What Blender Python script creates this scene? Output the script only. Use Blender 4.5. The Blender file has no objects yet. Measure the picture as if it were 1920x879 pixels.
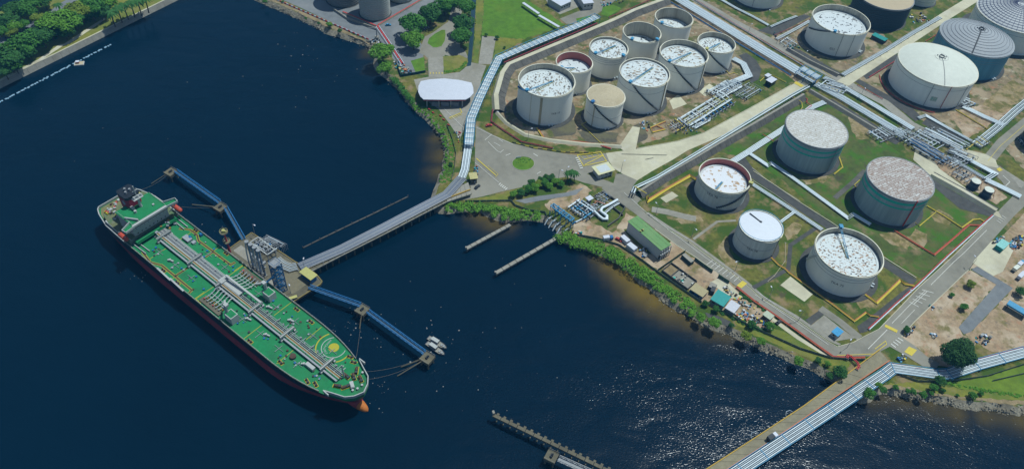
import bpy, bmesh, math, random
from mathutils import Vector, Matrix
from mathutils.geometry import tessellate_polygon
rnd = random.Random(7)
scene = bpy.context.scene
COL = scene.collection
PI = math.pi
# ------------------------------------------------------------------ camera, sky, sun, exposure
HC, FPX, PITCH, ROLL, CX, CY = 320.0, 1472.98, math.radians(46.5533), math.radians(4.5860), 960.0, 440.0
_fw = Vector((0, math.cos(PITCH), -math.sin(PITCH)))
_u0 = Vector((0, math.sin(PITCH), math.cos(PITCH)))
_r0 = Vector((1, 0, 0))
_rt = _r0 * math.cos(ROLL) + _u0 * math.sin(ROLL)
_up = -_r0 * math.sin(ROLL) + _u0 * math.cos(ROLL)
cam_data = bpy.data.cameras.new('camera')
cam = bpy.data.objects.new('camera', cam_data)
COL.objects.link(cam)
cam_data.sensor_width = 36.0
cam_data.lens = 36.0 * FPX / 1920.0
cam_data.clip_start = 1.0
cam_data.clip_end = 20000.0
mw = Matrix.Identity(4)
for i in range(3):
    mw[i][0] = _rt[i]; mw[i][1] = _up[i]; mw[i][2] = -_fw[i]
mw[2][3] = HC
cam.matrix_world = mw
scene.camera = cam
SUN_EL, SUN_AZ = math.radians(67.0), math.radians(38.0)       # azimuth measured from +X towards +Y
sdir = Vector((math.cos(SUN_EL) * math.cos(SUN_AZ), math.cos(SUN_EL) * math.sin(SUN_AZ), math.sin(SUN_EL)))
world = bpy.data.worlds.new('World')
scene.world = world
world.use_nodes = True
wn = world.node_tree
sky = wn.nodes.new('ShaderNodeTexSky')
sky.sky_type = 'NISHITA'
sky.sun_disc = False
sky.sun_elevation = SUN_EL
sky.sun_rotation = PI / 2 - SUN_AZ
sky.air_density = 1.3
sky.dust_density = 0.6
sky.ozone_density = 2.5
wn.links.new(sky.outputs[0], wn.nodes['Background'].inputs[0])
wn.nodes['Background'].inputs[1].default_value = 0.085
sun_data = bpy.data.lights.new('sun', 'SUN')
sun_data.energy = 4.5
sun_data.angle = math.radians(0.53)
sun_data.color = (0.925, 1.0, 0.985)
sun = bpy.data.objects.new('sun', sun_data)
COL.objects.link(sun)
sun.location = (0, 0, 900)
sun.rotation_euler = sdir.to_track_quat('Z', 'Y').to_euler()
vs = scene.view_settings
vs.view_transform = 'Standard'
vs.look = 'None'
vs.exposure = -0.14
vs.gamma = 1.0
vs.use_curve_mapping = False

HAZE = 0.0001
WZ = -3.0     # water level; tank farm grade is z = 0
# ------------------------------------------------------------------ helpers
def G(px, py, z=0.0):
    """survey point of the photograph (in its pixels) -> point of the site at height z"""
    X0, Y0 = px - CX, py - CY
    X = X0 * math.cos(ROLL) + Y0 * math.sin(ROLL)
    Y = -X0 * math.sin(ROLL) + Y0 * math.cos(ROLL)
    d = _r0 * (X / FPX) + _fw + _u0 * (-Y / FPX)
    t = (z - HC) / d.z
    return Vector((d.x * t, d.y * t, z))
def GP(pts, z=0.0): return [G(x, y, z) for x, y in pts]
def V(*a): return Vector(a)

def M(name, col, rough=0.75, var=0.18, scale=0.25, col2=None, mix=0.5, metal=0.0, bump=0.0, bscale=3.0, soft=0.25, detail=6.0, streak=False):
    m = bpy.data.materials.get(name)
    if m: return m
    m = bpy.data.materials.new(name)
    m.use_nodes = True
    nt = m.node_tree
    bs = nt.nodes['Principled BSDF']
    bs.inputs['Roughness'].default_value = rough
    bs.inputs['Metallic'].default_value = metal
    bs.inputs['Specular IOR Level'].default_value = 0.3
    geo = nt.nodes.new('ShaderNodeNewGeometry')
    pos = geo.outputs['Position']
    if streak:
        mp = nt.nodes.new('ShaderNodeMapping'); mp.inputs['Scale'].default_value = (1, 1, 0.06)
        nt.links.new(pos, mp.inputs[0]); pos = mp.outputs[0]
    def noise(sc, det=detail):
        n = nt.nodes.new('ShaderNodeTexNoise'); n.inputs['Scale'].default_value = sc; n.inputs['Detail'].default_value = det
        n.inputs['Roughness'].default_value = 0.62
        nt.links.new(pos, n.inputs['Vector']); return n.outputs['Fac']
    def ramp(src, a, b):
        r = nt.nodes.new('ShaderNodeMapRange'); r.inputs[1].default_value = a; r.inputs[2].default_value = b
        nt.links.new(src, r.inputs[0]); return r.outputs[0]
    def mixc(fac, A, Bc):
        x = nt.nodes.new('ShaderNodeMix'); x.data_type = 'RGBA'
        nt.links.new(fac, x.inputs[0])
        for s, val in ((6, A), (7, Bc)):
            if isinstance(val, tuple): x.inputs[s].default_value = (*val, 1)
            else: nt.links.new(val, x.inputs[s])
        return x.outputs[2]
    lo = tuple(c * (1 - var) for c in col); hi = tuple(min(1, c * (1 + var)) for c in col)
    c = mixc(ramp(noise(scale * 4), 0.3, 0.7), lo, hi)
    if col2:
        cols = col2 if isinstance(col2, list) else [(col2, mix)]
        for k, (cc, mx) in enumerate(cols):
            n = noise(scale * (0.55 + 0.5 * k))
            c = mixc(ramp(n, 1 - mx - soft * 0.5, 1 - mx + soft * 0.5), c, cc)
    nt.links.new(c, bs.inputs['Base Color'])
    if bump:
        b = nt.nodes.new('ShaderNodeBump'); b.inputs['Strength'].default_value = bump; b.inputs['Distance'].default_value = 0.3
        nt.links.new(noise(bscale), b.inputs['Height']); nt.links.new(b.outputs[0], bs.inputs['Normal'])
    return m

class B:
    """collects shapes, links them as ONE mesh object"""
    def __init__(s): s.v = []; s.f = []
    def add(s, vs, fs):
        o = len(s.v); s.v += [tuple(p) for p in vs]; s.f += [tuple(i + o for i in f) for f in fs]; return s
    def box(s, c, size, rz=0.0, tilt=None):
        hx, hy, hz = size[0] / 2, size[1] / 2, size[2] / 2
        mt = Matrix.Rotation(rz, 3, 'Z')
        if tilt is not None: mt = mt @ Matrix.Rotation(tilt, 3, 'Y')
        c = Vector(c)
        vs = [c + mt @ Vector((x * hx, y * hy, z * hz)) for z in (-1, 1) for y in (-1, 1) for x in (-1, 1)]
        return s.add(vs, [(0, 2, 3, 1), (4, 5, 7, 6), (0, 1, 5, 4), (2, 6, 7, 3), (0, 4, 6, 2), (1, 3, 7, 5)])
    def beam(s, a, b, w, h=None):
        """box section between two points"""
        a, b = Vector(a), Vector(b); h = h or w
        d = b - a
        if d.length < 1e-6: return s
        t = d.normalized(); up = Vector((0, 0, 1)) if abs(t.z) < 0.95 else Vector((0, 1, 0))
        sd = t.cross(up).normalized() * (w / 2); uu = sd.cross(t).normalized() * (h / 2)
        vs = [p + x * sd + y * uu for p in (a, b) for x, y in ((-1, -1), (1, -1), (1, 1), (-1, 1))]
        return s.add(vs, [(0, 3, 2, 1), (4, 5, 6, 7), (0, 1, 5, 4), (1, 2, 6, 5), (2, 3, 7, 6), (3, 0, 4, 7)])
    def tube(s, path, r, n=6, cap=True):
        path = [Vector(p) for p in path]; m = len(path); rings = []
        rr = r if isinstance(r, (list, tuple)) else [r] * m
        for i, p in enumerate(path):
            t = (path[min(i + 1, m - 1)] - path[max(i - 1, 0)]).normalized()
            up = Vector((0, 0, 1)) if abs(t.z) < 0.9 else Vector((0, 1, 0))
            sd = t.cross(up).normalized(); uu = sd.cross(t).normalized()
            k = 1.0
            if 0 < i < m - 1:
                c = (path[i] - path[i - 1]).normalized().dot((path[i + 1] - path[i]).normalized())
                k = min(1.6, 1 / max(0.5, math.sqrt((1 + c) / 2)))
            rings.append([p + (sd * math.cos(2 * PI * j / n) * k + uu * math.sin(2 * PI * j / n)) * rr[i] for j in range(n)])
        vs = [q for rg in rings for q in rg]
        fs = [(i * n + j, i * n + (j + 1) % n, (i + 1) * n + (j + 1) % n, (i + 1) * n + j) for i in range(m - 1) for j in range(n)]
        if cap: fs += [tuple(reversed(range(n))), tuple((m - 1) * n + j for j in range(n))]
        return s.add(vs, fs)
    def lathe(s, c, prof, n=32, cap0=True, cap1=True, a0=0.0, a1=2 * PI):
        """profile [(r,z)...] turned about the vertical through c"""
        full = abs(a1 - a0 - 2 * PI) < 1e-6
        k = n if full else n + 1
        vs = []
        for r, z in prof:
            for j in range(k):
                a = a0 + (a1 - a0) * j / n
                vs.append((c[0] + r * math.cos(a), c[1] + r * math.sin(a), c[2] + z))
        fs = []
        for i in range(len(prof) - 1):
            for j in range(n):
                j2 = (j + 1) % k
                fs.append((i * k + j, i * k + j2, (i + 1) * k + j2, (i + 1) * k + j))
        if full:
            if cap0: fs.append(tuple(reversed(range(k))))
            if cap1: fs.append(tuple((len(prof) - 1) * k + j for j in range(k)))
        return s.add(vs, fs)
    def cyl(s, c, r, h, n=12, r1=None): return s.lathe(c, [(r, 0), (r if r1 is None else r1, h)], n)
    def poly(s, pts, z=None, thick=0.0):
        """flat polygon (any outline), optionally with thickness downwards"""
        P = [Vector((p[0], p[1], p[2] if z is None else z)) for p in pts]
        tr = tessellate_polygon([[Vector((p.x, p.y, 0)) for p in P]])
        a = sum(P[i].x * P[(i + 1) % len(P)].y - P[(i + 1) % len(P)].x * P[i].y for i in range(len(P)))
        fs = []
        for t in tr:
            x, y, w = (P[i] for i in t)
            cr = (y - x).cross(w - x).z
            fs.append(tuple(t) if cr > 0 else tuple(reversed(t)))
        n = len(P); vs = list(P)
        if thick:
            vs += [p - Vector((0, 0, thick)) for p in P]
            fs += [tuple(n + i for i in reversed(f)) for f in fs]
            for i in range(n):
                j = (i + 1) % n
                fs.append((i, i + n, j + n, j) if a > 0 else (j, j + n, i + n, i))
        return s.add(vs, fs)
    def build(s, name, mat, parent=None, local=False, smooth=None):
        me = bpy.data.meshes.new(name)
        o = bpy.data.objects.new(name, me)
        off = Vector((0, 0, 0))
        if parent is not None and not local:
            q = parent
            while q is not None: off += q.location; q = q.parent
        vs = s.v if off.length == 0 else [(x - off.x, y - off.y, z - off.z) for x, y, z in s.v]
        me.from_pydata(vs, [], s.f)
        me.materials.append(mat)
        if smooth:
            me.polygons.foreach_set('use_smooth', [True] * len(me.polygons))
            me.set_sharp_from_angle(angle=math.radians(smooth))
        me.update()
        COL.objects.link(o)
        if parent is not None: o.parent = parent
        return o

def tag(o, label=None, cat=None, group=None, kind=None):
    if label: o['label'] = label
    if cat: o['category'] = cat
    if group: o['group'] = group
    if kind: o['kind'] = kind
    return o
def thing(name, label, cat, loc=(0, 0, 0), rz=0.0, group=None):
    o = bpy.data.objects.new(name, None)
    o.empty_display_size = 1.0
    COL.objects.link(o)
    o.location = loc; o.rotation_euler = (0, 0, rz)
    return tag(o, label, cat, group)
def copy_tree(o, parent=None, kids=None):
    c = o.copy(); COL.objects.link(c)
    if parent is not None: c.parent = parent
    for ch in o.children: copy_tree(ch, c)
    return c
def inst(parts, name, label, cat, loc, rz=0.0, group=None, sc=1.0):
    """a thing from shared meshes: parts = [(part name, mesh)]"""
    t = thing(name, label, cat, loc, rz, group); t.scale = (sc, sc, sc) if not isinstance(sc, tuple) else sc
    for pn, me in parts:
        p = bpy.data.objects.new(pn, me); COL.objects.link(p); p.parent = t
    return t
def mesh_of(b, name, mat, smooth=None):
    me = bpy.data.meshes.new(name); me.from_pydata(b.v, [], b.f)
    for mm in (mat if isinstance(mat, list) else [mat]): me.materials.append(mm)
    if smooth:
        me.polygons.foreach_set('use_smooth', [True] * len(me.polygons)); me.set_sharp_from_angle(angle=math.radians(smooth))
    me.update(); return me
def struct(name, b, mat, label=None): return tag(b.build(name, mat), label, None, None, 'structure')
def resample(path, step):
    out = [path[0].copy()]
    for a, b in zip(path, path[1:]):
        n = max(1, round((b - a).length / step))
        out += [a.lerp(b, (k + 1) / n) for k in range(n)]
    return out
def offset(path, d):
    """sideways copy of a polyline (d > 0 to the left), mitred"""
    out = []; m = len(path)
    for i, p in enumerate(path):
        ts = []
        if i > 0: ts.append((path[i] - path[i - 1]).to_2d().normalized())
        if i < m - 1: ts.append((path[i + 1] - path[i]).to_2d().normalized())
        n = Vector((0, 0))
        for t in ts: n += Vector((-t.y, t.x))
        n.normalize()
        c = n.dot(Vector((-ts[0].y, ts[0].x)))
        q = n * (d / max(0.4, c))
        out.append(Vector((p.x + q.x, p.y + q.y, p.z)))
    return out
def text_mesh(body, size):
    cu = bpy.data.curves.new('lettering', 'FONT'); cu.body = body; cu.size = size; cu.align_x = 'CENTER'; cu.align_y = 'CENTER'
    cu.resolution_u = 2
    o = bpy.data.objects.new('tmp', cu); COL.objects.link(o)
    dg = bpy.context.evaluated_depsgraph_get()
    me = bpy.data.meshes.new_from_object(o.evaluated_get(dg))
    vs = [v.co.copy() for v in me.vertices]; fs = [tuple(p.vertices) for p in me.polygons]
    bpy.data.objects.remove(o); bpy.data.curves.remove(cu); bpy.data.meshes.remove(me)
    return vs, fs
# ------------------------------------------------------------------ materials
mGrass = M('dry_grass', (0.12, 0.115, 0.022), 0.95, 0.4, 0.09, [((0.042, 0.082, 0.008), 0.52), ((0.215, 0.155, 0.075), 0.42), ((0.075, 0.065, 0.03), 0.36)], bump=0.4, bscale=1.2, soft=0.12)
mLawn = M('lawn_grass', (0.075, 0.165, 0.012), 0.95, 0.25, 0.05, [((0.13, 0.18, 0.02), 0.4), ((0.055, 0.11, 0.012), 0.35)], bump=0.3, bscale=1.5)
mMeadow = M('meadow_grass', (0.165, 0.165, 0.025), 0.95, 0.25, 0.07, [((0.07, 0.125, 0.018), 0.45), ((0.20, 0.165, 0.06), 0.36)], bump=0.3, bscale=1.5)
mPit = M('tank_pit_soil', (0.20, 0.15, 0.085), 0.95, 0.35, 0.08, [((0.30, 0.235, 0.15), 0.48), ((0.085, 0.095, 0.025), 0.46), ((0.30, 0.155, 0.08), 0.37), ((0.40, 0.35, 0.25), 0.36), ((0.09, 0.085, 0.07), 0.36)], bump=0.4, bscale=1.0, soft=0.1)
mDirt = M('bare_earth', (0.30, 0.215, 0.13), 0.95, 0.3, 0.10, [((0.42, 0.33, 0.23), 0.46), ((0.16, 0.135, 0.05), 0.42), ((0.33, 0.19, 0.11), 0.38), ((0.13, 0.11, 0.085), 0.35)], bump=0.4, bscale=1.2, soft=0.12)
mAsph = M('worn_asphalt', (0.20, 0.188, 0.15), 0.9, 0.15, 0.05, [((0.25, 0.235, 0.19), 0.45), ((0.135, 0.128, 0.105), 0.33)])
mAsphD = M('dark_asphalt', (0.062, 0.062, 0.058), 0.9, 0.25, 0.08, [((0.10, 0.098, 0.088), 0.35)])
mAsphB = M('plant_asphalt', (0.15, 0.16, 0.165), 0.9, 0.15, 0.06, [((0.21, 0.215, 0.21), 0.4)])
mPale = M('pale_concrete', (0.48, 0.45, 0.32), 0.9, 0.1, 0.07, [((0.35, 0.32, 0.225), 0.42), ((0.50, 0.48, 0.40), 0.32)])
mConc = M('grey_concrete', (0.26, 0.245, 0.205), 0.9, 0.15, 0.12, [((0.20, 0.185, 0.14), 0.4)])
mConcD = M('weathered_concrete', (0.125, 0.112, 0.075), 0.9, 0.2, 0.15, [((0.085, 0.075, 0.05), 0.42), ((0.16, 0.125, 0.06), 0.3)])
mWhiteC = M('white_coating', (0.62, 0.63, 0.62), 0.6, 0.05, 0.08)
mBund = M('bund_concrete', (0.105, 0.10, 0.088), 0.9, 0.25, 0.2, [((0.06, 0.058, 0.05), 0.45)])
mRock = M('shore_rock', (0.31, 0.275, 0.20), 0.95, 0.35, 0.5, [((0.15, 0.125, 0.085), 0.45)], bump=0.6, bscale=1.5)
mSand = M('shore_sand', (0.26, 0.195, 0.105), 0.95, 0.25, 0.3, [((0.15, 0.115, 0.06), 0.45)], bump=0.4, bscale=1.5)
mYellow = M('yellow_paint', (0.52, 0.41, 0.05), 0.7, 0.15, 0.5)
mLine = M('white_road_paint', (0.55, 0.54, 0.48), 0.8, 0.15, 0.6)
mPipe = M('silver_pipe', (0.41, 0.47, 0.50), 0.45, 0.15, 0.25, [((0.27, 0.30, 0.31), 0.35)])
mPipeW = M('white_pipe', (0.60, 0.67, 0.69), 0.5, 0.1, 0.2)
mSteel = M('grey_steel', (0.23, 0.24, 0.245), 0.6, 0.2, 0.4)
mDark = M('dark_steel', (0.04, 0.045, 0.05), 0.7, 0.3, 0.5)
mBlue = M('blue_paint', (0.012, 0.12, 0.29), 0.55, 0.2, 0.3)
mSky = M('light_blue_paint', (0.05, 0.24, 0.40), 0.55, 0.2, 0.3)
mRed = M('red_paint', (0.42, 0.045, 0.04), 0.6, 0.2, 0.3)
mOran = M('orange_pipe_paint', (0.42, 0.14, 0.06), 0.6, 0.2, 0.3)
mTank = M('white_tank_paint', (0.79, 0.79, 0.72), 0.55, 0.05, 0.06, [((0.72, 0.72, 0.65), 0.4)], streak=True)
mTankRim = M('cream_rim_paint', (0.60, 0.57, 0.45), 0.6, 0.1, 0.3)
mTankG = M('grey_tank_paint', (0.29, 0.365, 0.385), 0.6, 0.12, 0.25, [((0.19, 0.255, 0.28), 0.42)], streak=True)
mTankC = M('concrete_grey_tank_paint', (0.56, 0.575, 0.55), 0.7, 0.12, 0.25, [((0.43, 0.44, 0.42), 0.38)], streak=True)
mTeal = M('teal_band_paint', (0.01, 0.40, 0.31), 0.6, 0.2, 0.3)
mTankIn = M('bare_inner_shell', (0.43, 0.40, 0.32), 0.7, 0.2, 0.25, [((0.24, 0.21, 0.16), 0.4)], streak=True)
mRustIn = M('red_primer_inner_shell', (0.42, 0.14, 0.12), 0.8, 0.3, 0.7, [((0.42, 0.33, 0.28), 0.32)], soft=0.08)
mDome = M('cream_dome_paint', (0.56, 0.58, 0.50), 0.6, 0.06, 0.08)
mDomeG = M('grey_dome_paint', (0.30, 0.32, 0.33), 0.6, 0.12, 0.3)
mTan = M('tan_cone_paint', (0.42, 0.355, 0.235), 0.8, 0.12, 0.25, [((0.35, 0.29, 0.18), 0.4)])
mRib = M('ribbed_cladding', (0.36, 0.37, 0.33), 0.5, 0.15, 0.3)
mBlack = M('black_cladding', (0.03, 0.042, 0.05), 0.6, 0.4, 0.8)
mRoofW = M('white_sheet_roof', (0.50, 0.52, 0.57), 0.5, 0.05, 0.1)
mWall = M('pale_wall', (0.46, 0.46, 0.44), 0.7, 0.08, 0.3)
mGreenR = M('green_sheet_roof', (0.11, 0.235, 0.075), 0.6, 0.1, 0.2, [((0.15, 0.26, 0.10), 0.4)])
mTealR = M('teal_sheet_roof', (0.015, 0.24, 0.22), 0.6, 0.12, 0.3)
mYelR = M('yellow_sheet_roof', (0.38, 0.36, 0.12), 0.6, 0.08, 0.3)
mLeafs = [M('leaf_green_a', (0.04, 0.145, 0.014), 0.8, 0.35, 0.6), M('leaf_green_b', (0.085, 0.215, 0.014), 0.8, 0.35, 0.6), M('leaf_green_c', (0.025, 0.10, 0.014), 0.8, 0.35, 0.6), M('leaf_yellow_green', (0.13, 0.19, 0.015), 0.8, 0.3, 0.6)]
mBark = M('tree_bark', (0.09, 0.065, 0.045), 0.95, 0.3, 1.0)
mGlass = M('dark_window_glass', (0.015, 0.02, 0.025), 0.15, 0.1, 1.0)
mGreenS = M('green_ship_deck', (0.006, 0.175, 0.055), 0.75, 0.15, 0.12, [((0.016, 0.165, 0.055), 0.45), ((0.016, 0.095, 0.042), 0.36), ((0.05, 0.10, 0.05), 0.24)])
mShipW = M('ship_white_paint', (0.36, 0.37, 0.35), 0.6, 0.12, 0.5)
mShipG = M('ship_grey_paint', (0.27, 0.285, 0.30), 0.6, 0.15, 0.4)
mHullK = M('black_hull_paint', (0.012, 0.016, 0.022), 0.5, 0.3, 0.2)
mHullR = M('red_hull_paint', (0.34, 0.035, 0.045), 0.7, 0.25, 0.15, [((0.17, 0.03, 0.035), 0.4)])
mBulb = M('orange_bulb_paint', (0.42, 0.13, 0.02), 0.7, 0.15, 0.3)
mOchre = M('ochre_ship_paint', (0.24, 0.14, 0.025), 0.7, 0.2, 0.5)
mShipY = M('ship_yellow_paint', (0.36, 0.32, 0.02), 0.7, 0.15, 0.5)
mBrown = M('brown_walkway_paint', (0.075, 0.045, 0.03), 0.8, 0.2, 0.5)
mShipR = M('ship_red_paint', (0.27, 0.012, 0.03), 0.6, 0.15, 0.4)
mTrestle = M('trestle_pipe_paint', (0.19, 0.215, 0.26), 0.55, 0.12, 0.3)

def stain_mat(name, base, patch, sc, cover, stretch=(1, 1, 1), rot=0.0, streaks=None):
    """sheet roof with dirt puddles of their own shape"""
    m = bpy.data.materials.new(name); m.use_nodes = True
    nt = m.node_tree; bs = nt.nodes['Principled BSDF']; bs.inputs['Roughness'].default_value = 0.7
    geo = nt.nodes.new('ShaderNodeNewGeometry')
    mp = nt.nodes.new('ShaderNodeMapping'); mp.inputs['Scale'].default_value = stretch; mp.inputs['Rotation'].default_value = (0, 0, rot)
    nt.links.new(geo.outputs['Position'], mp.inputs[0])
    n1 = nt.nodes.new('ShaderNodeTexNoise'); n1.inputs['Scale'].default_value = sc; n1.inputs['Detail'].default_value = 3; n1.inputs['Roughness'].default_value = 0.55
    n2 = nt.nodes.new('ShaderNodeTexNoise'); n2.inputs['Scale'].default_value = sc * 0.25; n2.inputs['Detail'].default_value = 2
    n3 = nt.nodes.new('ShaderNodeTexNoise'); n3.inputs['Scale'].default_value = sc * 0.7; n3.inputs['Detail'].default_value = 4
    for n in (n1, n2, n3): nt.links.new(mp.outputs[0], n.inputs['Vector'])
    ad = nt.nodes.new('ShaderNodeMath'); ad.operation = 'MULTIPLY_ADD'; ad.inputs[1].default_value = 0.35
    nt.links.new(n2.outputs['Fac'], ad.inputs[0]); nt.links.new(n1.outputs['Fac'], ad.inputs[2])
    mr = nt.nodes.new('ShaderNodeMapRange'); mr.inputs[1].default_value = 0.805 - cover; mr.inputs[2].default_value = 0.835 - cover
    nt.links.new(ad.outputs[0], mr.inputs[0])
    pc = nt.nodes.new('ShaderNodeMix'); pc.data_type = 'RGBA'; pc.inputs[6].default_value = (*patch[0], 1); pc.inputs[7].default_value = (*patch[1], 1)
    mr2 = nt.nodes.new('ShaderNodeMapRange'); mr2.inputs[1].default_value = 0.42; mr2.inputs[2].default_value = 0.58
    nt.links.new(n3.outputs['Fac'], mr2.inputs[0]); nt.links.new(mr2.outputs[0], pc.inputs[0])
    fx = nt.nodes.new('ShaderNodeMix'); fx.data_type = 'RGBA'; fx.inputs[6].default_value = (*base, 1)
    nt.links.new(mr.outputs[0], fx.inputs[0]); nt.links.new(pc.outputs[2], fx.inputs[7])
    nt.links.new(fx.outputs[2], bs.inputs['Base Color'])
    return m
WH = (0.53, 0.575, 0.565)
mStain = [stain_mat('stained_floating_roof_a', WH, [(0.06, 0.05, 0.045), (0.33, 0.25, 0.16)], 0.5, 0.085, (1, 1.7, 1), 0.4),
          stain_mat('stained_floating_roof_b', WH, [(0.07, 0.065, 0.06), (0.30, 0.26, 0.2)], 0.55, 0.075, (1.6, 1, 1), 0.3),
          stain_mat('stained_floating_roof_c', WH, [(0.09, 0.06, 0.04), (0.34, 0.20, 0.11)], 0.62, 0.075, (1, 1.5, 1), 0.9),
          stain_mat('stained_floating_roof_d', (0.52, 0.565, 0.565), [(0.05, 0.05, 0.06), (0.10, 0.10, 0.10)], 0.4, 0.03, (1, 1.2, 1), 0.5)]
def plate_mat(name, rot, c1, c2, seam, blot, cover):
    """roof of lapped steel plates: pale plates, rusty laps, blotches"""
    m = bpy.data.materials.new(name); m.use_nodes = True
    nt = m.node_tree; bs = nt.nodes['Principled BSDF']; bs.inputs['Roughness'].default_value = 0.75
    geo = nt.nodes.new('ShaderNodeNewGeometry')
    mp = nt.nodes.new('ShaderNodeMapping'); mp.inputs['Rotation'].default_value = (0, 0, rot); nt.links.new(geo.outputs['Position'], mp.inputs[0])
    br = nt.nodes.new('ShaderNodeTexBrick'); br.inputs['Scale'].default_value = 1.0
    br.inputs['Brick Width'].default_value = 4.6; br.inputs['Row Height'].default_value = 1.5; br.inputs['Mortar Size'].default_value = 0.16; br.inputs['Mortar Smooth'].default_value = 0.6
    br.inputs['Color1'].default_value = (*c1, 1); br.inputs['Color2'].default_value = (*c2, 1); br.inputs['Mortar'].default_value = (*seam, 1)
    nz = nt.nodes.new('ShaderNodeTexNoise'); nz.inputs['Scale'].default_value = 0.5; nz.inputs['Detail'].default_value = 5; nt.links.new(geo.outputs['Position'], nz.inputs['Vector'])
    wp = nt.nodes.new('ShaderNodeVectorMath'); wp.operation = 'MULTIPLY_ADD'; wp.inputs[1].default_value = (.9, .9, 0)
    nt.links.new(nz.outputs['Color'], wp.inputs[0]); nt.links.new(mp.outputs[0], wp.inputs[2]); nt.links.new(wp.outputs[0], br.inputs['Vector'])
    mr = nt.nodes.new('ShaderNodeMapRange'); mr.inputs[1].default_value = .62 - cover; mr.inputs[2].default_value = .70 - cover
    n2 = nt.nodes.new('ShaderNodeTexNoise'); n2.inputs['Scale'].default_value = 0.85; n2.inputs['Detail'].default_value = 4; nt.links.new(mp.outputs[0], n2.inputs['Vector']); nt.links.new(n2.outputs['Fac'], mr.inputs[0])
    mx = nt.nodes.new('ShaderNodeMix'); mx.data_type = 'RGBA'; mx.inputs[7].default_value = (*blot, 1)
    nt.links.new(mr.outputs[0], mx.inputs[0]); nt.links.new(br.outputs['Color'], mx.inputs[6]); nt.links.new(mx.outputs[2], bs.inputs['Base Color'])
    return m
mRustRoof = plate_mat('rust_streaked_roof', -0.55, (0.47, 0.46, 0.43), (0.33, 0.28, 0.245), (0.15, 0.095, 0.07), (0.235, 0.155, 0.115), 0.085)
mFlakeRoof = plate_mat('flaking_white_roof', -0.5, (0.53, 0.53, 0.50), (0.44, 0.43, 0.39), (0.27, 0.24, 0.20), (0.32, 0.28, 0.22), 0.06)
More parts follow.
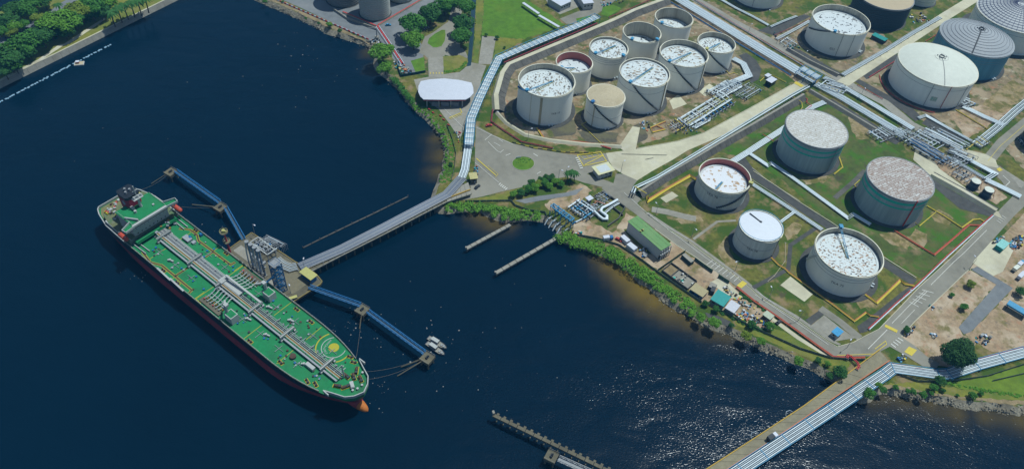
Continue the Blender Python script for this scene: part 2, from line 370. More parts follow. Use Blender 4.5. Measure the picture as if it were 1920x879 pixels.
# ------------------------------------------------------------------ water
def make_water():
    m = bpy.data.materials.new('sea_water'); m.use_nodes = True
    nt = m.node_tree; bs = nt.nodes['Principled BSDF']
    bs.inputs['Roughness'].default_value = 0.17
    bs.inputs['Specular IOR Level'].default_value = 0.22
    bs.inputs['IOR'].default_value = 1.33
    geo = nt.nodes.new('ShaderNodeNewGeometry')
    at = nt.nodes.new('ShaderNodeAttribute'); at.attribute_name = 'shallow'
    n0 = nt.nodes.new('ShaderNodeTexNoise'); n0.inputs['Scale'].default_value = 0.012; n0.inputs['Detail'].default_value = 3
    nt.links.new(geo.outputs['Position'], n0.inputs['Vector'])
    deep = nt.nodes.new('ShaderNodeMix'); deep.data_type = 'RGBA'
    deep.inputs[6].default_value = (0.0002, 0.0065, 0.0150, 1); deep.inputs[7].default_value = (0.0003, 0.0105, 0.024, 1)
    nt.links.new(n0.outputs['Fac'], deep.inputs[0])
    mx = nt.nodes.new('ShaderNodeMix'); mx.data_type = 'RGBA'
    mx.inputs[7].default_value = (0.15, 0.10, 0.015, 1)
    nt.links.new(at.outputs['Fac'], mx.inputs[0]); nt.links.new(deep.outputs[2], mx.inputs[6])
    nt.links.new(mx.outputs[2], bs.inputs['Base Color'])
    mp = nt.nodes.new('ShaderNodeMapping'); mp.inputs['Rotation'].default_value = (0, 0, 0.35); mp.inputs['Scale'].default_value = (1.0, 1.7, 1)
    nt.links.new(geo.outputs['Position'], mp.inputs[0])
    prev = None
    for sc, st, dist in ((0.05, 0.5, 1.0), (0.9, 0.6, 0.12)):
        n = nt.nodes.new('ShaderNodeTexNoise'); n.inputs['Scale'].default_value = sc; n.inputs['Detail'].default_value = 1.2; n.inputs['Distortion'].default_value = 0.5
        nt.links.new(mp.outputs[0], n.inputs['Vector'])
        b = nt.nodes.new('ShaderNodeBump'); b.inputs['Strength'].default_value = st
        if sc > .2:
            w_ = nt.nodes.new('ShaderNodeTexNoise'); w_.inputs['Scale'].default_value = 0.011; w_.inputs['Detail'].default_value = 4; nt.links.new(mp.outputs[0], w_.inputs['Vector'])
            wr = nt.nodes.new('ShaderNodeMapRange'); wr.inputs[1].default_value = .35; wr.inputs[2].default_value = .62; wr.inputs[3].default_value = .35; wr.inputs[4].default_value = 1.0
            nt.links.new(w_.outputs['Fac'], wr.inputs[0]); nt.links.new(wr.outputs[0], b.inputs['Strength'])
        b.inputs['Distance'].default_value = dist
        nt.links.new(n.outputs['Fac'], b.inputs['Height'])
        if prev: nt.links.new(prev.outputs[0], b.inputs['Normal'])
        prev = b
    nt.links.new(prev.outputs[0], bs.inputs['Normal'])
    xs = [-9000, -4000, -1500, -700] + [-480 + 6 * i for i in range(161)] + [700, 1500, 4000, 9000]
    ys = [-6000, -2000, -500] + [90 + 6 * i for i in range(105)] + [900, 1500, 4000, 12000]
    nx, ny = len(xs), len(ys)
    vs = [(x, y, WZ) for y in ys for x in xs]
    fs = [(j * nx + i, j * nx + i + 1, (j + 1) * nx + i + 1, (j + 1) * nx + i) for j in range(ny - 1) for i in range(nx - 1)]
    o = B().add(vs, fs).build('water', m)
    spots = [((1130, 482), 8, 0.6), ((1155, 495), 11, 0.9), ((1180, 515), 12, 1.0), ((1205, 540), 13, 1.0), ((1230, 560), 12, 0.9), ((1258, 580), 11, 0.7), ((1290, 597), 9, 0.6), ((1330, 618), 8, 0.5), ((1370, 632), 7, 0.4),
             ((822, 262), 8, 0.45), ((828, 292), 9, 0.5), ((822, 322), 8, 0.45), ((905, 400), 10, 0.6), ((925, 412), 10, 0.6), ((946, 420), 8, 0.5), ((693, 100), 7, 0.35), ((705, 130), 7, 0.35),
             ((1640, 748), 7, 0.45), ((1690, 750), 7, 0.45), ((1740, 758), 7, 0.5), ((1790, 770), 8, 0.5), ((1850, 776), 8, 0.5), ((1910, 785), 9, 0.5)]
    sp = [(G(*p, WZ), r * .85, k) for p, r, k in spots]
    vals = []
    for x, y, z in vs:
        s = 0.0
        for c, r, k in sp:
            d2 = ((x - c.x) ** 2 + (y - c.y) ** 2) / (r * r)
            if d2 < 9: s = max(s, k * math.exp(-d2))
        vals.append(s)
    a = o.data.attributes.new('shallow', 'FLOAT', 'POINT'); a.data.foreach_set('value', vals)
    tag(o, 'dark blue sea water with fine ripples and sun glitter', None, None, 'structure')
make_water()
# ------------------------------------------------------------------ mainland
SH = [(480, 3), (494, 9), (530, 24), (571, 43), (598, 55), (610, 64), (635, 71), (662, 80), (690, 90), (699, 102), (702, 127), (708, 137), (721, 146), (733, 157), (749, 173), (760, 191), (778, 207), (800, 227), (812, 240), (825, 255), (831, 270), (833, 293), (828, 320), (820, 338), (812, 358), (806, 372), (810, 392), (822, 402), (850, 402), (880, 398), (900, 398), (914, 406), (945, 419), (964, 417), (986, 415), (1021, 417), (1041, 431), (1043, 447), (1057, 459), (1080, 464), (1102, 473), (1123, 479), (1141, 488), (1159, 497), (1180, 515), (1200, 532), (1214, 541), (1233, 559), (1248, 571), (1272, 583), (1296, 597), (1312, 609), (1343, 621), (1367, 628), (1389, 639), (1403, 645), (1425, 655), (1455, 669), (1485, 680), (1503, 686), (1520, 694), (1538, 704), (1553, 713), (1572, 724), (1590, 738), (1602, 750), (1614, 757), (1631, 754), (1644, 743), (1652, 738), (1669, 741), (1696, 746), (1729, 751), (1761, 758), (1799, 765), (1832, 769), (1873, 773), (1908, 779), (1920, 777), (1960, 782)]
shore = GP(SH, WZ)
d0 = (shore[0] - shore[2]).normalized()
shore = [shore[0] + d0 * 900, shore[0] + d0 * 120] + shore + [shore[-1] + V(60, -8, 0), shore[-1] + V(2500, -600, 0)]
shore_f = []
for i, p in enumerate(resample(shore[1:-1], 5.0)):
    shore_f.append(p + V(rnd.uniform(-.7, .7), rnd.uniform(-.7, .7), 0))
shore = [shore[0]] + shore_f + [shore[-1]]
top = [Vector((p.x, p.y, 0)) for p in offset(shore, 3.0)]
low = [Vector((p.x, p.y, WZ - 1.6)) for p in offset(shore, -1.6)]
mainland = struct('ground', B().poly(top + [V(7000, -900, 0), V(9000, 11000, 0), V(-1500, 11000, 0)], 0.0), mGrass)
nb = len(shore)
bank = B().add(top + shore + low, [(k * nb + i, (k + 1) * nb + i, (k + 1) * nb + i + 1, k * nb + i + 1) for k in range(2) for i in range(nb - 1)])
struct('shore_bank', bank, mRock)
# loose rocks along the water line: nobody could count them
def rocks(name, segs, dens, label):
    b = B()
    for s0, s1 in segs:
        path = GP(SH[s0:s1], WZ)
        for a, c in zip(path, path[1:]):
            L = (c - a).length; nrm = Vector((-(c - a).y, (c - a).x, 0)).normalized()
            for _ in range(int(L * dens)):
                t = rnd.random(); w = rnd.gauss(1.0, 1.1)
                p = a.lerp(c, t) + nrm * w; s = rnd.uniform(.25, .8) * (1.5 if rnd.random() < .08 else 1)
                z = WZ + min(3.0, max(-.4, w)) + .15
                q = [V(rnd.uniform(-1, 1), rnd.uniform(-1, 1), rnd.uniform(-.2, .8)) for _ in range(2)]
                vs = [p + V(x * s * rnd.uniform(.6, 1.2), y * s * rnd.uniform(.6, 1.2), z - p.z + h * s * rnd.uniform(.6, 1.1)) for x, y, h in ((1, 0, 0), (0, 1, 0), (-1, 0, 0), (0, -1, 0), (.2, .1, .8), (0, 0, -.6))]
                b.add(vs, [(0, 1, 4), (1, 2, 4), (2, 3, 4), (3, 0, 4), (1, 0, 5), (2, 1, 5), (3, 2, 5), (0, 3, 5)])
    tag(b.build(name, mRock), label, 'rocks', None, 'stuff')
rocks('shore_rocks', [(0, 10), (12, 22), (47, 63), (69, 79)], 4.5, 'loose pale rocks lying along the water line')

PATCH = 0
SOFT = ('dry_grass', 'bare_earth', 'tank_pit_soil', 'green_pit_soil', 'shore_sand', 'meadow_grass', 'bright_field_grass', 'lawn_grass', 'worn_pit_earth', 'damp_pit_earth')
def patch(name, pts, mat, lvl, label=None, z=0.0):
    """a laid surface: paving, lawn or paint, each layer a few centimetres above the one below"""
    global PATCH
    PATCH += 1
    P = GP(pts)
    if mat.name in SOFT and name not in ('traffic_island', 'roundabout_island', 'lawn'):
        P = [q + V(rnd.uniform(-.7, .7), rnd.uniform(-.7, .7), 0) for q in resample(P + P[:1], 2.2)[:-1]]
    return struct(name, B().poly(P, z + 0.03 * lvl + 0.0013 * (PATCH % 17)), mat, label)
def band(name, path, w, mat, lvl, z=0.0, off=0.0):
    global PATCH
    PATCH += 1
    p = GP(path) if not isinstance(path[0], Vector) else path
    if off: p = offset(p, off)
    zz = z + 0.03 * lvl + 0.0013 * (PATCH % 17)
    L, R = offset(p, w / 2), offset(p, -w / 2)
    n = len(p)
    vs = [Vector((q.x, q.y, zz)) for q in L + R]
    return struct(name, B().add(vs, [(i, n + i, n + i + 1, i + 1) for i in range(n - 1)]), mat)
def line(name, path, w, mat=None, lvl=9, z=0.0): return band(name, path, w, mat or mLine, lvl, z)
def kerb(path, label, w=0.3, h=0.18, mat=None, z=0.0):
    b = B(); p = GP(path, z + h / 2)
    for a, c in zip(p, p[1:]): b.beam(a, c, w, h)
    return struct('kerb', b, mat or mConc)

# ------------------------------------------------------------------ seawall spit, top left
sw = [V(*G(0, 168, WZ)), V(*G(338, 0, WZ))]
dsw = (sw[1] - sw[0]).normalized()
sA, sB = sw[0] - dsw * 700, sw[1] + dsw * 900
nsw = V(-dsw.y, dsw.x, 0)
def spit(t, off, z): p = sA.lerp(sB, t); return V(p.x + nsw.x * off, p.y + nsw.y * off, z)
wall_root = thing('seawall', 'long grey concrete seawall with sloping panels, top left', 'seawall', (*sw[0].xy, WZ))
Ls = (sB - sA).length
WT = 0.9      # top of the seawall
t0 = 600 / Ls; t1 = ((sw[1] - sA).length + 120) / Ls
npan = 60
for k in range(npan):
    a, c = t0 + (t1 - t0) * k / npan + 0.06 / Ls * 1, t0 + (t1 - t0) * (k + 1) / npan - 0.06 / Ls
    h = rnd.uniform(-.04, .04)
    vs = [spit(a, 0, WZ - 1), spit(c, 0, WZ - 1), spit(c, 2.0 + h, WT - .1), spit(a, 2.0 + h, WT - .1), spit(a, 1.2, WZ - 1), spit(c, 1.2, WZ - 1), spit(c, 3.2, WT - .12), spit(a, 3.2, WT - .12)]
    B().add(vs, [(0, 1, 2, 3), (3, 2, 6, 7), (0, 3, 7, 4), (1, 5, 6, 2)]).build('panel', mConc, wall_root)
for a, c in ((0, t0), (t1, 1)): B().add([spit(a, 0, WZ - 1), spit(c, 0, WZ - 1), spit(c, 2.0, WT - .1), spit(a, 2, WT - .1)], [(0, 1, 2, 3)]).build('far_panel', mConc, wall_root)
b = B(); b.add([spit(0, 1.9, WT), spit(1, 1.9, WT), spit(1, 2.9, WT), spit(0, 2.9, WT), spit(0, 1.9, WT - .3), spit(1, 1.9, WT - .3)], [(0, 1, 2, 3), (4, 5, 1, 0)])
b.build('coping', mPale, wall_root)
struct('spit_backing', B().add([spit(0, 1.3, WZ - 1), spit(1, 1.3, WZ - 1), spit(1, 2.7, WT - .2), spit(0, 2.7, WT - .2)], [(0, 1, 2, 3)]), mDirt)
far_off = 78
struct('ground', B().poly([spit(0, 2.5, 0), spit(1, 2.5, 0), spit(1, far_off, 0), spit(.6, far_off, 0), spit(.5, far_off - 4, 0), spit(.4, far_off, 0), spit(0, far_off, 0)], WT - .06), mMeadow)
struct('shore_bank', B().add([spit(0, far_off, WT - .06), spit(1, far_off, WT - .06), spit(1, far_off + 4, WZ - 1), spit(0, far_off + 4, WZ - 1)], [(0, 3, 2, 1)]), mRock)
struct('footpath', B().poly([V(p.x, p.y, 0) for p in GP([(0, 152), (25, 141), (75, 115), (118, 87), (130, 83), (175, 53), (198, 37), (196, 34), (172, 49), (120, 83), (110, 85), (72, 112), (22, 138), (0, 149)], WT)], WT + .02), mPale)
struct('road', B().poly(GP([(-60, 118), (10, 86), (48, 67), (75, 54), (108, 32), (138, 14), (175, -8), (150, -12), (118, 4), (90, 24), (62, 41), (38, 54), (0, 73), (-60, 100)], WT), WT), mAsphB)

# ------------------------------------------------------------------ laid surfaces of the tank farm
# top-middle works
patch('pavement', [(515, -6), (560, 14), (620, 42), (688, 76), (700, 80), (712, 78), (742, 118), (762, 140), (790, 140), (795, 95), (780, 60), (800, 40), (900, -20), (700, -60), (520, -40)], mAsphB, 1)
patch('bank_earth', [(500, 0), (515, -5), (560, 17), (620, 45), (688, 79), (697, 88), (688, 81), (664, 70), (638, 60), (612, 52), (600, 43), (572, 31), (530, 12)], mSand, 1)
patch('road', [(788, 92), (796, 70), (812, 62), (840, 42), (846, 20), (862, -8), (884, -8), (852, 50), (858, 60), (862, 85), (874, 100), (878, 110), (866, 112), (834, 104), (832, 110), (832, 146), (804, 146), (802, 110), (795, 104), (784, 100)], mAsph, 2)
patch('lawn', [(770, 115), (795, 108), (797, 139), (781, 140)], mLawn, 2)
patch('garden_bed', [(830, 107), (862, 105), (877, 112), (876, 124), (860, 136), (832, 140)], mMeadow, 3)
isl = [(812, 90), (801, 82), (804, 73), (815, 64), (828, 57), (835, 57), (836, 66), (834, 78), (828, 88), (820, 90)]
patch('traffic_island', isl, mLawn, 4)
kerb(isl + isl[:1], None)
patch('driveway', [(804, 108), (831, 108), (832, 147), (805, 147)], mConc, 3)
patch('pavement', [(776, 150), (832, 140), (862, 136), (884, 118), (904, 122), (912, 124), (902, 150), (896, 200), (872, 240), (862, 262), (845, 236), (822, 205), (800, 190), (785, 178)], mConc, 1)
patch('verge', [(893, -10), (908, -10), (905, 40), (901, 70), (896, 121), (886, 118), (890, 60)], mMeadow, 2)
patch('drain', [(884, -10), (893.5, -10), (889, 60), (885, 108), (883, 124), (874, 126), (878, 100), (882, 55)], M('fence_shade_strip', (0.012, 0.04, 0.055), 0.4), 2)  # flat dark strip painted in place of a fence and its shade
patch('field', [(909, -25), (906, 30), (903, 67), (940, 72), (985, 74), (1060, 48), (1040, 34), (1004, 12), (986, 0), (970, -20)], mLawn, 2)
patch('path', [(904, 69), (930, 70), (926, 95), (921, 122), (897, 121), (900, 100)], mConc, 3)
patch('verge', [(930, 71), (985, 75), (940, 100), (925, 112)], mMeadow, 2)
patch('road', [(1080, -10), (1200, -40), (1140, 14), (1110, 34), (1085, 46), (1062, 46), (1050, 36), (1095, 18)], mAsph, 2)
patch('lawn', [(1127, 28), (1130, 14), (1150, 10), (1166, 17), (1140, 33)], mLawn, 3)
patch('lawn', [(1080, 36), (1105, 31), (1124, 37), (1110, 45), (1086, 55)], mLawn, 3)
patch('plant_yard', [(1010, -30), (1090, -30), (1120, 0), (1050, 28), (1030, 15)], mConc, 1)
# roundabout junction
junction = [(893, 236), (905, 243), (925, 254), (962, 270), (1010, 281), (1060, 289), (1090, 293), (1136, 288), (1150, 300), (1118, 320), (1100, 327), (1140, 340), (1168, 352), (1200, 376), (1186, 392), (1165, 372), (1132, 352), (1094, 343), (1062, 332), (1000, 344), (985, 350), (940, 360), (905, 369), (872, 375), (836, 382), (838, 376), (872, 362), (884, 340), (890, 318), (891, 270)]
patch('road', junction, mAsph, 2)
patch('verge', [(872, 376), (905, 371), (960, 358), (990, 348), (1000, 352), (960, 376), (930, 380), (868, 381)], mMeadow, 3)
rb = [(981 + 21 * math.cos(a), 307 + 13 * math.sin(a)) for a in [k * PI / 12 for k in range(24)]]
patch('roundabout_island', rb, mLawn, 4)
kerb(rb + rb[:1], None, 0.4, 0.25)
# pale concrete road and apron
patch('road', [(1136, 288), (1165, 284), (1194, 280), (1271, 266), (1321, 250), (1421, 196), (1483, 161), (1508, 147), (1520, 158), (1500, 170), (1476, 183), (1369, 249), (1289, 283), (1262, 300), (1222, 322), (1195, 339), (1168, 327), (1150, 316), (1142, 303)], mPale, 4)
patch('pavement', [(1155, 326), (1168, 327), (1195, 339), (1185, 352), (1204, 378), (1182, 366), (1150, 345)], mAsph, 3)
patch('ramp', [(1160, 277), (1186, 238), (1200, 240), (1192, 281), (1170, 284)], mPale, 5)
# coastal road
patch('road', [(1140, 340), (1168, 352), (1213, 403), (1251, 430), (1295, 456), (1334, 485), (1372, 513), (1398, 533), (1429, 561), (1490, 597), (1555, 642), (1570, 650), (1600, 642), (1618, 632), (1648, 617), (1690, 632), (1668, 650), (1633, 668), (1605, 668), (1560, 668), (1487, 613), (1415, 564), (1381, 537), (1334, 504), (1300, 480), (1270, 461), (1228, 430), (1205, 412), (1178, 392), (1150, 372), (1128, 354)], mAsph, 3)
patch('footway', [(1251, 428), (1295, 454), (1334, 483), (1372, 511), (1398, 531), (1429, 559), (1490, 595), (1555, 640), (1573, 648), (1577, 645), (1558, 636), (1495, 592), (1433, 556), (1402, 528), (1376, 508), (1338, 480), (1300, 452), (1256, 425), (1215, 398), (1211, 401)], mConc, 2)
# north-east road
patch('road', [(1648, 617), (1725, 537), (1788, 480), (1868, 400), (1905, 362), (1960, 310), (1990, 330), (1920, 388), (1901, 406), (1827, 488), (1818, 506), (1715, 603), (1690, 632)], mAsph, 4)
patch('road', [(1690, 632), (1714, 648), (1737, 668), (1761, 682), (1756, 690), (1730, 687), (1700, 668), (1668, 650)], mAsph, 5)
patch('driveway', [(1797, 614), (1807, 627), (1821, 622), (1899, 541), (1887, 533), (1870, 523), (1832, 500), (1821, 506), (1868, 534)], mAsphD if False else mAsphB, 4)
patch('yard', [(1700, 606), (1818, 506), (1868, 534), (1797, 614), (1807, 627), (1830, 640), (1800, 690), (1760, 684), (1737, 668), (1714, 648), (1690, 632)], mDirt, 1)
patch('yard', [(1821, 622), (1899, 541), (1940, 560), (1940, 655), (1860, 660), (1830, 640), (1807, 627)], mDirt, 1)
patch('yard', [(1818, 506), (1832, 500), (1870, 523), (1899, 541), (1940, 560), (2000, 420), (1920, 400), (1870, 452), (1827, 488)], mDirt, 1)
patch('apron', [(1816, 488), (1851, 455), (1880, 448), (1900, 470), (1880, 510), (1862, 518), (1832, 499)], mPale, 3)
# trestle approach
patch('pavement', [(700 + 92, 402), (838, 379), (873, 371), (884, 350), (872, 346), (840, 362), (800, 382), (780, 394)], mConcD, 4)
# tank pits
patch('pit_floor', [(1152, 44), (1215, 14), (1262, 8), (1310, 40), (1390, 80), (1412, 130), (1388, 160), (1330, 210), (1285, 240), (1235, 262), (1190, 276), (1168, 276), (1100, 278), (1020, 268), (975, 250), (938, 222), (926, 190), (940, 140), (962, 122), (1064, 84)], mPit, 1)
patch('pit_floor', [(1206, 378), (1240, 346), (1340, 288), (1405, 300), (1470, 345), (1520, 392), (1560, 425), (1660, 486), (1716, 528), (1700, 560), (1640, 608), (1600, 618), (1540, 585), (1502, 590), (1440, 556), (1380, 510), (1300, 446), (1256, 420)], mGrass, 1)
mPitG = M('green_pit_soil', (0.06, 0.085, 0.018), 0.95, 0.3, 0.05, [((0.10, 0.105, 0.028), 0.47), ((0.20, 0.145, 0.075), 0.38), ((0.045, 0.12, 0.008), 0.46), ((0.055, 0.055, 0.03), 0.36)], bump=0.4, bscale=1.0, soft=0.12)
patch('pit_floor', [(1345, 285), (1430, 238), (1515, 186), (1560, 200), (1640, 250), (1690, 290), (1760, 340), (1860, 402), (1800, 460), (1725, 522), (1660, 480), (1560, 420), (1470, 340), (1410, 300)], mPitG, 1)
patch('pit_floor', [(1440, 76), (1470, 50), (1520, 20), (1640, 50), (1680, 90), (1600, 140), (1570, 135)], mPit, 1)
patch('pit_floor', [(1610, 150), (1690, 100), (1830, 60), (1960, 120), (1960, 160), (1850, 230), (1790, 262), (1700, 210)], mPit, 1)
patch('pit_floor', [(1780, 212), (1850, 195), (1900, 205), (1850, 240), (1812, 262)], mDirt, 2)
patch('pit_floor', [(1880, 275), (1960, 240), (2000, 330), (1930, 330)], mPit, 2)
# worn bare patches and damp stains in the pits
mWorn = M('worn_pit_earth', (0.24, 0.18, 0.085), 0.95, 0.4, 0.12, [((0.30, 0.235, 0.14), 0.45), ((0.12, 0.11, 0.03), 0.47)], soft=0.12)
mDamp = M('damp_pit_earth', (0.085, 0.078, 0.055), 0.95, 0.3, 0.12, [((0.12, 0.11, 0.06), 0.45)], soft=0.12)
for pts, mt in (([(1590, 222), (1604, 212), (1622, 224), (1636, 244), (1628, 262), (1606, 262), (1598, 244)], mWorn), ([(1500, 334), (1530, 330), (1560, 332), (1548, 342), (1512, 346)], mWorn), ([(1342, 470), (1356, 448), (1372, 440), (1366, 470), (1378, 492), (1400, 504), (1384, 508), (1360, 496)], mWorn), ([(1264, 410), (1284, 402), (1310, 404), (1320, 414), (1296, 420), (1276, 420)], mWorn), ([(1470, 430), (1490, 416), (1506, 424), (1488, 446), (1474, 450)], mWorn), ([(1650, 440), (1680, 434), (1712, 448), (1700, 468), (1668, 458)], mWorn), ([(1742, 400), (1762, 392), (1790, 410), (1776, 424), (1752, 416)], mWorn), ([(1700, 455), (1716, 430), (1740, 440), (1736, 462), (1716, 470)], mWorn), ([(1600, 560), (1630, 560), (1640, 574), (1612, 580)], mWorn), ([(1082, 246), (1104, 246), (1160, 250), (1156, 268), (1100, 268)], mDamp), ([(1030, 240), (1060, 222), (1080, 226), (1078, 254), (1040, 258)], mDamp), ([(1186, 238), (1206, 228), (1216, 260), (1196, 270)], mDamp), ([(1255, 190), (1272, 178), (1288, 196), (1262, 206)], mPale), ([(1310, 172), (1330, 158), (1344, 166), (1322, 182)], mPale), ([(1088, 150), (1110, 144), (1120, 156), (1098, 162)], mWorn), ([(990, 110), (1030, 96), (1044, 102), (1000, 118)], mWorn), ([(1840, 196), (1900, 150), (1930, 170), (1880, 214)], mWorn)):
    patch('bare_ground', pts, mt, 2)
# dark paved drains and internal roads
band('drain_road', [(1385, 292), (1412, 329), (1455, 357), (1500, 389), (1560, 428), (1620, 470), (1715, 530)], 6.0, mAsphD, 3)
band('drain_road', [(1500, 400 - 22), (1440, 340), (1410, 315)], 0.5, mConc, 5, 0, 0)
kerb([(1412, 321), (1455, 349), (1500, 380), (1560, 418), (1620, 459), (1718, 521)], None, .4, .4, mPale)
kerb([(1410, 338), (1455, 366), (1498, 398), (1545, 430)], None, .4, .4, mConc)
band('drain', [(1565, 372), (1600, 342), (1622, 320)], 3.0, mBund, 3)
band('footpath', [(1300, 449), (1345, 416), (1380, 414)], 1.6, mConc, 3)
band('footpath', [(1412, 540), (1440, 525), (1478, 505), (1482, 460), (1530, 428)], 2.4, mAsphD, 3)
band('ramp', [(1222, 393), (1250, 398), (1285, 407), (1305, 411)], 4.6, mConc, 4)
patch('slab', [(1463, 535), (1482, 519), (1524, 552), (1508, 566)], mPale, 4)
patch('slab', [(1238, 372), (1260, 360), (1272, 368), (1249, 381)], mPale, 3)
patch('hardstanding', [(1519, 612), (1545, 591), (1585, 622), (1604, 634), (1560, 641)], mConc, 4)
band('footpath', [(1538, 578), (1575, 604), (1612, 634)], 4.5, mAsph, 3)
patch('bund_slope', [(1510, 600), (1535, 583), (1545, 590), (1520, 610)], mAsphD, 3)
patch('bund_slope', [(1607, 612), (1625, 600), (1690, 548), (1712, 534), (1716, 540), (1690, 562), (1625, 622), (1612, 625)], mAsphD, 4)
# service road along the main pipe rack
band('road', [(1300, -2), (1340, 20), (1374, 41), (1401, 55), (1438, 74), (1476, 97), (1522, 122), (1556, 140), (1590, 158), (1613, 170), (1660, 194), (1708, 234), (1771, 267), (1810, 290), (1864, 314), (1930, 356)], 7.5, mConc, 4)
band('road', [(1560, 172), (1600, 144), (1660, 104), (1703, 77), (1772, 32), (1840, -10)], 8.5, mPale, 5)
patch('road', [(1790, 276), (1848, 290), (1866, 300), (1872, 316), (1850, 312), (1800, 292)], mPale, 6)
band('road', [(1850, 305), (1880, 268), (1935, 222)], 7.5, mAsph, 5)
band('road', [(1864, 314), (1890, 340), (1905, 362)], 9.0, mAsph, 5)
patch('yard', [(1255, 12), (1300, 5), (1420, 76), (1520, 150), (1500, 160), (1400, 90), (1310, 45)], mDirt, 2)
patch('verge', [(1310, 0), (1340, 6), (1440, 66), (1430, 72), (1370, 36)], mPit, 2)
patch('yard', [(1700, 250), (1740, 300), (1780, 330), (1868, 384), (1890, 370), (1850, 340), (1800, 310), (1740, 268)], mDirt, 2)
patch('road', [(1716, 280), (1745, 292), (1760, 316), (1872, 398), (1880, 412), (1862, 402), (1745, 330), (1712, 300)], mPale, 4)
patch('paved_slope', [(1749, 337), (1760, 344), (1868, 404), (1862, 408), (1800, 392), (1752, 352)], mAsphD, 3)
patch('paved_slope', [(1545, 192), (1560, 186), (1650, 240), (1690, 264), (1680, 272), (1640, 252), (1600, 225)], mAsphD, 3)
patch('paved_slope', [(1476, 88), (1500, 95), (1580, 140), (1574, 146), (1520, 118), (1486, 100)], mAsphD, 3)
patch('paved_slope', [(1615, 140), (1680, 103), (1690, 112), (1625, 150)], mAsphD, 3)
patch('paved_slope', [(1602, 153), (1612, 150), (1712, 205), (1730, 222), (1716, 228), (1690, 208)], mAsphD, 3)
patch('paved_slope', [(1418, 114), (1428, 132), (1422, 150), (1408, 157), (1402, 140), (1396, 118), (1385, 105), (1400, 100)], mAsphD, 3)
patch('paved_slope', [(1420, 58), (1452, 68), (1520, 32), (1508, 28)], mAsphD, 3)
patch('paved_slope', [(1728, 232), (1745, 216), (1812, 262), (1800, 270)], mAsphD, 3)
# waste-ground compound beside the coastal road
patch('yard', [(1258, 492), (1284, 474), (1335, 505), (1365, 528), (1382, 540), (1412, 566), (1455, 596), (1448, 618), (1420, 620), (1380, 590), (1340, 580), (1310, 565), (1262, 512), (1244, 500)], mDirt, 2)
patch('yard', [(1214, 478), (1262, 452), (1284, 470), (1258, 492), (1235, 508), (1206, 490)], mDirt, 2)
patch('hardstanding', [(1334, 504), (1352, 520), (1330, 530), (1372, 560), (1395, 560), (1365, 530)], mPale, 3)
patch('yard', [(1150, 438), (1175, 400), (1200, 415), (1170, 432), (1180, 447), (1212, 476), (1200, 487), (1140, 455), (1075, 442), (1070, 420), (1100, 412)], mDirt, 2)
patch('yard', [(1020, 384), (1040, 372), (1090, 345), (1110, 358), (1080, 385), (1030, 397)], mDirt, 2)
patch('pavement', [(965, 377), (1010, 368), (1060, 362), (1095, 352), (1080, 366), (1030, 374), (985, 382)], mAsphB, 3)
# east bank lawns
patch('verge', [(1640, 722), (1700, 716), (1760, 722), (1850, 736), (1925, 740), (1925, 753), (1850, 749), (1790, 744), (1720, 732), (1680, 724)], mMeadow, 1)
patch('verge', [(1440, 612), (1470, 622), (1556, 672), (1600, 680), (1586, 690), (1552, 690), (1500, 664), (1440, 640), (1400, 622), (1404, 612)], mMeadow, 1)
patch('verge', [(1380, 598), (1436, 626), (1428, 632), (1400, 620), (1376, 604)], mMeadow, 1)
patch('field', [(1775, 718), (1850, 706), (1930, 682), (1930, 742), (1850, 733), (1790, 726)], M('bright_field_grass', (0.11, 0.17, 0.015), 0.95, 0.25, 0.06, [((0.08, 0.14, 0.015), 0.4)]), 2)
patch('bare_bank', [(1650, 722), (1672, 720), (1720, 730), (1790, 742), (1880, 748), (1925, 752), (1925, 760), (1873, 756), (1760, 742), (1696, 730), (1662, 728)], mSand, 1)
patch('path', [(1450, 596), (1470, 610), (1500, 632), (1556, 668), (1552, 671), (1494, 636), (1464, 614), (1446, 600)], mPale, 2)
patch('dark_earth', [(1322, 586), (1345, 592), (1368, 602), (1380, 612), (1366, 613), (1340, 602), (1326, 594)], mDirt if False else mAsphD, 2)
# ------------------------------------------------------------------ storage tanks
mPontoon = M('pontoon_white', (0.52, 0.565, 0.56), .6, .08, .3, [((.42, .44, .42), .36)])
def letters_on_tank(t, x, y, R, ang, z, body, size, mat):
    vs, fs = text_mesh(body, size)
    out = []
    for v in vs:
        a = ang + v.x / R
        out.append((x + (R + .06) * math.cos(a), y + (R + .06) * math.sin(a), z + v.y))
    B().add(out, fs).build('lettering', mat, t)
def stair(t, x, y, R, a0, z0, a1, z1, mat):
    """spiral stair up the shell: treads with an outer rail"""
    b = B(); rl = B(); n = max(8, int(abs(a1 - a0) * R / 0.9)); pr = []
    for k in range(n):
        f = (k + .5) / n; a = a0 + (a1 - a0) * f; z = z0 + (z1 - z0) * f
        b.box((x + (R + .55) * math.cos(a), y + (R + .55) * math.sin(a), z), (.9, abs(a1 - a0) * R / n * 1.25, .35), a)
        pr.append((x + (R + 1.0) * math.cos(a), y + (R + 1.0) * math.sin(a), z + 1.0))
    o = b.build('spiral_stair', mat, t); rl.tube(pr, .07, 4)
    rl.build('handrail', mat, o)
def platform_on_rim(t, x, y, R, H, ang, mat, size=(2.6, 2.0)):
    c, s = math.cos(ang), math.sin(ang)
    cx, cy = x + (R + .2) * c, y + (R + .2) * s
    b = B(); b.box((cx, cy, H + .45), (size[0], size[1], .15), ang)
    for dx in (-1, 1):
        for dy in (-1, 1):
            p = Vector((cx, cy, 0)) + Vector((dx * size[0] / 2 * c - dy * size[1] / 2 * s, dx * size[0] / 2 * s + dy * size[1] / 2 * c, 0))
            b.beam((p.x, p.y, H), (p.x, p.y, H + 1.6), .1)
    b.box((cx, cy, H + 1.55), (size[0], size[1], .08), ang)
    b.box((cx, cy, H + 1.0), (size[0] * .5, size[1] * .5, 1.0), ang)
    b.build('gauge_platform', mat, t)
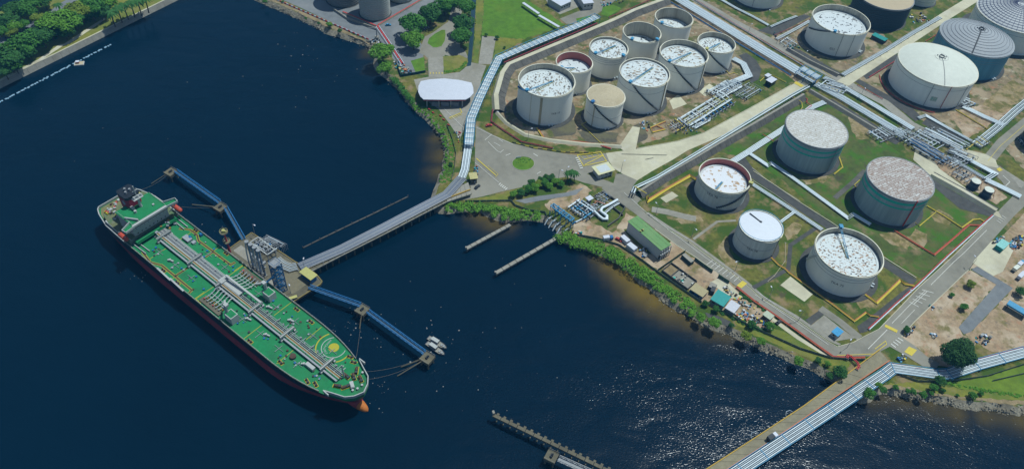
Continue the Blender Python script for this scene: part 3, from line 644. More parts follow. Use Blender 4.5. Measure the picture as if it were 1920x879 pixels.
def tank(name, label, x, y, R, H, kind, shell=None, roof=None, depth=3.0, inner=None, girder=None, bands=(), seams=(0.72,), stairs=(), plats=(), ladder=None, outlets=(), drops=(), pad=1.16, rise=2.0, rib=0, text=None, streaks=(), group=None, hatches=0):
    t = thing(name, label, 'tank', (x, y, 0), 0, group)
    shell = shell or mTank
    n = 64
    c = (x, y, 0)
    B().lathe(c, [(R * pad, .02), (R * pad, .22), (R * .98, .25)], n, False, False).build('foundation', mAsphD, t)
    prof = [(R, .2)]
    if rib:
        k = int(H / rib); prof = []
        for i in range(k):
            z = .2 + (H - .2) * i / k; dz = (H - .2) / k
            prof += [(R - .22, z), (R + .12, z + dz * .3), (R + .12, z + dz * .75), (R - .22, z + dz * .98)]
        prof += [(R, H)]
    else:
        prof.append((R, H))
    if kind == 'float':
        prof += [(R, H), (R - .12, H)]
        B().lathe(c, prof, n, False, False).build('shell', shell, t, smooth=35)
        B().lathe(c, [(R - .12, H - .01), (R - .13, H - depth - .5)], n, False, False).build('inner_shell', inner or mTankIn, t, smooth=35)
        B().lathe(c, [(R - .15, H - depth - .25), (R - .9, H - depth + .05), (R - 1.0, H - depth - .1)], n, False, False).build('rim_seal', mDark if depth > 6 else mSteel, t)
        B().lathe(c, [(R - .95, H - depth + .1), (R * .87, H - depth + .16), (R * .862, H - depth - .14)], n, False, False).build('pontoon_ring', mPontoon, t, smooth=30)
        pr = [(R * .864, H - depth - .1), (R * .4, H - depth - .2), (.01, H - depth - .15)]
        fr = B().lathe(c, pr, n, False, False).build('floating_roof', roof or mStain[0], t, smooth=30)
        for k in range(hatches):
            a = k * 2.4 + R; rr = R * (.2 + .6 * ((k * .37) % 1))
            B().cyl((x + rr * math.cos(a), y + rr * math.sin(a), H - depth - .18), .35, .5, 8).build('hatch', mSteel, fr)
        if ladder is not None:
            a, la = ladder
            p0 = V(x + (R - .4) * math.cos(a), y + (R - .4) * math.sin(a), H + .2)
            p1 = V(x + (R * la) * math.cos(a + PI), y + R * la * math.sin(a + PI), H - depth + .3)
            sd = (p1 - p0).cross(V(0, 0, 1)).normalized() * .45
            b = B(); b.beam(p0 + sd, p1 + sd, .12, .3); b.beam(p0 - sd, p1 - sd, .12, .3)
            m = int((p1 - p0).length / .9)
            for k in range(m): q = p0.lerp(p1, (k + .5) / m); b.beam(q + sd, q - sd, .3, .08)
            b.build('rolling_ladder', mSky, t)
            b = B()
            q = p0.lerp(p1, .35)
            for s in (1, -1): b.beam(V(q.x, q.y, H - depth + .12) + sd * 1.4 * s, V(p1.x, p1.y, H - depth + .12) + sd * 1.4 * s, .25, .2)
            b.build('runway', mYelR, t)
    else:
        B().lathe(c, prof, n, False, False).build('shell', shell, t, smooth=35)
        m = 8
        if kind == 'dome': pr = [(R * math.cos(PI / 2 * i / m) if False else R * (1 - i / m), H + rise * (1 - (1 - i / m) ** 2)) for i in range(m)] + [(.01, H + rise)]
        elif kind == 'cone': pr = [(R + .1, H - .15), (R + .1, H + .02), (R * .5, H + rise * .55), (.01, H + rise)]
        else: pr = [(R - .02, H - .05), (R * .5, H + .25), (.01, H + .45)]
        B().lathe(c, pr, n, False, False).build('roof', roof or mDome, t, smooth=30)
    if girder is not None:
        B().lathe(c, [(R + .02, H - .75), (R + .55, H - .72), (R + .55, H - .5), (R + .05, H - .45)], n, False, False).build('wind_girder', girder, t)
        B().lathe(c, [(R + .02, H - .05), (R + .28, H - .03), (R + .28, H + .12), (R - .2, H + .12), (R - .2, H - .1)], n, False, False).build('rim', girder, t)
    for z0, z1, mt in bands:
        B().lathe(c, [(R + .03, z0), (R + .05, z0), (R + .05, z1), (R + .03, z1)], n, False, False).build('painted_band', mt, t, smooth=35)
    for f in seams:
        B().lathe(c, [(R + .01, H * f), (R + .09, H * f + .02), (R + .09, H * f + .14), (R + .01, H * f + .16)], n, False, False).build('stiffening_ring', mSteel, t)
    for a0, z0, a1, z1, mt in stairs: stair(t, x, y, R, a0, z0 * H, a1, z1 * H, mt)
    for a, mt in plats: platform_on_rim(t, x, y, R, H, a, mt)
    for a, mt, r in drops:
        b = B(); b.tube([(x + (R + .35) * math.cos(a), y + (R + .35) * math.sin(a), H + .3), (x + (R + .35) * math.cos(a), y + (R + .35) * math.sin(a), .6)], r, 6)
        b.build('riser_pipe', mt, t, smooth=50)
    for a, w, mt in streaks:
        B().lathe(c, [(R + .04, .3), (R + .06, H - .8)], 3, False, False, a - w / R / 2, a + w / R / 2).build('cable_tray', mt, t)
    for a, ln in outlets:
        for k in (-1, 1):
            q = a + k * 1.0 / R
            b = B(); b.tube([(x + (R - .2) * math.cos(q), y + (R - .2) * math.sin(q), 1.0), (x + (R + ln) * math.cos(q), y + (R + ln) * math.sin(q), 1.0)], .42, 8)
            b.build('outlet', mPipeW, t, smooth=50)
    if text: letters_on_tank(t, x, y, R, text[0], text[1], text[2], text[3], mDark)
    return t
D = math.radians
S = 320.0
tank('storage_tank', 'wide white open-top tank at the left corner of the northern tank cluster', .0448 * S, 1.3117 * S, .0565 * S, .072 * S, 'float', roof=mStain[1], depth=4.2, girder=mTankRim, seams=(), plats=((D(228), mSky),), ladder=(D(228), .35), outlets=((D(285), 1.2),), streaks=((D(262), 1.6, mTan), (D(240), .5, mTankRim)), stairs=((D(195), .85, D(222), .99, mBlue),), text=(D(294), 9.5, 'TKB 10', 2.0), hatches=9)
tank('storage_tank', 'open white tank with red primer inside its tall rim', .102 * S, 1.4066 * S, .0381 * S, .0553 * S, 'float', roof=mStain[3], depth=5.5, inner=mRustIn, girder=mTankRim, seams=(), plats=((D(225), mSky),), ladder=(D(225), .1), outlets=((D(280), 1.2),), hatches=4)
tank('storage_tank', 'white tank with three dark rings round its upper wall', .1768 * S, 1.4747 * S, .0414 * S, .0539 * S, 'float', roof=mStain[1], depth=1.6, girder=mTankRim, seams=(.86, .78, .68), plats=((D(225), mSky), (D(315), mSky)), ladder=(D(225), .55), outlets=((D(300), 1.2),), hatches=6)
tank('storage_tank', 'empty white tank showing a deep tan inner wall', 80.7, 493.6, 13.4, 18.0, 'float', roof=mStain[3], depth=10.5, girder=mTankRim, seams=(), plats=((D(235), mSky), (D(318), mSky)))
tank('storage_tank', 'farthest white tank of the northern cluster, roof sunk halfway down', 104.8, 513.2, 13.6, 20.0, 'float', roof=mStain[1], depth=8.5, girder=mTankRim, seams=(), plats=((D(225), mSky),), ladder=(D(225), .1))
tank('storage_tank', 'white tank at the right end of the northern cluster beside the long rack', .4175 * S, 1.5288 * S, .0413 * S, .0538 * S, 'float', roof=mStain[1], depth=4.0, girder=mTankRim, seams=(), stairs=((D(237), .98, D(318), .08, mDark),), plats=((D(232), mYelR),), ladder=(D(232), .5), outlets=((D(300), 1.2),), hatches=5)
tank('storage_tank', 'white tank with pink waist line and dark stair, right of centre in the cluster', .3351 * S, 1.4545 * S, .0511 * S, .0679 * S, 'float', roof=mStain[0], depth=4.2, girder=mTankRim, seams=(.72,), stairs=((D(240), .98, D(312), .06, mDark),), plats=((D(228), mSky),), ladder=(D(228), .6), outlets=((D(295), 1.2),), drops=((D(325), mTan, .35),), hatches=7)
tank('storage_tank', 'white tank filled to the rim in front of the northern cluster', .2458 * S, 1.3705 * S, .0513 * S, .0687 * S, 'float', roof=mStain[0], depth=1.2, girder=mTankRim, seams=(.74,), stairs=((D(240), .98, D(314), .06, mDark),), plats=((D(232), mSky),), ladder=(D(232), .6), outlets=((D(290), 1.2),), drops=((D(325), mTan, .35),), hatches=8)
tank('storage_tank', 'small white tank with a tan domed roof, nearest in the northern cluster', 53.1, 415.4, 12.2, 17.8, 'dome', roof=mTan, rise=1.6, girder=mTankRim, seams=(.45,), stairs=((D(232), .97, D(318), .06, mDark),), plats=((D(225), mBlue),), outlets=((D(282), 1.2),), drops=((D(235), mTan, .25),))
tank('storage_tank', 'large white open tank standing alone above the service road', .7229 * S, 1.6607 * S, .0652 * S, .0592 * S, 'float', roof=mStain[3], depth=4.6, girder=mTankRim, seams=(), stairs=((D(182), .55, D(236), .98, mDark),), plats=((D(244), mSky),), drops=((D(262), mSteel, .16), (D(285), mSteel, .16)), text=(D(252), 5.5, '021', 2.6), outlets=((D(325), 2.0),), hatches=10)
t11 = tank('storage_tank', 'big white tank with a cream dome roof and green number plate', 287.9, 482.0, 26.7, 18.6, 'dome', roof=mDome, rise=6.0, girder=mTankRim, seams=(.80,), drops=((D(272), mRed, .2), (D(248), mSteel, .16), (D(300), mSteel, .16)), outlets=((D(330), 3.0),), pad=1.1)
t12 = tank('storage_tank', 'teal walled tank with a grey panelled dome and dark radial walkway', 328.0, 519.9, 25.7, 19.7, 'dome', shell=M('blue_teal_tank_paint', (0.08, 0.24, 0.33), .6, .15, .2, [((0.05, 0.17, 0.25), .4)], streak=True), roof=mDomeG, rise=7.0, girder=mDomeG, seams=(.78, .68), outlets=((D(300), 2.0),), pad=1.1)
t13 = tank('storage_tank', 'huge white tank with a latticed dome, cut by the right edge', 374.3, 561.6, 29.4, 18.7, 'dome', roof=M('pale_dome_paint', (0.40, 0.42, 0.42), .6, .1, .3), rise=8.0, girder=mTankRim, seams=(.8,))
def dome_ribs(t, x, y, R, H, rise, rings, rad, w, mat):
    z = lambda r: H + rise * (1 - (r / R) ** 2) + .05
    for k in range(1, rings + 1):
        r = R * k / (rings + .6)
        B().lathe((x, y, 0), [(r - w, z(r - w)), (r - w, z(r - w) + .12), (r + w, z(r + w) + .12), (r + w, z(r + w))], 48, False, False).build('roof_ring', mat, t)
    for k in range(rad):
        a = 2 * PI * k / rad
        b = B(); pts = [V(x + r * math.cos(a), y + r * math.sin(a), z(r) + .04) for r in [R * (.12 + .86 * i / 6) for i in range(7)]]
        for p, q in zip(pts, pts[1:]): b.beam(p, q, w * 1.6, .14)
        b.build('roof_rib', mat, t)
dome_ribs(t13, 374.3, 561.6, 29.4, 18.7, 8.0, 13, 48, .16, M('dome_rib_paint', (0.05, 0.06, 0.12), .6))
dome_ribs(t12, 328.0, 519.9, 25.7, 19.7, 7.0, 10, 0, .12, M('dome_seam_paint', (0.16, 0.17, 0.19), .6))
def dome_point(x, y, R, H, rise, px, py):
    p = G(px, py, H + rise * .7); return p
for (t, x, y, R, H, rise, a, mt, w) in ((t12, 328.0, 519.9, 25.7, 19.7, 7.0, D(243), mDark, .9), (t11, 287.9, 482.0, 26.7, 18.6, 6.0, D(262), mSteel, .22)):
    b = B(); zz = lambda r: H + rise * (1 - (r / R) ** 2) + .2
    pts = [V(x + r * math.cos(a), y + r * math.sin(a), zz(r)) for r in [R * (.05 + .94 * i / 8) for i in range(9)]]
    for p, q in zip(pts, pts[1:]): b.beam(p, q, w, .2)
    b.build('radial_walkway', mt, t)
    b = B(); b.lathe((x, y, H + rise - .1), [(1.9, 0), (1.9, .9), (1.7, .9), (1.7, .1)], 16, False, False); b.build('centre_rail', mSteel if t is t11 else mDark, t)
    b = B(); b.lathe((x, y, H + rise - .35), [(4.6, -.1), (4.6, .25), (4.45, .25), (4.45, -.1)], 24, False, False, D(150), D(420)); b.build('centre_ring', mSteel, t)
    for k in range(5):
        q = k * 1.3; B().cyl((x + 2.9 * math.cos(q), y + 2.9 * math.sin(q), H + rise - .3), .4, .9, 8).build('vent', mSteel, t)
letters_on_tank(t11, 287.9, 482.0, 26.7, D(257), 7.2, '012', 2.6, mTeal)
B().lathe((287.9, 482.0, 0), [(26.73, 5.4), (26.75, 9.0)], 6, False, False, D(252.5), D(261.5)).build('number_plate', M('pale_plate', (0.45, 0.5, 0.42), .6), t11)
B().lathe((287.9, 482.0, 0), [(33.0, .5), (33.0, 1.0), (32.7, 1.0), (32.7, .5)], 30, False, False, D(165), D(262)).build('fire_main', mRed, t11)
tank('storage_tank', 'grey tank with two teal bands and a flaking white flat roof', .5734 * S, 1.2317 * S, .0592 * S, .0663 * S, 'flat', shell=mTankG, roof=mFlakeRoof, girder=mSteel, seams=(.93,), bands=((16.8, 18.0, mTeal), (13.2, 14.3, mTeal)), drops=((D(300), mSteel, .14),), pad=1.12)
tank('storage_tank', 'grey tank with teal bands, rust-streaked flat roof and a red riser', .7013 * S, 1.1054 * S, .0596 * S, .0643 * S, 'flat', shell=mTankG, roof=mRustRoof, girder=mSteel, seams=(.93,), bands=((16.6, 18.2, mTeal), (13.2, 14.3, mTeal)), drops=((D(283), mRed, .42),), pad=1.12)
tank('storage_tank', 'pale grey open tank lined red inside, stair rising to the right', .383 * S, 1.098 * S, .0472 * S, .044 * S, 'float', shell=mTankC, roof=stain_mat('patchy_orange_roof', (0.60, 0.62, 0.64), [(0.34, 0.22, 0.12), (0.40, 0.30, 0.2)], .45, .04), depth=4.2, inner=mRustIn, girder=mTankRim, seams=(.72,), stairs=((D(255), .12, D(330), .97, mDark),), plats=((D(338), mYelR),), ladder=(D(240), -.1), text=(D(238), 9, 'TKA 76', 2.3), outlets=((D(20), 1.5),), pad=1.2)
t17 = tank('storage_tank', 'small grey tank with a plain white lid and blue rim rail', .4286 * S, .9711 * S, .0374 * S, .0464 * S, 'flat', shell=mTankC, roof=M('clean_white_lid', (0.58, 0.61, 0.65), .5, .03, .1), girder=mTankRim, seams=(.5,), drops=((D(318), mTan, .28),), text=(D(248), 6.5, 'TKA 78', 2.0), pad=1.2)
x17, y17, R17, H17 = .4286 * S, .9711 * S, .0374 * S, .0464 * S
b = B(); b.lathe((x17, y17, H17), [(R17 - .1, .9), (R17 + .12, .9), (R17 + .12, 1.05), (R17 - .1, 1.05)], 48, False, False)
b.build('rim_rail', mSky, t17)
for k in range(24):
    a = 2 * PI * k / 24; B().beam((x17 + R17 * math.cos(a), y17 + R17 * math.sin(a), H17), (x17 + R17 * math.cos(a), y17 + R17 * math.sin(a), H17 + .9), .09).build('rail_post', mSky, t17)
w0, w1 = G(1406, 400, H17 + .5), G(1425, 415, H17 + .6)
B().beam(w0, w1, .5, .3).beam(w1, w1 + V(.9, -.8, 0), .9, .5).build('roof_walkway', mDark, t17)
tank('storage_tank', 'large white open tank with brown-flecked roof beside the coastal road junction', .5676 * S, .92 * S, .0556 * S, .0526 * S, 'float', roof=mStain[2], depth=3.6, girder=mTankRim, seams=(.70, .82), plats=((D(92), mSky),), ladder=(D(92), .1), text=(D(246), 8.2, 'TKA 75', 2.2), outlets=((D(333), 1.5),), stairs=((D(165), .2, D(190), .9, mTankRim),), pad=1.2, hatches=8)
tank('storage_tank', 'black clad tank with a beige lid under the top edge', 276.0, 574.2, 21.6, 18.2, 'flat', shell=mBlack, roof=M('beige_lid', (0.42, 0.34, 0.22), .7, .05, .1), girder=mSteel, seams=(), rib=1.5, pad=1.06)
tank('storage_tank', 'white tank base cut by the top edge, right of the black clad tank', 320.0, 606.1, 12.0, 19.0, 'cone', roof=mDome, seams=(.4, .2), pad=1.1)
tank('storage_tank', 'white tank wall cut by the top edge, left of the lone open tank', 182.6, 590.1, 19.3, 19.9, 'float', roof=mStain[1], girder=mTankRim, seams=(), pad=1.12, drops=((D(250), mSteel, .15),))
tank('storage_tank', 'dark tank whose edge shows at the right border above the junction', 347.0, 424.0, 13.5, 15.0, 'cone', shell=mBlack, roof=mDomeG, seams=(), pad=1.06)
tank('storage_tank', 'ribbed metal tank standing clear in front beside the red fenced wharf', -115.6, 519.5, 11.3, 27.3, 'cone', shell=mRib, roof=mDomeG, seams=(), rib=1.7, pad=1.08)
tank('storage_tank', 'ribbed dark tank cut by the top edge, left of its ribbed neighbours', -142.6, 535.5, 12.6, 26.5, 'cone', shell=M('dark_ribbed_cladding', (0.17, 0.17, 0.165), .5, .2, .3), roof=mDomeG, seams=(), rib=1.7, pad=1.08)
tank('storage_tank', 'ribbed metal tank cut by the top edge behind the tree row', -100.4, 544.6, 9.1, 25.5, 'cone', shell=mRib, roof=mDomeG, seams=(), rib=1.7, pad=1.08)
# two small chemical tanks by the manifold
for (px, py), lab in (((1823, 348), 'small dark drum tank with white lid, left of its twin by the manifold'), ((1847, 364), 'small dark drum tank with white lid, right of its twin by the junction')):
    p = G(px, py + 4)
    t = tank('drum_tank', lab, p.x, p.y, 2.9, 5.6, 'flat', shell=M('navy_drum_paint', (0.05, 0.065, 0.09), .6, .2, .4), roof=mDome, seams=(.5,), pad=1.25)
    B().tube([(p.x + 3, p.y - 1, 5.8), (p.x + 3.4, p.y - 1.4, 3), (p.x + 4.4, p.y - 2, .4)], .15, 5).build('vent_pipe', mRed, t)
# ------------------------------------------------------------------ pipe racks and pipe lines
def rack(name, label, cat, path, z, pipes, sup=None, sw=None, smat=None, frame=False, group=None, n=6, world=False, sz0=0.0, cap=None):
    """pipes = [(offset, radius, material)]; supports every `sup` metres; frame = portal over the pipes"""
    p = path if world else GP(path, z)
    p = [V(q.x, q.y, z if len(q) < 3 or not world else q.z) for q in p]
    mid = p[len(p) // 2]
    t = thing(name, label, cat, (mid.x, mid.y, sz0), 0, group)
    for o, r, mt in pipes:
        b = B().tube(offset(p, o) if o else p, r, n)
        b.build('pipe', mt, t, smooth=60)
    if sup:
        w = sw or (max(o for o, _, _ in pipes) - min(o for o, _, _ in pipes) + 1.4)
        rp = resample(p, sup)
        for i in range(len(rp)):
            a = rp[max(0, i - 1)]; c = rp[min(len(rp) - 1, i + 1)]
            d = (c - a).to_2d().normalized(); nn = V(-d.y, d.x, 0) * (w / 2)
            q = rp[i]; rm = max(r for _, r, _ in pipes)
            b = B()
            zb = q.z - rm - .12
            b.beam(V(*(q + nn).xy, zb), V(*(q - nn).xy, zb), .28, .24)
            for s in (1, -1):
                e = q + nn * s
                b.beam(V(*e.xy, sz0), V(*e.xy, zb if not frame else zb + frame), .26)
            if frame: b.beam(V(*(q + nn).xy, zb + frame), V(*(q - nn).xy, zb + frame), .26)
            b.build('support_frame', smat or mSteel, t)
    if frame:
        w = sw
        for s in (1, -1):
            b = B(); q = offset(p, s * w / 2)
            for a, c in zip(q, q[1:]): b.beam(a + V(0, 0, frame - .3), c + V(0, 0, frame - .3), .22)
            b.build('side_rail', smat or mSteel, t)
    return t
def even(n, w, r, mats): return [(-w / 2 + w * k / max(1, n - 1), r if not isinstance(r, (list, tuple)) else r[k % len(r)], mats[k % len(mats)]) for k in range(n)]
R_, W_, S_ = 'pipe_rack', mPipeW, mPipe
rack(R_, 'broad bank of white pipes running down from the top edge to the road bridge', 'pipe rack', [(1228, -30), (1262, -8), (1300, 15), (1345, 42), (1400, 76), (1455, 109), (1500, 136)], 1.6, even(11, 8.6, (.42, .30, .36), (W_, S_, W_)), 14)
rack(R_, 'raised pipe bridge carrying white pipes over the pale road crossing', 'pipe bridge', [(1503, 128), (1536, 147)], 5.5, even(9, 5.2, (.36, .28), (W_, S_)), 5.5, 6.6, mSky, 1.6)
rack(R_, 'blue portal pipe bridge on the left flank of the road crossing', 'pipe bridge', [(1494, 136), (1527, 155)], 4.0, even(4, 2.4, .3, (W_, S_)), 6, 3.6, mBlue, 1.4)
rack(R_, 'white pipe bank between the crossing and the big manifold, next to the service road', 'pipe rack', [(1545, 146), (1582, 164), (1640, 198), (1712, 242)], 1.5, even(5, 3.4, (.4, .32), (W_, S_)), 12)
rack(R_, 'lower white pipe bank along the dark paved slope towards the big manifold', 'pipe rack', [(1530, 158), (1582, 186), (1640, 221), (1696, 254)], 1.3, even(7, 5.4, (.36, .26, .3), (W_, S_, W_)), 12)
rack(R_, 'white pipes leaving the big manifold with a dogleg beside the junction', 'pipe rack', [(1780, 281), (1822, 303), (1866, 326), (1848, 337)], 1.6, even(3, 2.4, .45, (W_,)), 10)
rack(R_, 'thin white pipes between the big manifold and the small drum tanks', 'pipe rack', [(1775, 293), (1810, 313), (1846, 334)], 1.0, even(3, 2.0, .3, (S_, W_)), 10)
rack(R_, 'white pipes dropping from the dogleg to the north-east road', 'pipe rack', [(1848, 337), (1880, 352), (1914, 369)], 1.2, even(4, 3.2, .4, (W_,)), 10)
rack(R_, 'high pipe rack in light blue portal frames beside the green field', 'pipe rack', [(1120, 32), (1088, 47), (1040, 66), (990, 87), (936, 110), (916, 150), (898, 188), (883, 224), (879, 272)], 4.6, even(7, 4.4, (.40, .28), (W_, S_)), 4.6, 5.8, mSky, 1.7)
rack(R_, 'ground level white pipes from the blue frames to the trestle head', 'pipe rack', [(879, 270), (872, 318), (866, 334)], 1.9, even(6, 4.2, (.42, .3), (W_, S_)), 8)
rack(R_, 'wide white L-shaped pipe bank feeding the pump station', 'pipe rack', [(1375, 110), (1394, 120), (1405, 142), (1378, 153), (1352, 163)], 1.5, even(8, 4.2, .3, (W_, S_)), 7)
rack(R_, 'twin white pipes following the long pale road along the bund top', 'pipe rack', [(1186, 362), (1190, 352), (1230, 333), (1282, 302), (1371, 248), (1483, 180), (1516, 162)], 3.6, [(-.8, .5, W_), (.7, .4, S_)], 9, 2.8)
rack(R_, 'white pipe bank from the bund to the flaking roofed grey tank', 'pipe rack', [(1360, 312), (1400, 287), (1472, 240), (1522, 202), (1546, 192)], 1.0, even(5, 3.4, .34, (W_,)), 10)
rack(R_, 'white pipes running downhill past the flaking roofed tank with a kink', 'pipe rack', [(1398, 283), (1440, 311), (1446, 306), (1480, 329), (1520, 358), (1590, 409), (1600, 402), (1632, 421)], 1.0, even(3, 1.8, .34, (W_,)), 10)
rack(R_, 'white pipes beside the dark drain road ending at the brown-flecked tank', 'pipe rack', [(1408, 344), (1450, 371), (1490, 397), (1541, 431)], .9, even(3, 1.9, .36, (W_,)), 10)
rack(R_, 'short white pipe spur to the white lidded tank', 'pipe', [(1490, 397), (1463, 417)], .9, even(2, 1.0, .36, (W_,)), 6)
rack(R_, 'grey pipes along the bund at the top edge, above the service road', 'pipe rack', [(1335, -10), (1380, 16), (1412, 32), (1441, 48)], 1.0, even(3, 1.6, .32, (W_, S_)), 9)
rack(R_, 'short white pipes pointing at the lone open tank across the junction', 'pipe rack', [(1445, 51), (1470, 40), (1494, 31)], 1.0, even(2, 1.2, .34, (W_,)), 8)
rack(R_, 'white pipes ending in a loop left of the lone open tank', 'pipe rack', [(1456, 74), (1490, 56), (1518, 40)], 1.0, even(3, 1.8, .28, (W_, S_)), 8)
rack(R_, 'straight white pipe bank beside the road to the top right', 'pipe rack', [(1580, 141), (1660, 95), (1712, 62), (1763, 33)], 1.0, even(4, 2.6, .34, (W_, S_)), 10)
rack(R_, 'white pipes crossing bare soil from the cream domed tank', 'pipe rack', [(1806, 200), (1845, 219), (1882, 235)], 1.2, even(5, 3.4, .34, (W_,)), 8)
rack(R_, 'diagonal bank of white pipes meeting the service road at the far right', 'pipe rack', [(1945, 176), (1905, 208), (1870, 240), (1830, 272)], 1.2, even(6, 5.0, (.34, .26), (W_, S_)), 9)
rack(R_, 'low white pipe pair on the dark slope below the cream domed tank', 'pipe rack', [(1722, 222), (1736, 217), (1780, 242), (1822, 265)], .9, even(3, 1.8, .3, (W_,)), 8)
# single coloured lines
L = 'pipe_line'
def lineset(label, path, z, cols, r=.22, gap=.6, sup=8): return rack(L, label, 'pipe', path, z, even(len(cols), gap * (len(cols) - 1), r, cols), sup, gap * (len(cols) - 1) + .9, n=5)
lineset('yellow and brown pipe line zigzagging round the brown-flecked tank', [(1446, 483), (1460, 497), (1472, 504), (1480, 512), (1560, 570), (1602, 602), (1624, 586), (1632, 592), (1648, 594)], .6, [mYellow, mOran], .26, .55)
lineset('yellow pipe line with a pink twin, bent at the right of the brown-flecked tank', [(1622, 552), (1644, 568), (1666, 547), (1688, 526), (1697, 533), (1715, 536)], .6, [mYellow, mYellow, mOran], .26, .5)
lineset('white and pink pipe line along the edge of the north-east road', [(1629, 617), (1680, 570), (1720, 535), (1777, 480), (1841, 422), (1862, 404)], .8, [W_, mRed], .3, .7)
lineset('orange pipe line with one right-angle corner below the rust-roofed tank', [(1677, 432), (1715, 456), (1752, 478), (1785, 450), (1817, 422), (1841, 423)], .6, [mOran, mRed], .28, .55)
lineset('yellow pipe line from the rust-roofed tank out to the north-east road', [(1738, 386), (1770, 405), (1804, 427), (1825, 412), (1838, 411), (1847, 417)], .6, [mYellow, mYellow], .2, .42)
lineset('short yellow pipe spur behind the rust-roofed tank foot', [(1716, 418), (1724, 424), (1755, 398)], .6, [mYellow], .2)
lineset('yellow pipe elbow at the right foot of the flaking roofed tank', [(1573, 294), (1580, 314), (1564, 327)], .6, [mYellow, mYellow], .18, .4)
lineset('thick yellow and orange pipes on the grass before the red lined tank', [(1213, 368), (1215, 377), (1255, 352), (1294, 330), (1306, 338)], .7, [mYellow, mYellow, mOran], .34, .7)
lineset('small yellow pipe bracket by the left foot of the rust-roofed tank', [(1612, 338), (1602, 347), (1606, 352)], .6, [mYellow], .22)
lineset('maroon pipe line bending round the tank cluster below the blue frames', [(924, 205), (921, 228), (945, 245), (978, 266), (1037, 278)], .8, [M('maroon_paint', (.22, .035, .045), .6), M('maroon_paint', (.22, .035, .045), .6)], .22, .5)
lineset('red pipe line along the kerb in front of the northern cluster', [(1018, 260), (1050, 264), (1087, 266), (1120, 271), (1146, 279)], .7, [mRed, mOran], .26, .6)
lineset('thick yellow elbow pipe at the foot of the left corner tank', [(1007, 240), (1012, 248), (1020, 260)], .7, [mYellow, mOran], .34, .7)
lineset('yellow pipe line from the tan roofed small tank', [(1102, 228), (1090, 234), (1110, 253), (1133, 275)], .5, [mYellow], .2)
lineset('maroon pipe line beside the blue frames along the bund crest', [(945, 118), (985, 101), (1040, 78), (1085, 59), (1120, 44)], 3.4, [M('maroon_paint', (.22, .035, .045), .6)], .4)
lineset('red pipe line at the edge of the access road near the top', [(1142, 33), (1180, 18), (1215, 2), (1240, -10)], 1.0, [M('maroon_paint', (.22, .035, .045), .6)], .3)
lineset('orange pipe line along the seaward edge of the coastal road', [(1381, 538), (1415, 565), (1455, 592), (1500, 624), (1530, 646), (1563, 669), (1600, 671), (1622, 670)], .9, [mOran, mRed], .3, .6)
lineset('red pipe hoop standing at the end of the coastal pipe line', [(1588, 671), (1590, 666), (1596, 668), (1608, 680), (1611, 686), (1607, 692)], 2.0, [mRed, mRed], .26, .7)
lineset('yellow pipe line round the small switch house', [(1425, 153), (1441, 139), (1456, 146), (1474, 155)], .6, [mYellow], .24)
lineset('yellow gas line winding at the right end of the northern cluster', [(1362, 133), (1368, 140), (1376, 137), (1384, 141)], .6, [mYellow], .2)
lineset('yellow pipe loops beside the earth mound in the northern pit', [(1248, 228), (1220, 240), (1224, 248), (1246, 243), (1232, 236)], .6, [mYellow, mOran], .26, .6)
lineset('yellow pipe line on bare soil below the cream domed tank', [(1792, 206), (1845, 238), (1856, 246), (1812, 281)], .6, [mYellow, mYellow], .2, .45)
lineset('red fire line crossing the bund beside the flaking roofed tank', [(1430, 252), (1452, 266)], 1.2, [mRed], .25)
lineset('red fire line zigzagging near the road crossing', [(1502, 176), (1514, 187), (1512, 192), (1522, 199), (1510, 207)], 1.2, [mRed], .25)
lineset('yellow pipe stepping over the bund near the road crossing', [(1486, 181), (1503, 192), (1505, 202), (1500, 208)], 2.0, [mYellow], .22)
lineset('yellow pipe bridge over the twin white pipes at the bund end', [(1190, 350), (1212, 363)], 4.2, [mYellow], .3)
lineset('red service line on the dark slope beside the cream domed tank', [(1608, 160), (1655, 186)], .8, [mRed], .24)
lineset('red service line left of the cream domed tank', [(1629, 146), (1680, 114)], .8, [mRed], .22)
lineset('crimson pipe line behind the lone open tank road', [(1452, 67), (1520, 37), (1560, 17)], .8, [M('maroon_paint', (.22, .035, .045), .6)], .22)
lineset('red pipe line near the teal walled tank', [(1736, 78), (1757, 65)], .8, [mRed], .2)
lineset('brown drain pipe lying on the grass by the white lidded tank', [(1440, 527), (1452, 517), (1472, 490), (1473, 455)], .3, [mTan], .14, sup=20)
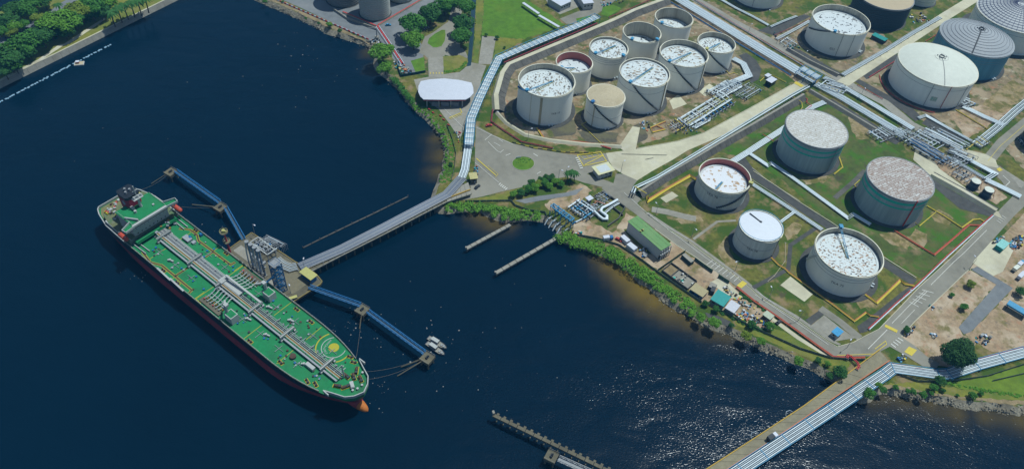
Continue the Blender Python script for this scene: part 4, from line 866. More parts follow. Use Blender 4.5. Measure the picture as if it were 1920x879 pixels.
# ------------------------------------------------------------------ manifolds and pump rows
def manifold(label, o, u, v, rows, cols, z=1.0, pr=(.22, .34), seed=1, valves=30, mats=None, blue=.35, cat='manifold'):
    """o, u, v: corners (pixels) of the pad; pipes lie along both sides, valves where they meet"""
    r = random.Random(seed)
    O, U, W = G(*o), G(*u), G(*v)
    a, c = U - O, W - O
    mid = O + (a + c) / 2
    t = thing('pipe_manifold', label, cat, (mid.x, mid.y, 0))
    P = lambda s, q, h: O + a * s + c * q + V(0, 0, h)
    mats = mats or [mPipeW, mPipe, mPipe, mSteel]
    for k in range(rows):
        q = (k + .5) / rows; s0, s1 = r.uniform(0, .12), r.uniform(.8, 1)
        h = z + r.choice((0, .5, 1.0)); rad = r.uniform(*pr)
        pts = [P(s0, q, .3), P(s0, q, h), P(s1, q, h), P(s1, q, .3)]
        B().tube(pts, rad, 6).build('pipe', mats[k % len(mats)], t, smooth=60)
    for k in range(cols):
        s = (k + .5) / cols; q0, q1 = r.uniform(0, .3), r.uniform(.6, 1)
        h = z + r.choice((.9, 1.5, 2.0)); rad = r.uniform(*pr) * .85
        pts = [P(s, q0, .3), P(s, q0, h), P(s, q1, h), P(s, q1, .3)]
        B().tube(pts, rad, 6).build('branch_pipe', mats[(k + 1) % len(mats)], t, smooth=60)
    for k in range(valves):
        s, q = (int(r.random() * cols) + .5) / max(1, cols), (int(r.random() * rows) + .5) / max(1, rows)
        p = P(s, q, z)
        b = B(); b.cyl(p - V(0, 0, .5), .42, 1.4, 8); b.lathe((p.x, p.y, p.z + 1.0), [(.15, 0), (.55, .05), (.55, .18), (.15, .2)], 8)
        b.build('valve', mDark if r.random() < .45 else (mBlue if r.random() < blue else mSteel), t)
    b = B()
    for s in (0, .33, .66, 1):
        for q in (0, .5, 1): b.beam(P(s, q, 0), P(s, q, z + 1.2), .18)
        b.beam(P(s, 0, z + 1.2), P(s, 1, z + 1.2), .18)
    tag(b.build('steelwork', mSteel, t), kind='stuff')
    return t
manifold('dense white pipework of the pump station, half nearest the full tank', (1264, 230), (1352, 176), (1286, 246), 9, 12, 1.0, (.2, .32), 3, 26, [mPipeW, mPipe, mYelR, mPipe])
manifold('pipework knot where the L-shaped bank enters the pump station', (1320, 176), (1366, 150), (1352, 190), 9, 7, 1.0, (.22, .32), 4, 12, [mPipeW, mPipe])
manifold('ladder of green-grey pipes at the far end of the pump station', (1370, 178), (1404, 158), (1396, 192), 11, 4, .8, (.14, .2), 5, 6, [mPipe, M('green_grey_pipe', (.20, .25, .17), .6), mSteel])
manifold('blue-grey header pipes lying on the pump station floor', (1285, 238), (1322, 218), (1302, 247), 5, 2, .7, (.22, .3), 6, 4, [mPipeW, mPipe])
manifold('small skid of white header pipes at the left of the big manifold', (1622, 252), (1652, 240), (1652, 272), 4, 7, .8, (.22, .32), 7, 4)
manifold('big manifold of white pipes, part nearest the crossing', (1688, 262), (1722, 244), (1744, 292), 7, 11, 1.1, (.2, .32), 8, 26)
manifold('big manifold of white pipes, middle part beside the service road', (1722, 250), (1742, 240), (1800, 290), 5, 14, 1.1, (.24, .34), 9, 24)
manifold('big manifold of blue-black pipes, lower row above the rust-roofed tank', (1694, 272), (1714, 262), (1766, 314), 6, 13, .9, (.18, .28), 10, 34, [mSteel, mDark, mPipe, mBlue])
manifold('valve skid at the lower right corner of the big manifold', (1762, 306), (1790, 292), (1792, 322), 5, 5, .9, (.16, .26), 11, 12, [mPipe, mSteel, mPipeW])
manifold('compact grey skid between the manifold and the small drum tanks', (1778, 328), (1800, 318), (1812, 346), 4, 4, .8, (.14, .22), 12, 10, [mSteel, mPipe])
manifold('white pipework crammed at the road crossing', (1528, 166), (1545, 153), (1580, 182), 6, 7, .9, (.2, .3), 13, 10)
manifold('navy valve rack at the far right border beside the dark tank', (1904, 262), (1922, 254), (1928, 286), 5, 4, .9, (.18, .26), 14, 8, [mPipe, mPipeW])
manifold('tight pipe lattice between the lower white bank and the big manifold', (1664, 252), (1690, 240), (1704, 276), 6, 7, 1.0, (.16, .26), 41, 14)
manifold('grey valve lattice on the lower edge of the big manifold', (1716, 284), (1732, 276), (1764, 312), 4, 10, .8, (.14, .22), 42, 24, [mSteel, mPipe, mDark])
manifold('white lattice beside the thin pipes right of the big manifold', (1770, 288), (1784, 280), (1818, 308), 4, 9, .9, (.16, .24), 43, 16, [mPipeW, mPipe, mSteel])
manifold('header lattice at the foot of the L-shaped bank', (1340, 166), (1362, 156), (1370, 178), 5, 6, .9, (.16, .24), 44, 10)
manifold('yellow and grey piping at the left end of the pump station', (1248, 236), (1272, 224), (1268, 252), 4, 4, .8, (.16, .24), 45, 8, [mYellow, mPipe, mSteel])
manifold('white tie-in piping beside the service road near the lone open tank', (1456, 82), (1474, 70), (1482, 98), 3, 5, .7, (.16, .24), 46, 6)
manifold('tie-in piping where the far right diagonal bank meets the road', (1818, 268), (1836, 258), (1838, 282), 4, 4, .7, (.16, .24), 47, 6, [mPipeW, mYellow, mPipe])
manifold('tie-in piping below the cream domed tank outlets', (1788, 196), (1806, 190), (1814, 206), 3, 4, .7, (.2, .28), 48, 6)
for o_ in (-1, 1):
    rack(L, ('dark blue' if o_ < 0 else 'thin grey') + ' service pipe shadowing the broad white bank from the top edge', 'pipe', [(p_[0] + 13 * o_, p_[1] - 8 * o_) for p_ in ((1240, -22), (1300, 15), (1400, 76), (1496, 134))], .8, [(0, .3, mBlue if o_ < 0 else mPipe), (.8, .22, mDark if o_ < 0 else mRed)], 14, 2.0)
# pump row in the pump station
pump_b = B(); pump_b.box((0, 0, .2), (3.6, 1.6, .4)); pm1 = mesh_of(pump_b, 'baseplate', mConc)
pump_b = B(); pump_b.tube([(-1.5, 0, 1.0), (.2, 0, 1.0)], .62, 10); pm2 = mesh_of(pump_b, 'motor', mBlue, 60)
pump_b = B(); pump_b.tube([(.5, 0, .9), (1.5, 0, .9)], .5, 10); pump_b.tube([(1.0, 0, .9), (1.0, 0, 2.0), (1.0, 2.4, 2.0)], .22, 6); pm3 = mesh_of(pump_b, 'pump_casing', mSteel, 60)
pu = (G(1370, 198) - G(1318, 230)); pang = math.atan2(pu.y, pu.x)
for k in range(9):
    p = G(1318, 230).lerp(G(1372, 197), k / 8)
    inst([('baseplate', pm1), ('motor', pm2), ('pump_casing', pm3)], 'pump', ('first', 'second', 'third', 'fourth', 'fifth', 'sixth', 'seventh', 'eighth', 'ninth')[k] + ' blue motor pump from the left in the pump station row', 'pump', p, pang - PI / 2, 'pumps in the pump station row')
# valve station by the shore
manifold('shore valve station of silver pipes with dark valves', (1062, 392), (1085, 376), (1100, 418), 8, 5, 1.0, (.26, .4), 21, 26, [mPipeW, mPipe, mSky, mSteel])
manifold('orange and grey skid behind the big looped pipe', (1098, 392), (1120, 376), (1122, 400), 4, 4, .8, (.16, .24), 22, 8, [mOran, mSteel, mPipe])
manifold('open frame skid in the top corner of the shore station', (1112, 372), (1130, 362), (1130, 384), 3, 3, .7, (.14, .2), 23, 4, [mPipe, mSteel])
rack('loop_pipe', 'big white looped pipe bent back on itself in the shore station', 'pipe', [(1099, 383), (1112, 394), (1124, 406), (1131, 411), (1138, 411), (1138, 405), (1131, 400), (1126, 396), (1129, 390), (1142, 384), (1158, 375)], 1.4, [(0, .8, mPipeW)], 8, 1.6, n=10)
rack('loop_pipe', 'narrow white pipe inside the loop of the shore station', 'pipe', [(1133, 402), (1142, 394), (1150, 388), (1162, 381)], 1.1, [(0, .32, mPipeW), (.9, .25, mPipe)], 8)
rack('header_pipe', 'silver header pipe resting before the shore station yard', 'pipe', [(1079, 417), (1095, 409), (1106, 402)], .9, [(0, .5, mPipe)], 5, 1.2)
t = thing('pit_wall', 'low dark concrete pit walls around the shore valve station', 'wall', G(1110, 380))
for path in ([(1115, 368), (1132, 360), (1172, 389), (1164, 402)], [(1140, 424), (1160, 410), (1164, 402)], [(1148, 388), (1168, 404)]):
    for a, c in zip(path, path[1:]): B().beam(G(*a, .7), G(*c, .7), .5, 1.4).build('wall_segment', mBund, t)
# blue gantry
t = thing('pipe_gantry', 'light blue steel gantry over blue hoses at the shore', 'gantry', G(1052, 412))
ga = [G(1030, 404), G(1040, 408), G(1050, 416), G(1060, 424), G(1068, 432)]
HG = 7.5
for p in ga:
    b = B(); b.beam(p, p + V(0, 0, HG), .35); q = p + V(1.8, 2.2, 0); b.beam(q, q + V(0, 0, HG), .35); b.beam(p + V(0, 0, HG), q + V(0, 0, HG), .35)
    b.beam(p, q + V(0, 0, HG), .2)
    b.build('portal', mSky, t)
b = B()
for s in (V(0, 0, HG), V(1.8, 2.2, HG)):
    b.beam(ga[0] + s, ga[-1] + s, .4)
for k in range(12):
    f = k / 12; b.beam(ga[0].lerp(ga[-1], f) + V(0, 0, HG), ga[0].lerp(ga[-1], f + 1 / 12) + V(1.8, 2.2, HG), .2)
b.build('top_truss', mSky, t)
for k in range(6):
    p = ga[0].lerp(ga[-1], (k + .5) / 6) + V(1.2, 1.5, 0)
    B().tube([p + V(0, 0, HG - .4), p + V(.3, .6, 4), p + V(1.0, 1.6, 1.2), p + V(3.5, 4.5, .9)], .34, 6).build('hose', mBlue, t, smooth=60)
for k in range(5):
    p = ga[0].lerp(ga[-1], (k + .5) / 5) - V(2.0, 2.4, .2)
    B().tube([p + V(-1.6, -2, -2.4), p + V(0, 0, .4), p + V(2.4, 2.6, .5)], .36, 6).build('shore_pipe', mPipe, t, smooth=60)
# ------------------------------------------------------------------ the tanker (built in its own frame: x forward, y towards the jetty, z above water)
SA = math.radians(-34.94)
ship = thing('tanker_ship', 'green-decked oil tanker with red funnel moored alongside the jetty', 'ship', (-138.596, 241.63, WZ), SA)
def shipw(x, y, z): return Vector((-138.596 + x * math.cos(SA) - y * math.sin(SA), 241.63 + x * math.sin(SA) + y * math.cos(SA), WZ + z))
def SB(b, name, mat, parent=None, smooth=None): return b.build(name, mat, parent or ship, True, smooth)
ST = [(-97, .5, 2, 7, 9.5), (-95.5, 2, 4, 9, 11), (-92, 4, 7, 11.5, 12.5), (-82, 10, 13, 14.5, 14.8), (-65, 14.5, 15.2, 15.3, 15.3), (-45, 15.3, 15.3, 15.3, 15.3), (0, 15.3, 15.3, 15.3, 15.3), (45, 15.3, 15.3, 15.3, 15.3), (52, 14.7, 14.9, 15.1, 15.2), (58, 13.6, 14.0, 14.5, 14.9), (63, 12.2, 12.9, 13.8, 14.5), (68, 10.6, 11.6, 12.8, 13.8), (73, 8.7, 9.9, 11.4, 12.9), (78, 6.5, 7.8, 9.6, 11.7), (82, 4.6, 5.9, 8.0, 10.5), (86, 2.5, 3.6, 6.0, 8.9), (89, .9, 1.6, 4.0, 7.2)]
ZL = [-1.2, 3, 6.6, 12]
def hx(i, lv):   # the stem rakes forward with height
    x = ST[i][0]
    return x
stem = [(90.2, -1.2), (91.2, 3), (92.6, 6.6), (95.2, 12)]
def hull_strip(l0, l1):
    b = B(); n = len(ST)
    for s in (1, -1):
        vs = []
        for lv in (l0, l1):
            vs += [(ST[i][0] + (0 if i < n - 1 else (0, .3, .8, 1.6)[lv]), s * ST[i][1 + lv], ZL[lv]) for i in range(n)]
            if lv == 3: vs += [(93.4, s * 4.2, 12)]
            else: vs += [((ST[-1][0] + stem[lv][0]) / 2 + .7, s * ST[-1][1 + lv] * .55, ZL[lv])]
            vs += [(stem[lv][0], 0.0, stem[lv][1])]
        m = n + 2
        fs = [(i, i + 1, m + i + 1, m + i) if s > 0 else (i + 1, i, m + i, m + i + 1) for i in range(m - 1)]
        b.add(vs, fs)
    b.add([(-97, ST[0][1 + l0], ZL[l0]), (-97, -ST[0][1 + l0], ZL[l0]), (-97, -ST[0][1 + l1], ZL[l1]), (-97, ST[0][1 + l1], ZL[l1])], [(0, 1, 2, 3)])
    return b
b = hull_strip(2, 3); SB(b, 'topside', mHullK, smooth=40)
b = hull_strip(0, 1); b2 = hull_strip(1, 2); b.add(b2.v, b2.f); SB(b, 'boot_topping', mHullR, smooth=40)
def bulb(x0, x1, mat, name):
    b = B(); n = 12; m = 6; vs = []; xs = [x0 + (x1 - x0) * i / m for i in range(m + 1)]
    for x in xs:
        f = max(0.0, 1 - ((x - 86) / 10.2) ** 2) ** .5
        vs += [(x, 2.9 * f * math.cos(2 * PI * j / n), .3 + 3.0 * f * math.sin(2 * PI * j / n)) for j in range(n)]
    fs = [(i * n + j, i * n + (j + 1) % n, (i + 1) * n + (j + 1) % n, (i + 1) * n + j) for i in range(m) for j in range(n)]
    fs += [tuple(reversed(range(n))), tuple(m * n + j for j in range(n))]
    SB(B().add(vs, fs), name, mat, smooth=50)
bulb(83, 91.2, mHullR, 'bulb'); bulb(91.2, 96.19, mBulb, 'bulb_tip')
edge = [(ST[i][0] + (1.6 if i == len(ST) - 1 else 0), ST[i][4]) for i in range(len(ST))] + [(93.4, 4.2), (95.2, 0)]
ring = [(x, y) for x, y in edge] + [(x, -y) for x, y in reversed(edge[:-1])]
deck = SB(B().poly([(x, y, 11.98) for x, y in ring], 11.98), 'main_deck', mGreenS)
def gunwale(pts, z, w, h, name, mat):
    b = B()
    for a, c in zip(pts, pts[1:]): b.beam((a[0], a[1], z), (c[0], c[1], z), w, h)
    return SB(b, name, mat)
pS = [(x, y - .25) for x, y in edge if x < 80]; pP = [(x, -y + .25) for x, y in edge if x < 80]
for p in (pS, pP):
    gunwale(p, 12.3, .25, .4, 'gunwale_bar', mConcD)
    b = B()
    for q in resample([V(x, y, 0) for x, y in p], 3.0): b.beam((q.x, q.y, 12.4), (q.x, q.y, 13.4), .12)
    for h in (12.9, 13.4):
        for a, c in zip(p, p[1:]): b.beam((a[0], a[1], h), (c[0], c[1], h), .08)
    SB(b, 'guard_rail', mShipW)
# forecastle
fc = [(x, y) for x, y in edge if x >= 78]
fring = [(81, 11.0)] + fc[1:] + [(x, -y) for x, y in reversed(fc[1:-1])] + [(81, -11.0)]
SB(B().poly([(x, y, 14.2) for x, y in fring], 14.2, 2.2), 'forecastle', mGreenS)
b = B()
q = [V(x, y, 15.0) for x, y in ([(81, 11.0)] + fc[1:] + [(x, -y) for x, y in reversed(fc[1:-1])] + [(81, -11.0)])]
for a, c in zip(q, q[1:]): b.beam(a, c, .4, 1.7)
for s in (1, -1): b.beam((81, 11.1 * s, 15.4), (84.5, 11.2 * s, 15.2), .5, 1.6)
SB(b, 'bow_bulwark', mShipW)
# deck paint
def dpoly(pts, name, mat, z=12.02): return SB(B().poly([(x, y, z) for x, y in pts], z), name, mat)
def dline(p, w, name, mat, z=12.03):
    path = [V(x, y, z) for x, y in p]; L, R = offset(path, w / 2), offset(path, -w / 2); n = len(p)
    return SB(B().add(L + R, [(i, n + i, n + i + 1, i + 1) for i in range(n - 1)]), name, mat)
walks = [[(-53, 9), (-48, 12.3), (-42.2, 12.4), (-38, 10.3), (-32.7, 10.4), (-12.3, 10.6), (-11.9, 13.2)], [(-26.1, 10.4), (-26.1, 5.6)], [(-43.8, -14.6), (-37.9, -12.1), (-13.1, -12.2), (-12.6, -14.2)], [(-26.8, -12.1), (-26.8, -5.4)], [(-53, -13), (-43.8, -14.6)]]
for w in walks:
    dline(w, 1.35, 'walkway_edge', mShipY, 12.03); dline(w, .85, 'walkway', mBrown, 12.05)
for x in (-46, -26.4, -7, 29.5, 52): 
    for s in (1, -1):
        dline([(x, 3.6 * s), (x, 14.6 * s if x < 40 else 13.8 * s)], .28, 'deck_stripe', mShipY)
for s in (1, -1):
    dline([(-7.5, 9 * s), (-7.5, 14.3 * s), (-3, 14.3 * s)], .35, 'deck_stripe', mShipY)
# winching circle
hc = (65.2, 9.4)
def circ(r0, r1, name, mat, a0=0, a1=2 * PI, z=12.03):
    n = 40; k = [a0 + (a1 - a0) * i / n for i in range(n + 1)]
    vs = [(hc[0] + r * math.cos(a), hc[1] + r * math.sin(a), z) for r in (r0, r1) for a in k]
    SB(B().add(vs, [(i, n + 1 + i, n + 2 + i, i + 1) for i in range(n)]), name, mat)
def inside(a, r): 
    x, y = hc[0] + r * math.cos(a), hc[1] + r * math.sin(a)
    return y < 13.6 - max(0, x - 62) * .19
aa = [2 * PI * k / 180 for k in range(180)]
for r0, r1, nm, mt in ((8.1, 8.7, 'yellow_ring', mShipY), (5.6, 5.95, 'white_ring', mShipW)):
    ok = [a for a in aa if inside(a, r1)]
    # the rings stop at the ship's side
    gap = max(range(len(ok)), key=lambda i: (ok[(i + 1) % len(ok)] - ok[i]) % (2 * PI))
    s0 = ok[(gap + 1) % len(ok)]; s1 = ok[gap]
    if len(ok) == 180: s0, s1 = 0, 2 * PI
    circ(r0, r1, nm, mt, s0, s0 + ((s1 - s0) % (2 * PI) if len(ok) < 180 else 2 * PI))
circ(0.01, 2.5, 'yellow_disc', mShipY)
for body, ox, oy in (('WINCH', -3.9, -.2), ('ONLY', -1.6, -4.0)):
    vs, fs = text_mesh(body, 1.5)
    ca, sa = math.cos(math.radians(-36)), math.sin(math.radians(-36))
    if body == 'WINCH': ca, sa = math.cos(math.radians(-80)), math.sin(math.radians(-80))
    else: ca, sa = math.cos(math.radians(-20)), math.sin(math.radians(-20))
    SB(B().add([(hc[0] + ox + v.x * ca - v.y * sa, hc[1] + oy + v.x * sa + v.y * ca, 12.05) for v in vs], fs), 'lettering', mShipW)
# centre-line pipes, catwalk and crossovers
for k in range(8):
    y = -0.2 + k * .56
    SB(B().tube([(-57, y, 13.7), (-4, y, 13.7)], .21 if k % 3 else .27, 6), 'cargo_pipe', mShipW if k in (0, 3, 6, 7) else mShipG, smooth=60)
for k in range(3):
    y = .5 + k * .8
    SB(B().tube([(8, y, 13.5), (81, y, 13.5)], .2, 6), 'cargo_pipe', mShipW if k % 2 else mShipG, smooth=60)
SB(B().beam((-58, -1.3, 14.3), (82, -1.3, 14.3), .55, .3), 'cable_duct', mOchre)
SB(B().beam((-58, -.75, 14.6), (82, -.75, 14.6), .3, .25), 'catwalk_edge', mShipW)
SB(B().beam((-58, -1.85, 14.5), (82, -1.85, 14.5), .3, .25), 'catwalk_edge', mShipW)
SB(B().beam((-52, -2.9, 13.3), (81, -2.9, 13.3), .9, .5), 'foam_line_box', mShipG)
for x in range(-56, 80, 6):
    b = B()
    for y in (-3.2, 3.9): b.beam((x, y, 12), (x, y, 13.5), .22)
    b.beam((x, -3.4, 13.3), (x, 4.2, 13.3), .25)
    SB(b, 'pipe_saddle', mShipG)
for x in (-52, -26.5, -4, 21, 44, 71.3):
    b = B(); b.box((x, 0, 14.9), (1.1, 8.4, .3)); b.box((x - .5, 0, 15.4), (.12, 8.4, .7)); b.box((x + .5, 0, 15.4), (.12, 8.4, .7))
    for y in (-4, 4): b.beam((x, y, 12), (x, y, 14.8), .4); b.box((x, y, 12.6), (1.5, 1.0, 1.2))
    SB(b, 'crossover_bridge', mShipW)
b = B()
for x in range(-50, 80, 4):
    b.box((x, 1.6 + (x % 3) * .5, 13.2), (.7, .5, 1.2)); 
    if x % 8 == 2: b.cyl((x + 1, 2.4, 13.2), .35, 1.5, 8)
tag(SB(b, 'line_valves', mSteel), kind='stuff')
# manifold amidships, both sides
for s in (1, -1):
    for k in range(6):
        x = -3.5 + k * 2.2
        pts = [(x, 2.5 * s, 13.6), (x, 4.6 * s, 14.2), (x, 6.2 * s, 13.2), (x + .4, 8.4 * s, 13.2), (x + .4, 11.6 * s, 13.4)]
        SB(B().tube(pts, .24, 6), 'manifold_pipe', mShipW if k % 2 else mShipG, smooth=60)
        SB(B().tube([(x + .4, 11.5 * s, 13.4), (x + .4, 12.1 * s, 13.4)], .42, 8), 'manifold_flange', mRed if k % 3 == 0 else mSteel)
    SB(B().box((2.6, 12.6 * s, 12.5), (15, 2.6, .5)), 'drip_tray', mConcD)
    SB(B().tube([(-4, 7.4 * s, 13.0), (9, 7.4 * s, 13.0)], .2, 6), 'cross_header', mShipG)
    SB(B().tube([(-4, 9.2 * s, 12.9), (10, 9.2 * s, 12.9)], .16, 6), 'cross_header', mShipW)
    b = B()
    for k in range(9): b.box((-4 + k * 1.6, 10.4 * s, 12.6), (.6, .8, 1.1))
    tag(SB(b, 'valve_bank', mOchre), kind='stuff')
SB(B().box((2.0, 1.2, 14.6), (14, 3.2, .5)).box((-4.2, 1.0, 14.0), (3.0, 5.0, 3.2)), 'manifold_house', mShipW)
SB(B().beam((-4, 2.6, 17.2), (21, 3.4, 15.2), 1.0, .8), 'crane_boom_rest', mShipW)
# hose cranes
for (x, y, s) in ((19.6, 9.6, 1), (16.8, -10.8, -1)):
    b = B(); b.box((x, y, 14.4), (5.2, 4.2, 4.8)); c = SB(b, 'crane_house', mShipW)
    SB(B().box((x, y, 16.83), (4.4, 3.4, .1)), 'house_roof', mGreenS, c)
    SB(B().cyl((x - 2.4, y + .4 * s, 12), .9, 9.0, 12, .7).box((x - 2.6, y + .2, 21.2), (2.2, 1.8, 1.4)), 'crane_column', mShipW, smooth=40)
    SB(B().beam((x - 3, y, 20.8), (x - 6.5, y - 2.2 * s, 19.6), .8, .8), 'crane_jib', mShipW)
    SB(B().box((x - 3, y + 1.0 * s, 20.4), (1.2, .8, 1.6)), 'winch_cab', mShipG)
# bitts, fairleads and winches: dark pairs on yellow-framed pads
pads = [(35, 13.2, 0), (46, 12.6, 0), (75, 10.6, .35), (78.5, 9.6, .4), (33, -13.6, 0), (53, -12.2, -.1), (74, -9.8, -.3), (70, -11.2, -.3), (-34, -13.6, 0), (-22, -14, 0), (-45, 13.8, 0), (-20, 14, 0)]
for x, y, a in pads:
    o = SB(B().box((x, y, 12.1), (3.4, 1.7, .16), a), 'mooring_pad', mShipY)
    SB(B().box((x, y, 12.2), (2.9, 1.2, .1), a), 'pad_plate', mBrown, o)
    for k in (-.9, .9): SB(B().cyl((x + k * math.cos(a), y + k * math.sin(a), 12.2), .42, 1.1, 8), 'bitt', mDark, o)
for x, y, a in ((83.4, -5.1, .5), (86.6, -3.2, 1.1), (84.0, 6.4, -.9), (85.4, 3.2, -.5), (88.6, 4.4, -.4), (82.6, 1.2, 0), (-84, 8, 0), (-86, -5, .3), (-90, 2, 0), (-80, -9, 0)):
    z = 14.25 if x > 0 else 12.05
    o = SB(B().box((x, y, z + .12), (4.2, 1.8, .24), a), 'winch_bed', mShipY if x > 0 else mShipW)
    c, s = math.cos(a), math.sin(a)
    SB(B().tube([(x - 1.4 * c, y - 1.4 * s, z + .9), (x + .5 * c, y + .5 * s, z + .9)], .7, 10), 'winch_drum', mBrown, o, 50)
    SB(B().box((x + 1.3 * c, y + 1.3 * s, z + .8), (1.2, 1.2, 1.3), a), 'winch_motor', mDark, o)
SB(B().box((88.3, -.6, 14.9), (3.6, 1.7, 1.4), -.55).box((88.9, -1.0, 15.7), (1.8, 1.2, .5), -.55), 'forepeak_house', mShipW)
b = B(); b.cyl((82.2, .2, 14), .45, 10, 8, .25); b.box((82.2, .2, 20), (.3, 3.4, .3)); b.box((82.2, .2, 22.5), (.3, 2.2, .3)); b.beam((82.2, .2, 21), (80, 2.2, 14), .25)
SB(b, 'foremast', mShipW)
for x, y in ((91.6, 2.4), (90.4, -2.2), (87, 7.2), (91.4, -.2)): SB(B().cyl((x, y, 14.2), .55, 1.0, 8), 'vent', mShipW)
# deck fittings: hatches, vents, drums
rs = random.Random(5)
for k in range(110):
    x = rs.uniform(-50, 76); s = rs.choice((1, -1)); y = s * rs.uniform(4.8, 12.0 if x < 60 else 8)
    if (-8 < x < 12 and abs(y) > 3) or (s > 0 and 56 < x < 75): continue
    b = B(); b.cyl((x, y, 12), rs.uniform(.35, .6), rs.uniform(.3, .8), 8)
    SB(b, 'tank_hatch', rs.choice((mDark, mShipG, mBlue, mBrown)))
for k in range(18):
    x = -46 + k * 6.6; s = 1 if k % 2 else -1
    if -8 < x < 12: continue
    y = s * 5.5
    SB(B().tube([(x, y, 12.35), (x, s * rs.uniform(8, 11), 12.35)], .12, 5), 'branch_line', mShipG)
    SB(B().tube([(x - 3, s * 7.6, 12.3), (x + 3, s * 7.6, 12.3)], .1, 5), 'branch_line', mShipG)
for x, y in ((38, 6.6), (36, -6.4), (62, -6.0), (-37, -7.5), (24, 5.2), (22, -6.0)):
    b = B(); b.cyl((x, y, 12), .6, 1.4, 8); b.box((x + 1, y + .3, 12.7), (2.0, .7, .6), .3); b.box((x - .8, y - .5, 12.5), (.8, .8, 1), .2)
    SB(b, 'vent_mast', mShipW)
SB(B().tube([(55, -6.5, 12.2), (55, -6.5, 13.2)], 1.5, 12), 'hose_reel', mBrown)
SB(B().box((65.5, -5.2, 12.9), (5.2, 1.8, 1.8)), 'paint_locker', mShipW)
for x, y in ((-40, 13.5), (-42.5, 8.6)): SB(B().tube([(x - .8, y, 12.8), (x + .8, y, 12.8)], .8, 10), 'blue_drum', mBlue)
SB(B().box((-43, 7.2, 12.7), (5, 3, 1.2)).box((-38.5, 7.8, 12.5), (2, 2, .9)), 'deck_store', mShipG)
for x in (-20.5, -31): SB(B().beam((x - 6, -15.0, 13.2), (x + 6, -15.6, 13.4), .9, .25), 'accommodation_ladder', mShipW)
# superstructure
SB(B().box((-72, 0, 13.6), (22, 28, 3.2)), 'poop_house', mShipW)
SB(B().poly([(-61, 14.2, 0), (-80, 13.8, 0), (-88, 12, 0), (-88, -12, 0), (-80, -13.8, 0), (-61, -14.2, 0)], 15.3, 3.3), 'poop_deck', M('aft_deck_paint', (.12, .135, .06), .8, .3, .5, [((.05, .14, .06), .4), ((.20, .19, .16), .3)]))
SB(B().poly([(-88.2, 12.4, 0), (-92, 11.6, 0), (-96.3, 9, 0), (-96.3, -9, 0), (-92, -11.6, 0), (-88.2, -12.4, 0)], 12.06), 'mooring_deck', M('aft_mooring_deck', (.16, .15, .06), .8, .3, .5, [((.20, .18, .10), .4)]))
b = B(); q = [V(x, y, 12.8) for x, y in edge if x < -60]
for s in (1, -1):
    for a, c in zip(q, q[1:]): b.beam((a.x, a.y * s, 12.8), (c.x, c.y * s, 12.8), .4, 1.3)
b.beam((-96.9, 9.5, 12.8), (-96.9, -9.5, 12.8), .4, 1.3)
SB(b, 'stern_bulwark', mShipW)
SB(B().box((-67.5, 0, 18.6), (12, 20.5, 6.8)), 'accommodation_block', mShipW)
SB(B().box((-66.5, -.4, 23.2), (15, 20.0, 2.6)), 'wheelhouse', mShipW)
SB(B().box((-67.4, -.4, 24.56), (14.4, 20.0, .12)), 'monkey_island', mGreenS)
for s in (1, -1):
    w = [(-62.5, 9.6 * s), (-58.2, 9.6 * s), (-57.4, 15.2 * s), (-60.3, 15.6 * s)]
    SB(B().poly([(x, y, 24.3) for x, y in w], 24.3, .5), 'bridge_wing', mGreenS)
    b = B()
    for a, c in zip(w[1:] + [w[0]], w[2:] + [w[0], w[0]]): b.beam((*a, 24.7), (*c, 24.7), .3, 1.3)
    b.beam((-58.6, 14 * s, 22.8), (-60, 10.3 * s, 19), .35)
    SB(b, 'wing_bulwark', mShipW)
SB(B().beam((-58.3, -9.8, 24.6), (-58.3, 9.6, 24.6), .5, 1.2), 'bridge_front', mShipW)
SB(B().beam((-58.9, -9.8, 23.2), (-58.9, 9.6, 23.2), .12, 1.0), 'bridge_windows', mGlass)
for k in range(8):
    y = -8.2 + k * 2.3
    for z in (16.4, 19.6): SB(B().box((-61.46, y, z), (.08, .6, .7)), 'porthole', mGlass)
vs, fs = text_mesh('NO SMOKING', 1.9)
SB(B().add([(-61.44, v.x + .6, 20.9 + v.y) for v in vs], fs), 'lettering', mDark)
b = B()
for y in (-9.8, 9.4): b.beam((-74, y, 25.2), (-60, y, 25.2), .1); b.beam((-74, y, 24.6), (-74, y, 25.2), .1)
b.beam((-66.5, -9.8, 25.2), (-60.2, -6.2, 25.4), .6, 1.2); b.box((-64.5, 5.5, 25.0), (1.0, 1.0, .8)); b.box((-70, -3, 25.2), (2.2, 1.4, 1.2)); b.cyl((-66.5, -3.6, 24.6), .7, 1.4, 10)
SB(b, 'bridge_top_gear', mShipW)
o = SB(B().lathe((-68.5, .8, 24.5), [(.9, 0), (.55, 6)], 10).box((-68.7, .8, 30.6), (2.6, 5.4, .4)).box((-68.7, .8, 32.0), (.5, 4.2, .4)).cyl((-69, .8, 30), .3, 8.5, 8).box((-69, .8, 35.4), (.3, 2.6, .3)), 'radar_mast', mShipW, smooth=40)
for dy in (-1.8, 0.4, 2.2): SB(B().cyl((-68.7, .8 + dy, 31), .75, 1.3, 10, .4), 'radome', mShipW, o, 50)
fun = SB(B().poly([(-80, -3.6, 32), (-78.4, -4.4, 32), (-72, -4.2, 32), (-71, -3.2, 32), (-71, 2.6, 32), (-72, 3.6, 32), (-78.4, 3.8, 32), (-80, 3.0, 32)], 30.4, 16), 'funnel', mShipR)
SB(B().poly([(-80.1, -3.7, 32), (-78.4, -4.5, 32), (-72, -4.3, 32), (-70.9, -3.3, 32), (-70.9, 2.7, 32), (-72, 3.7, 32), (-78.4, 3.9, 32), (-80.1, 3.1, 32)], 31.6, 1.6), 'funnel_top', mHullK, fun)
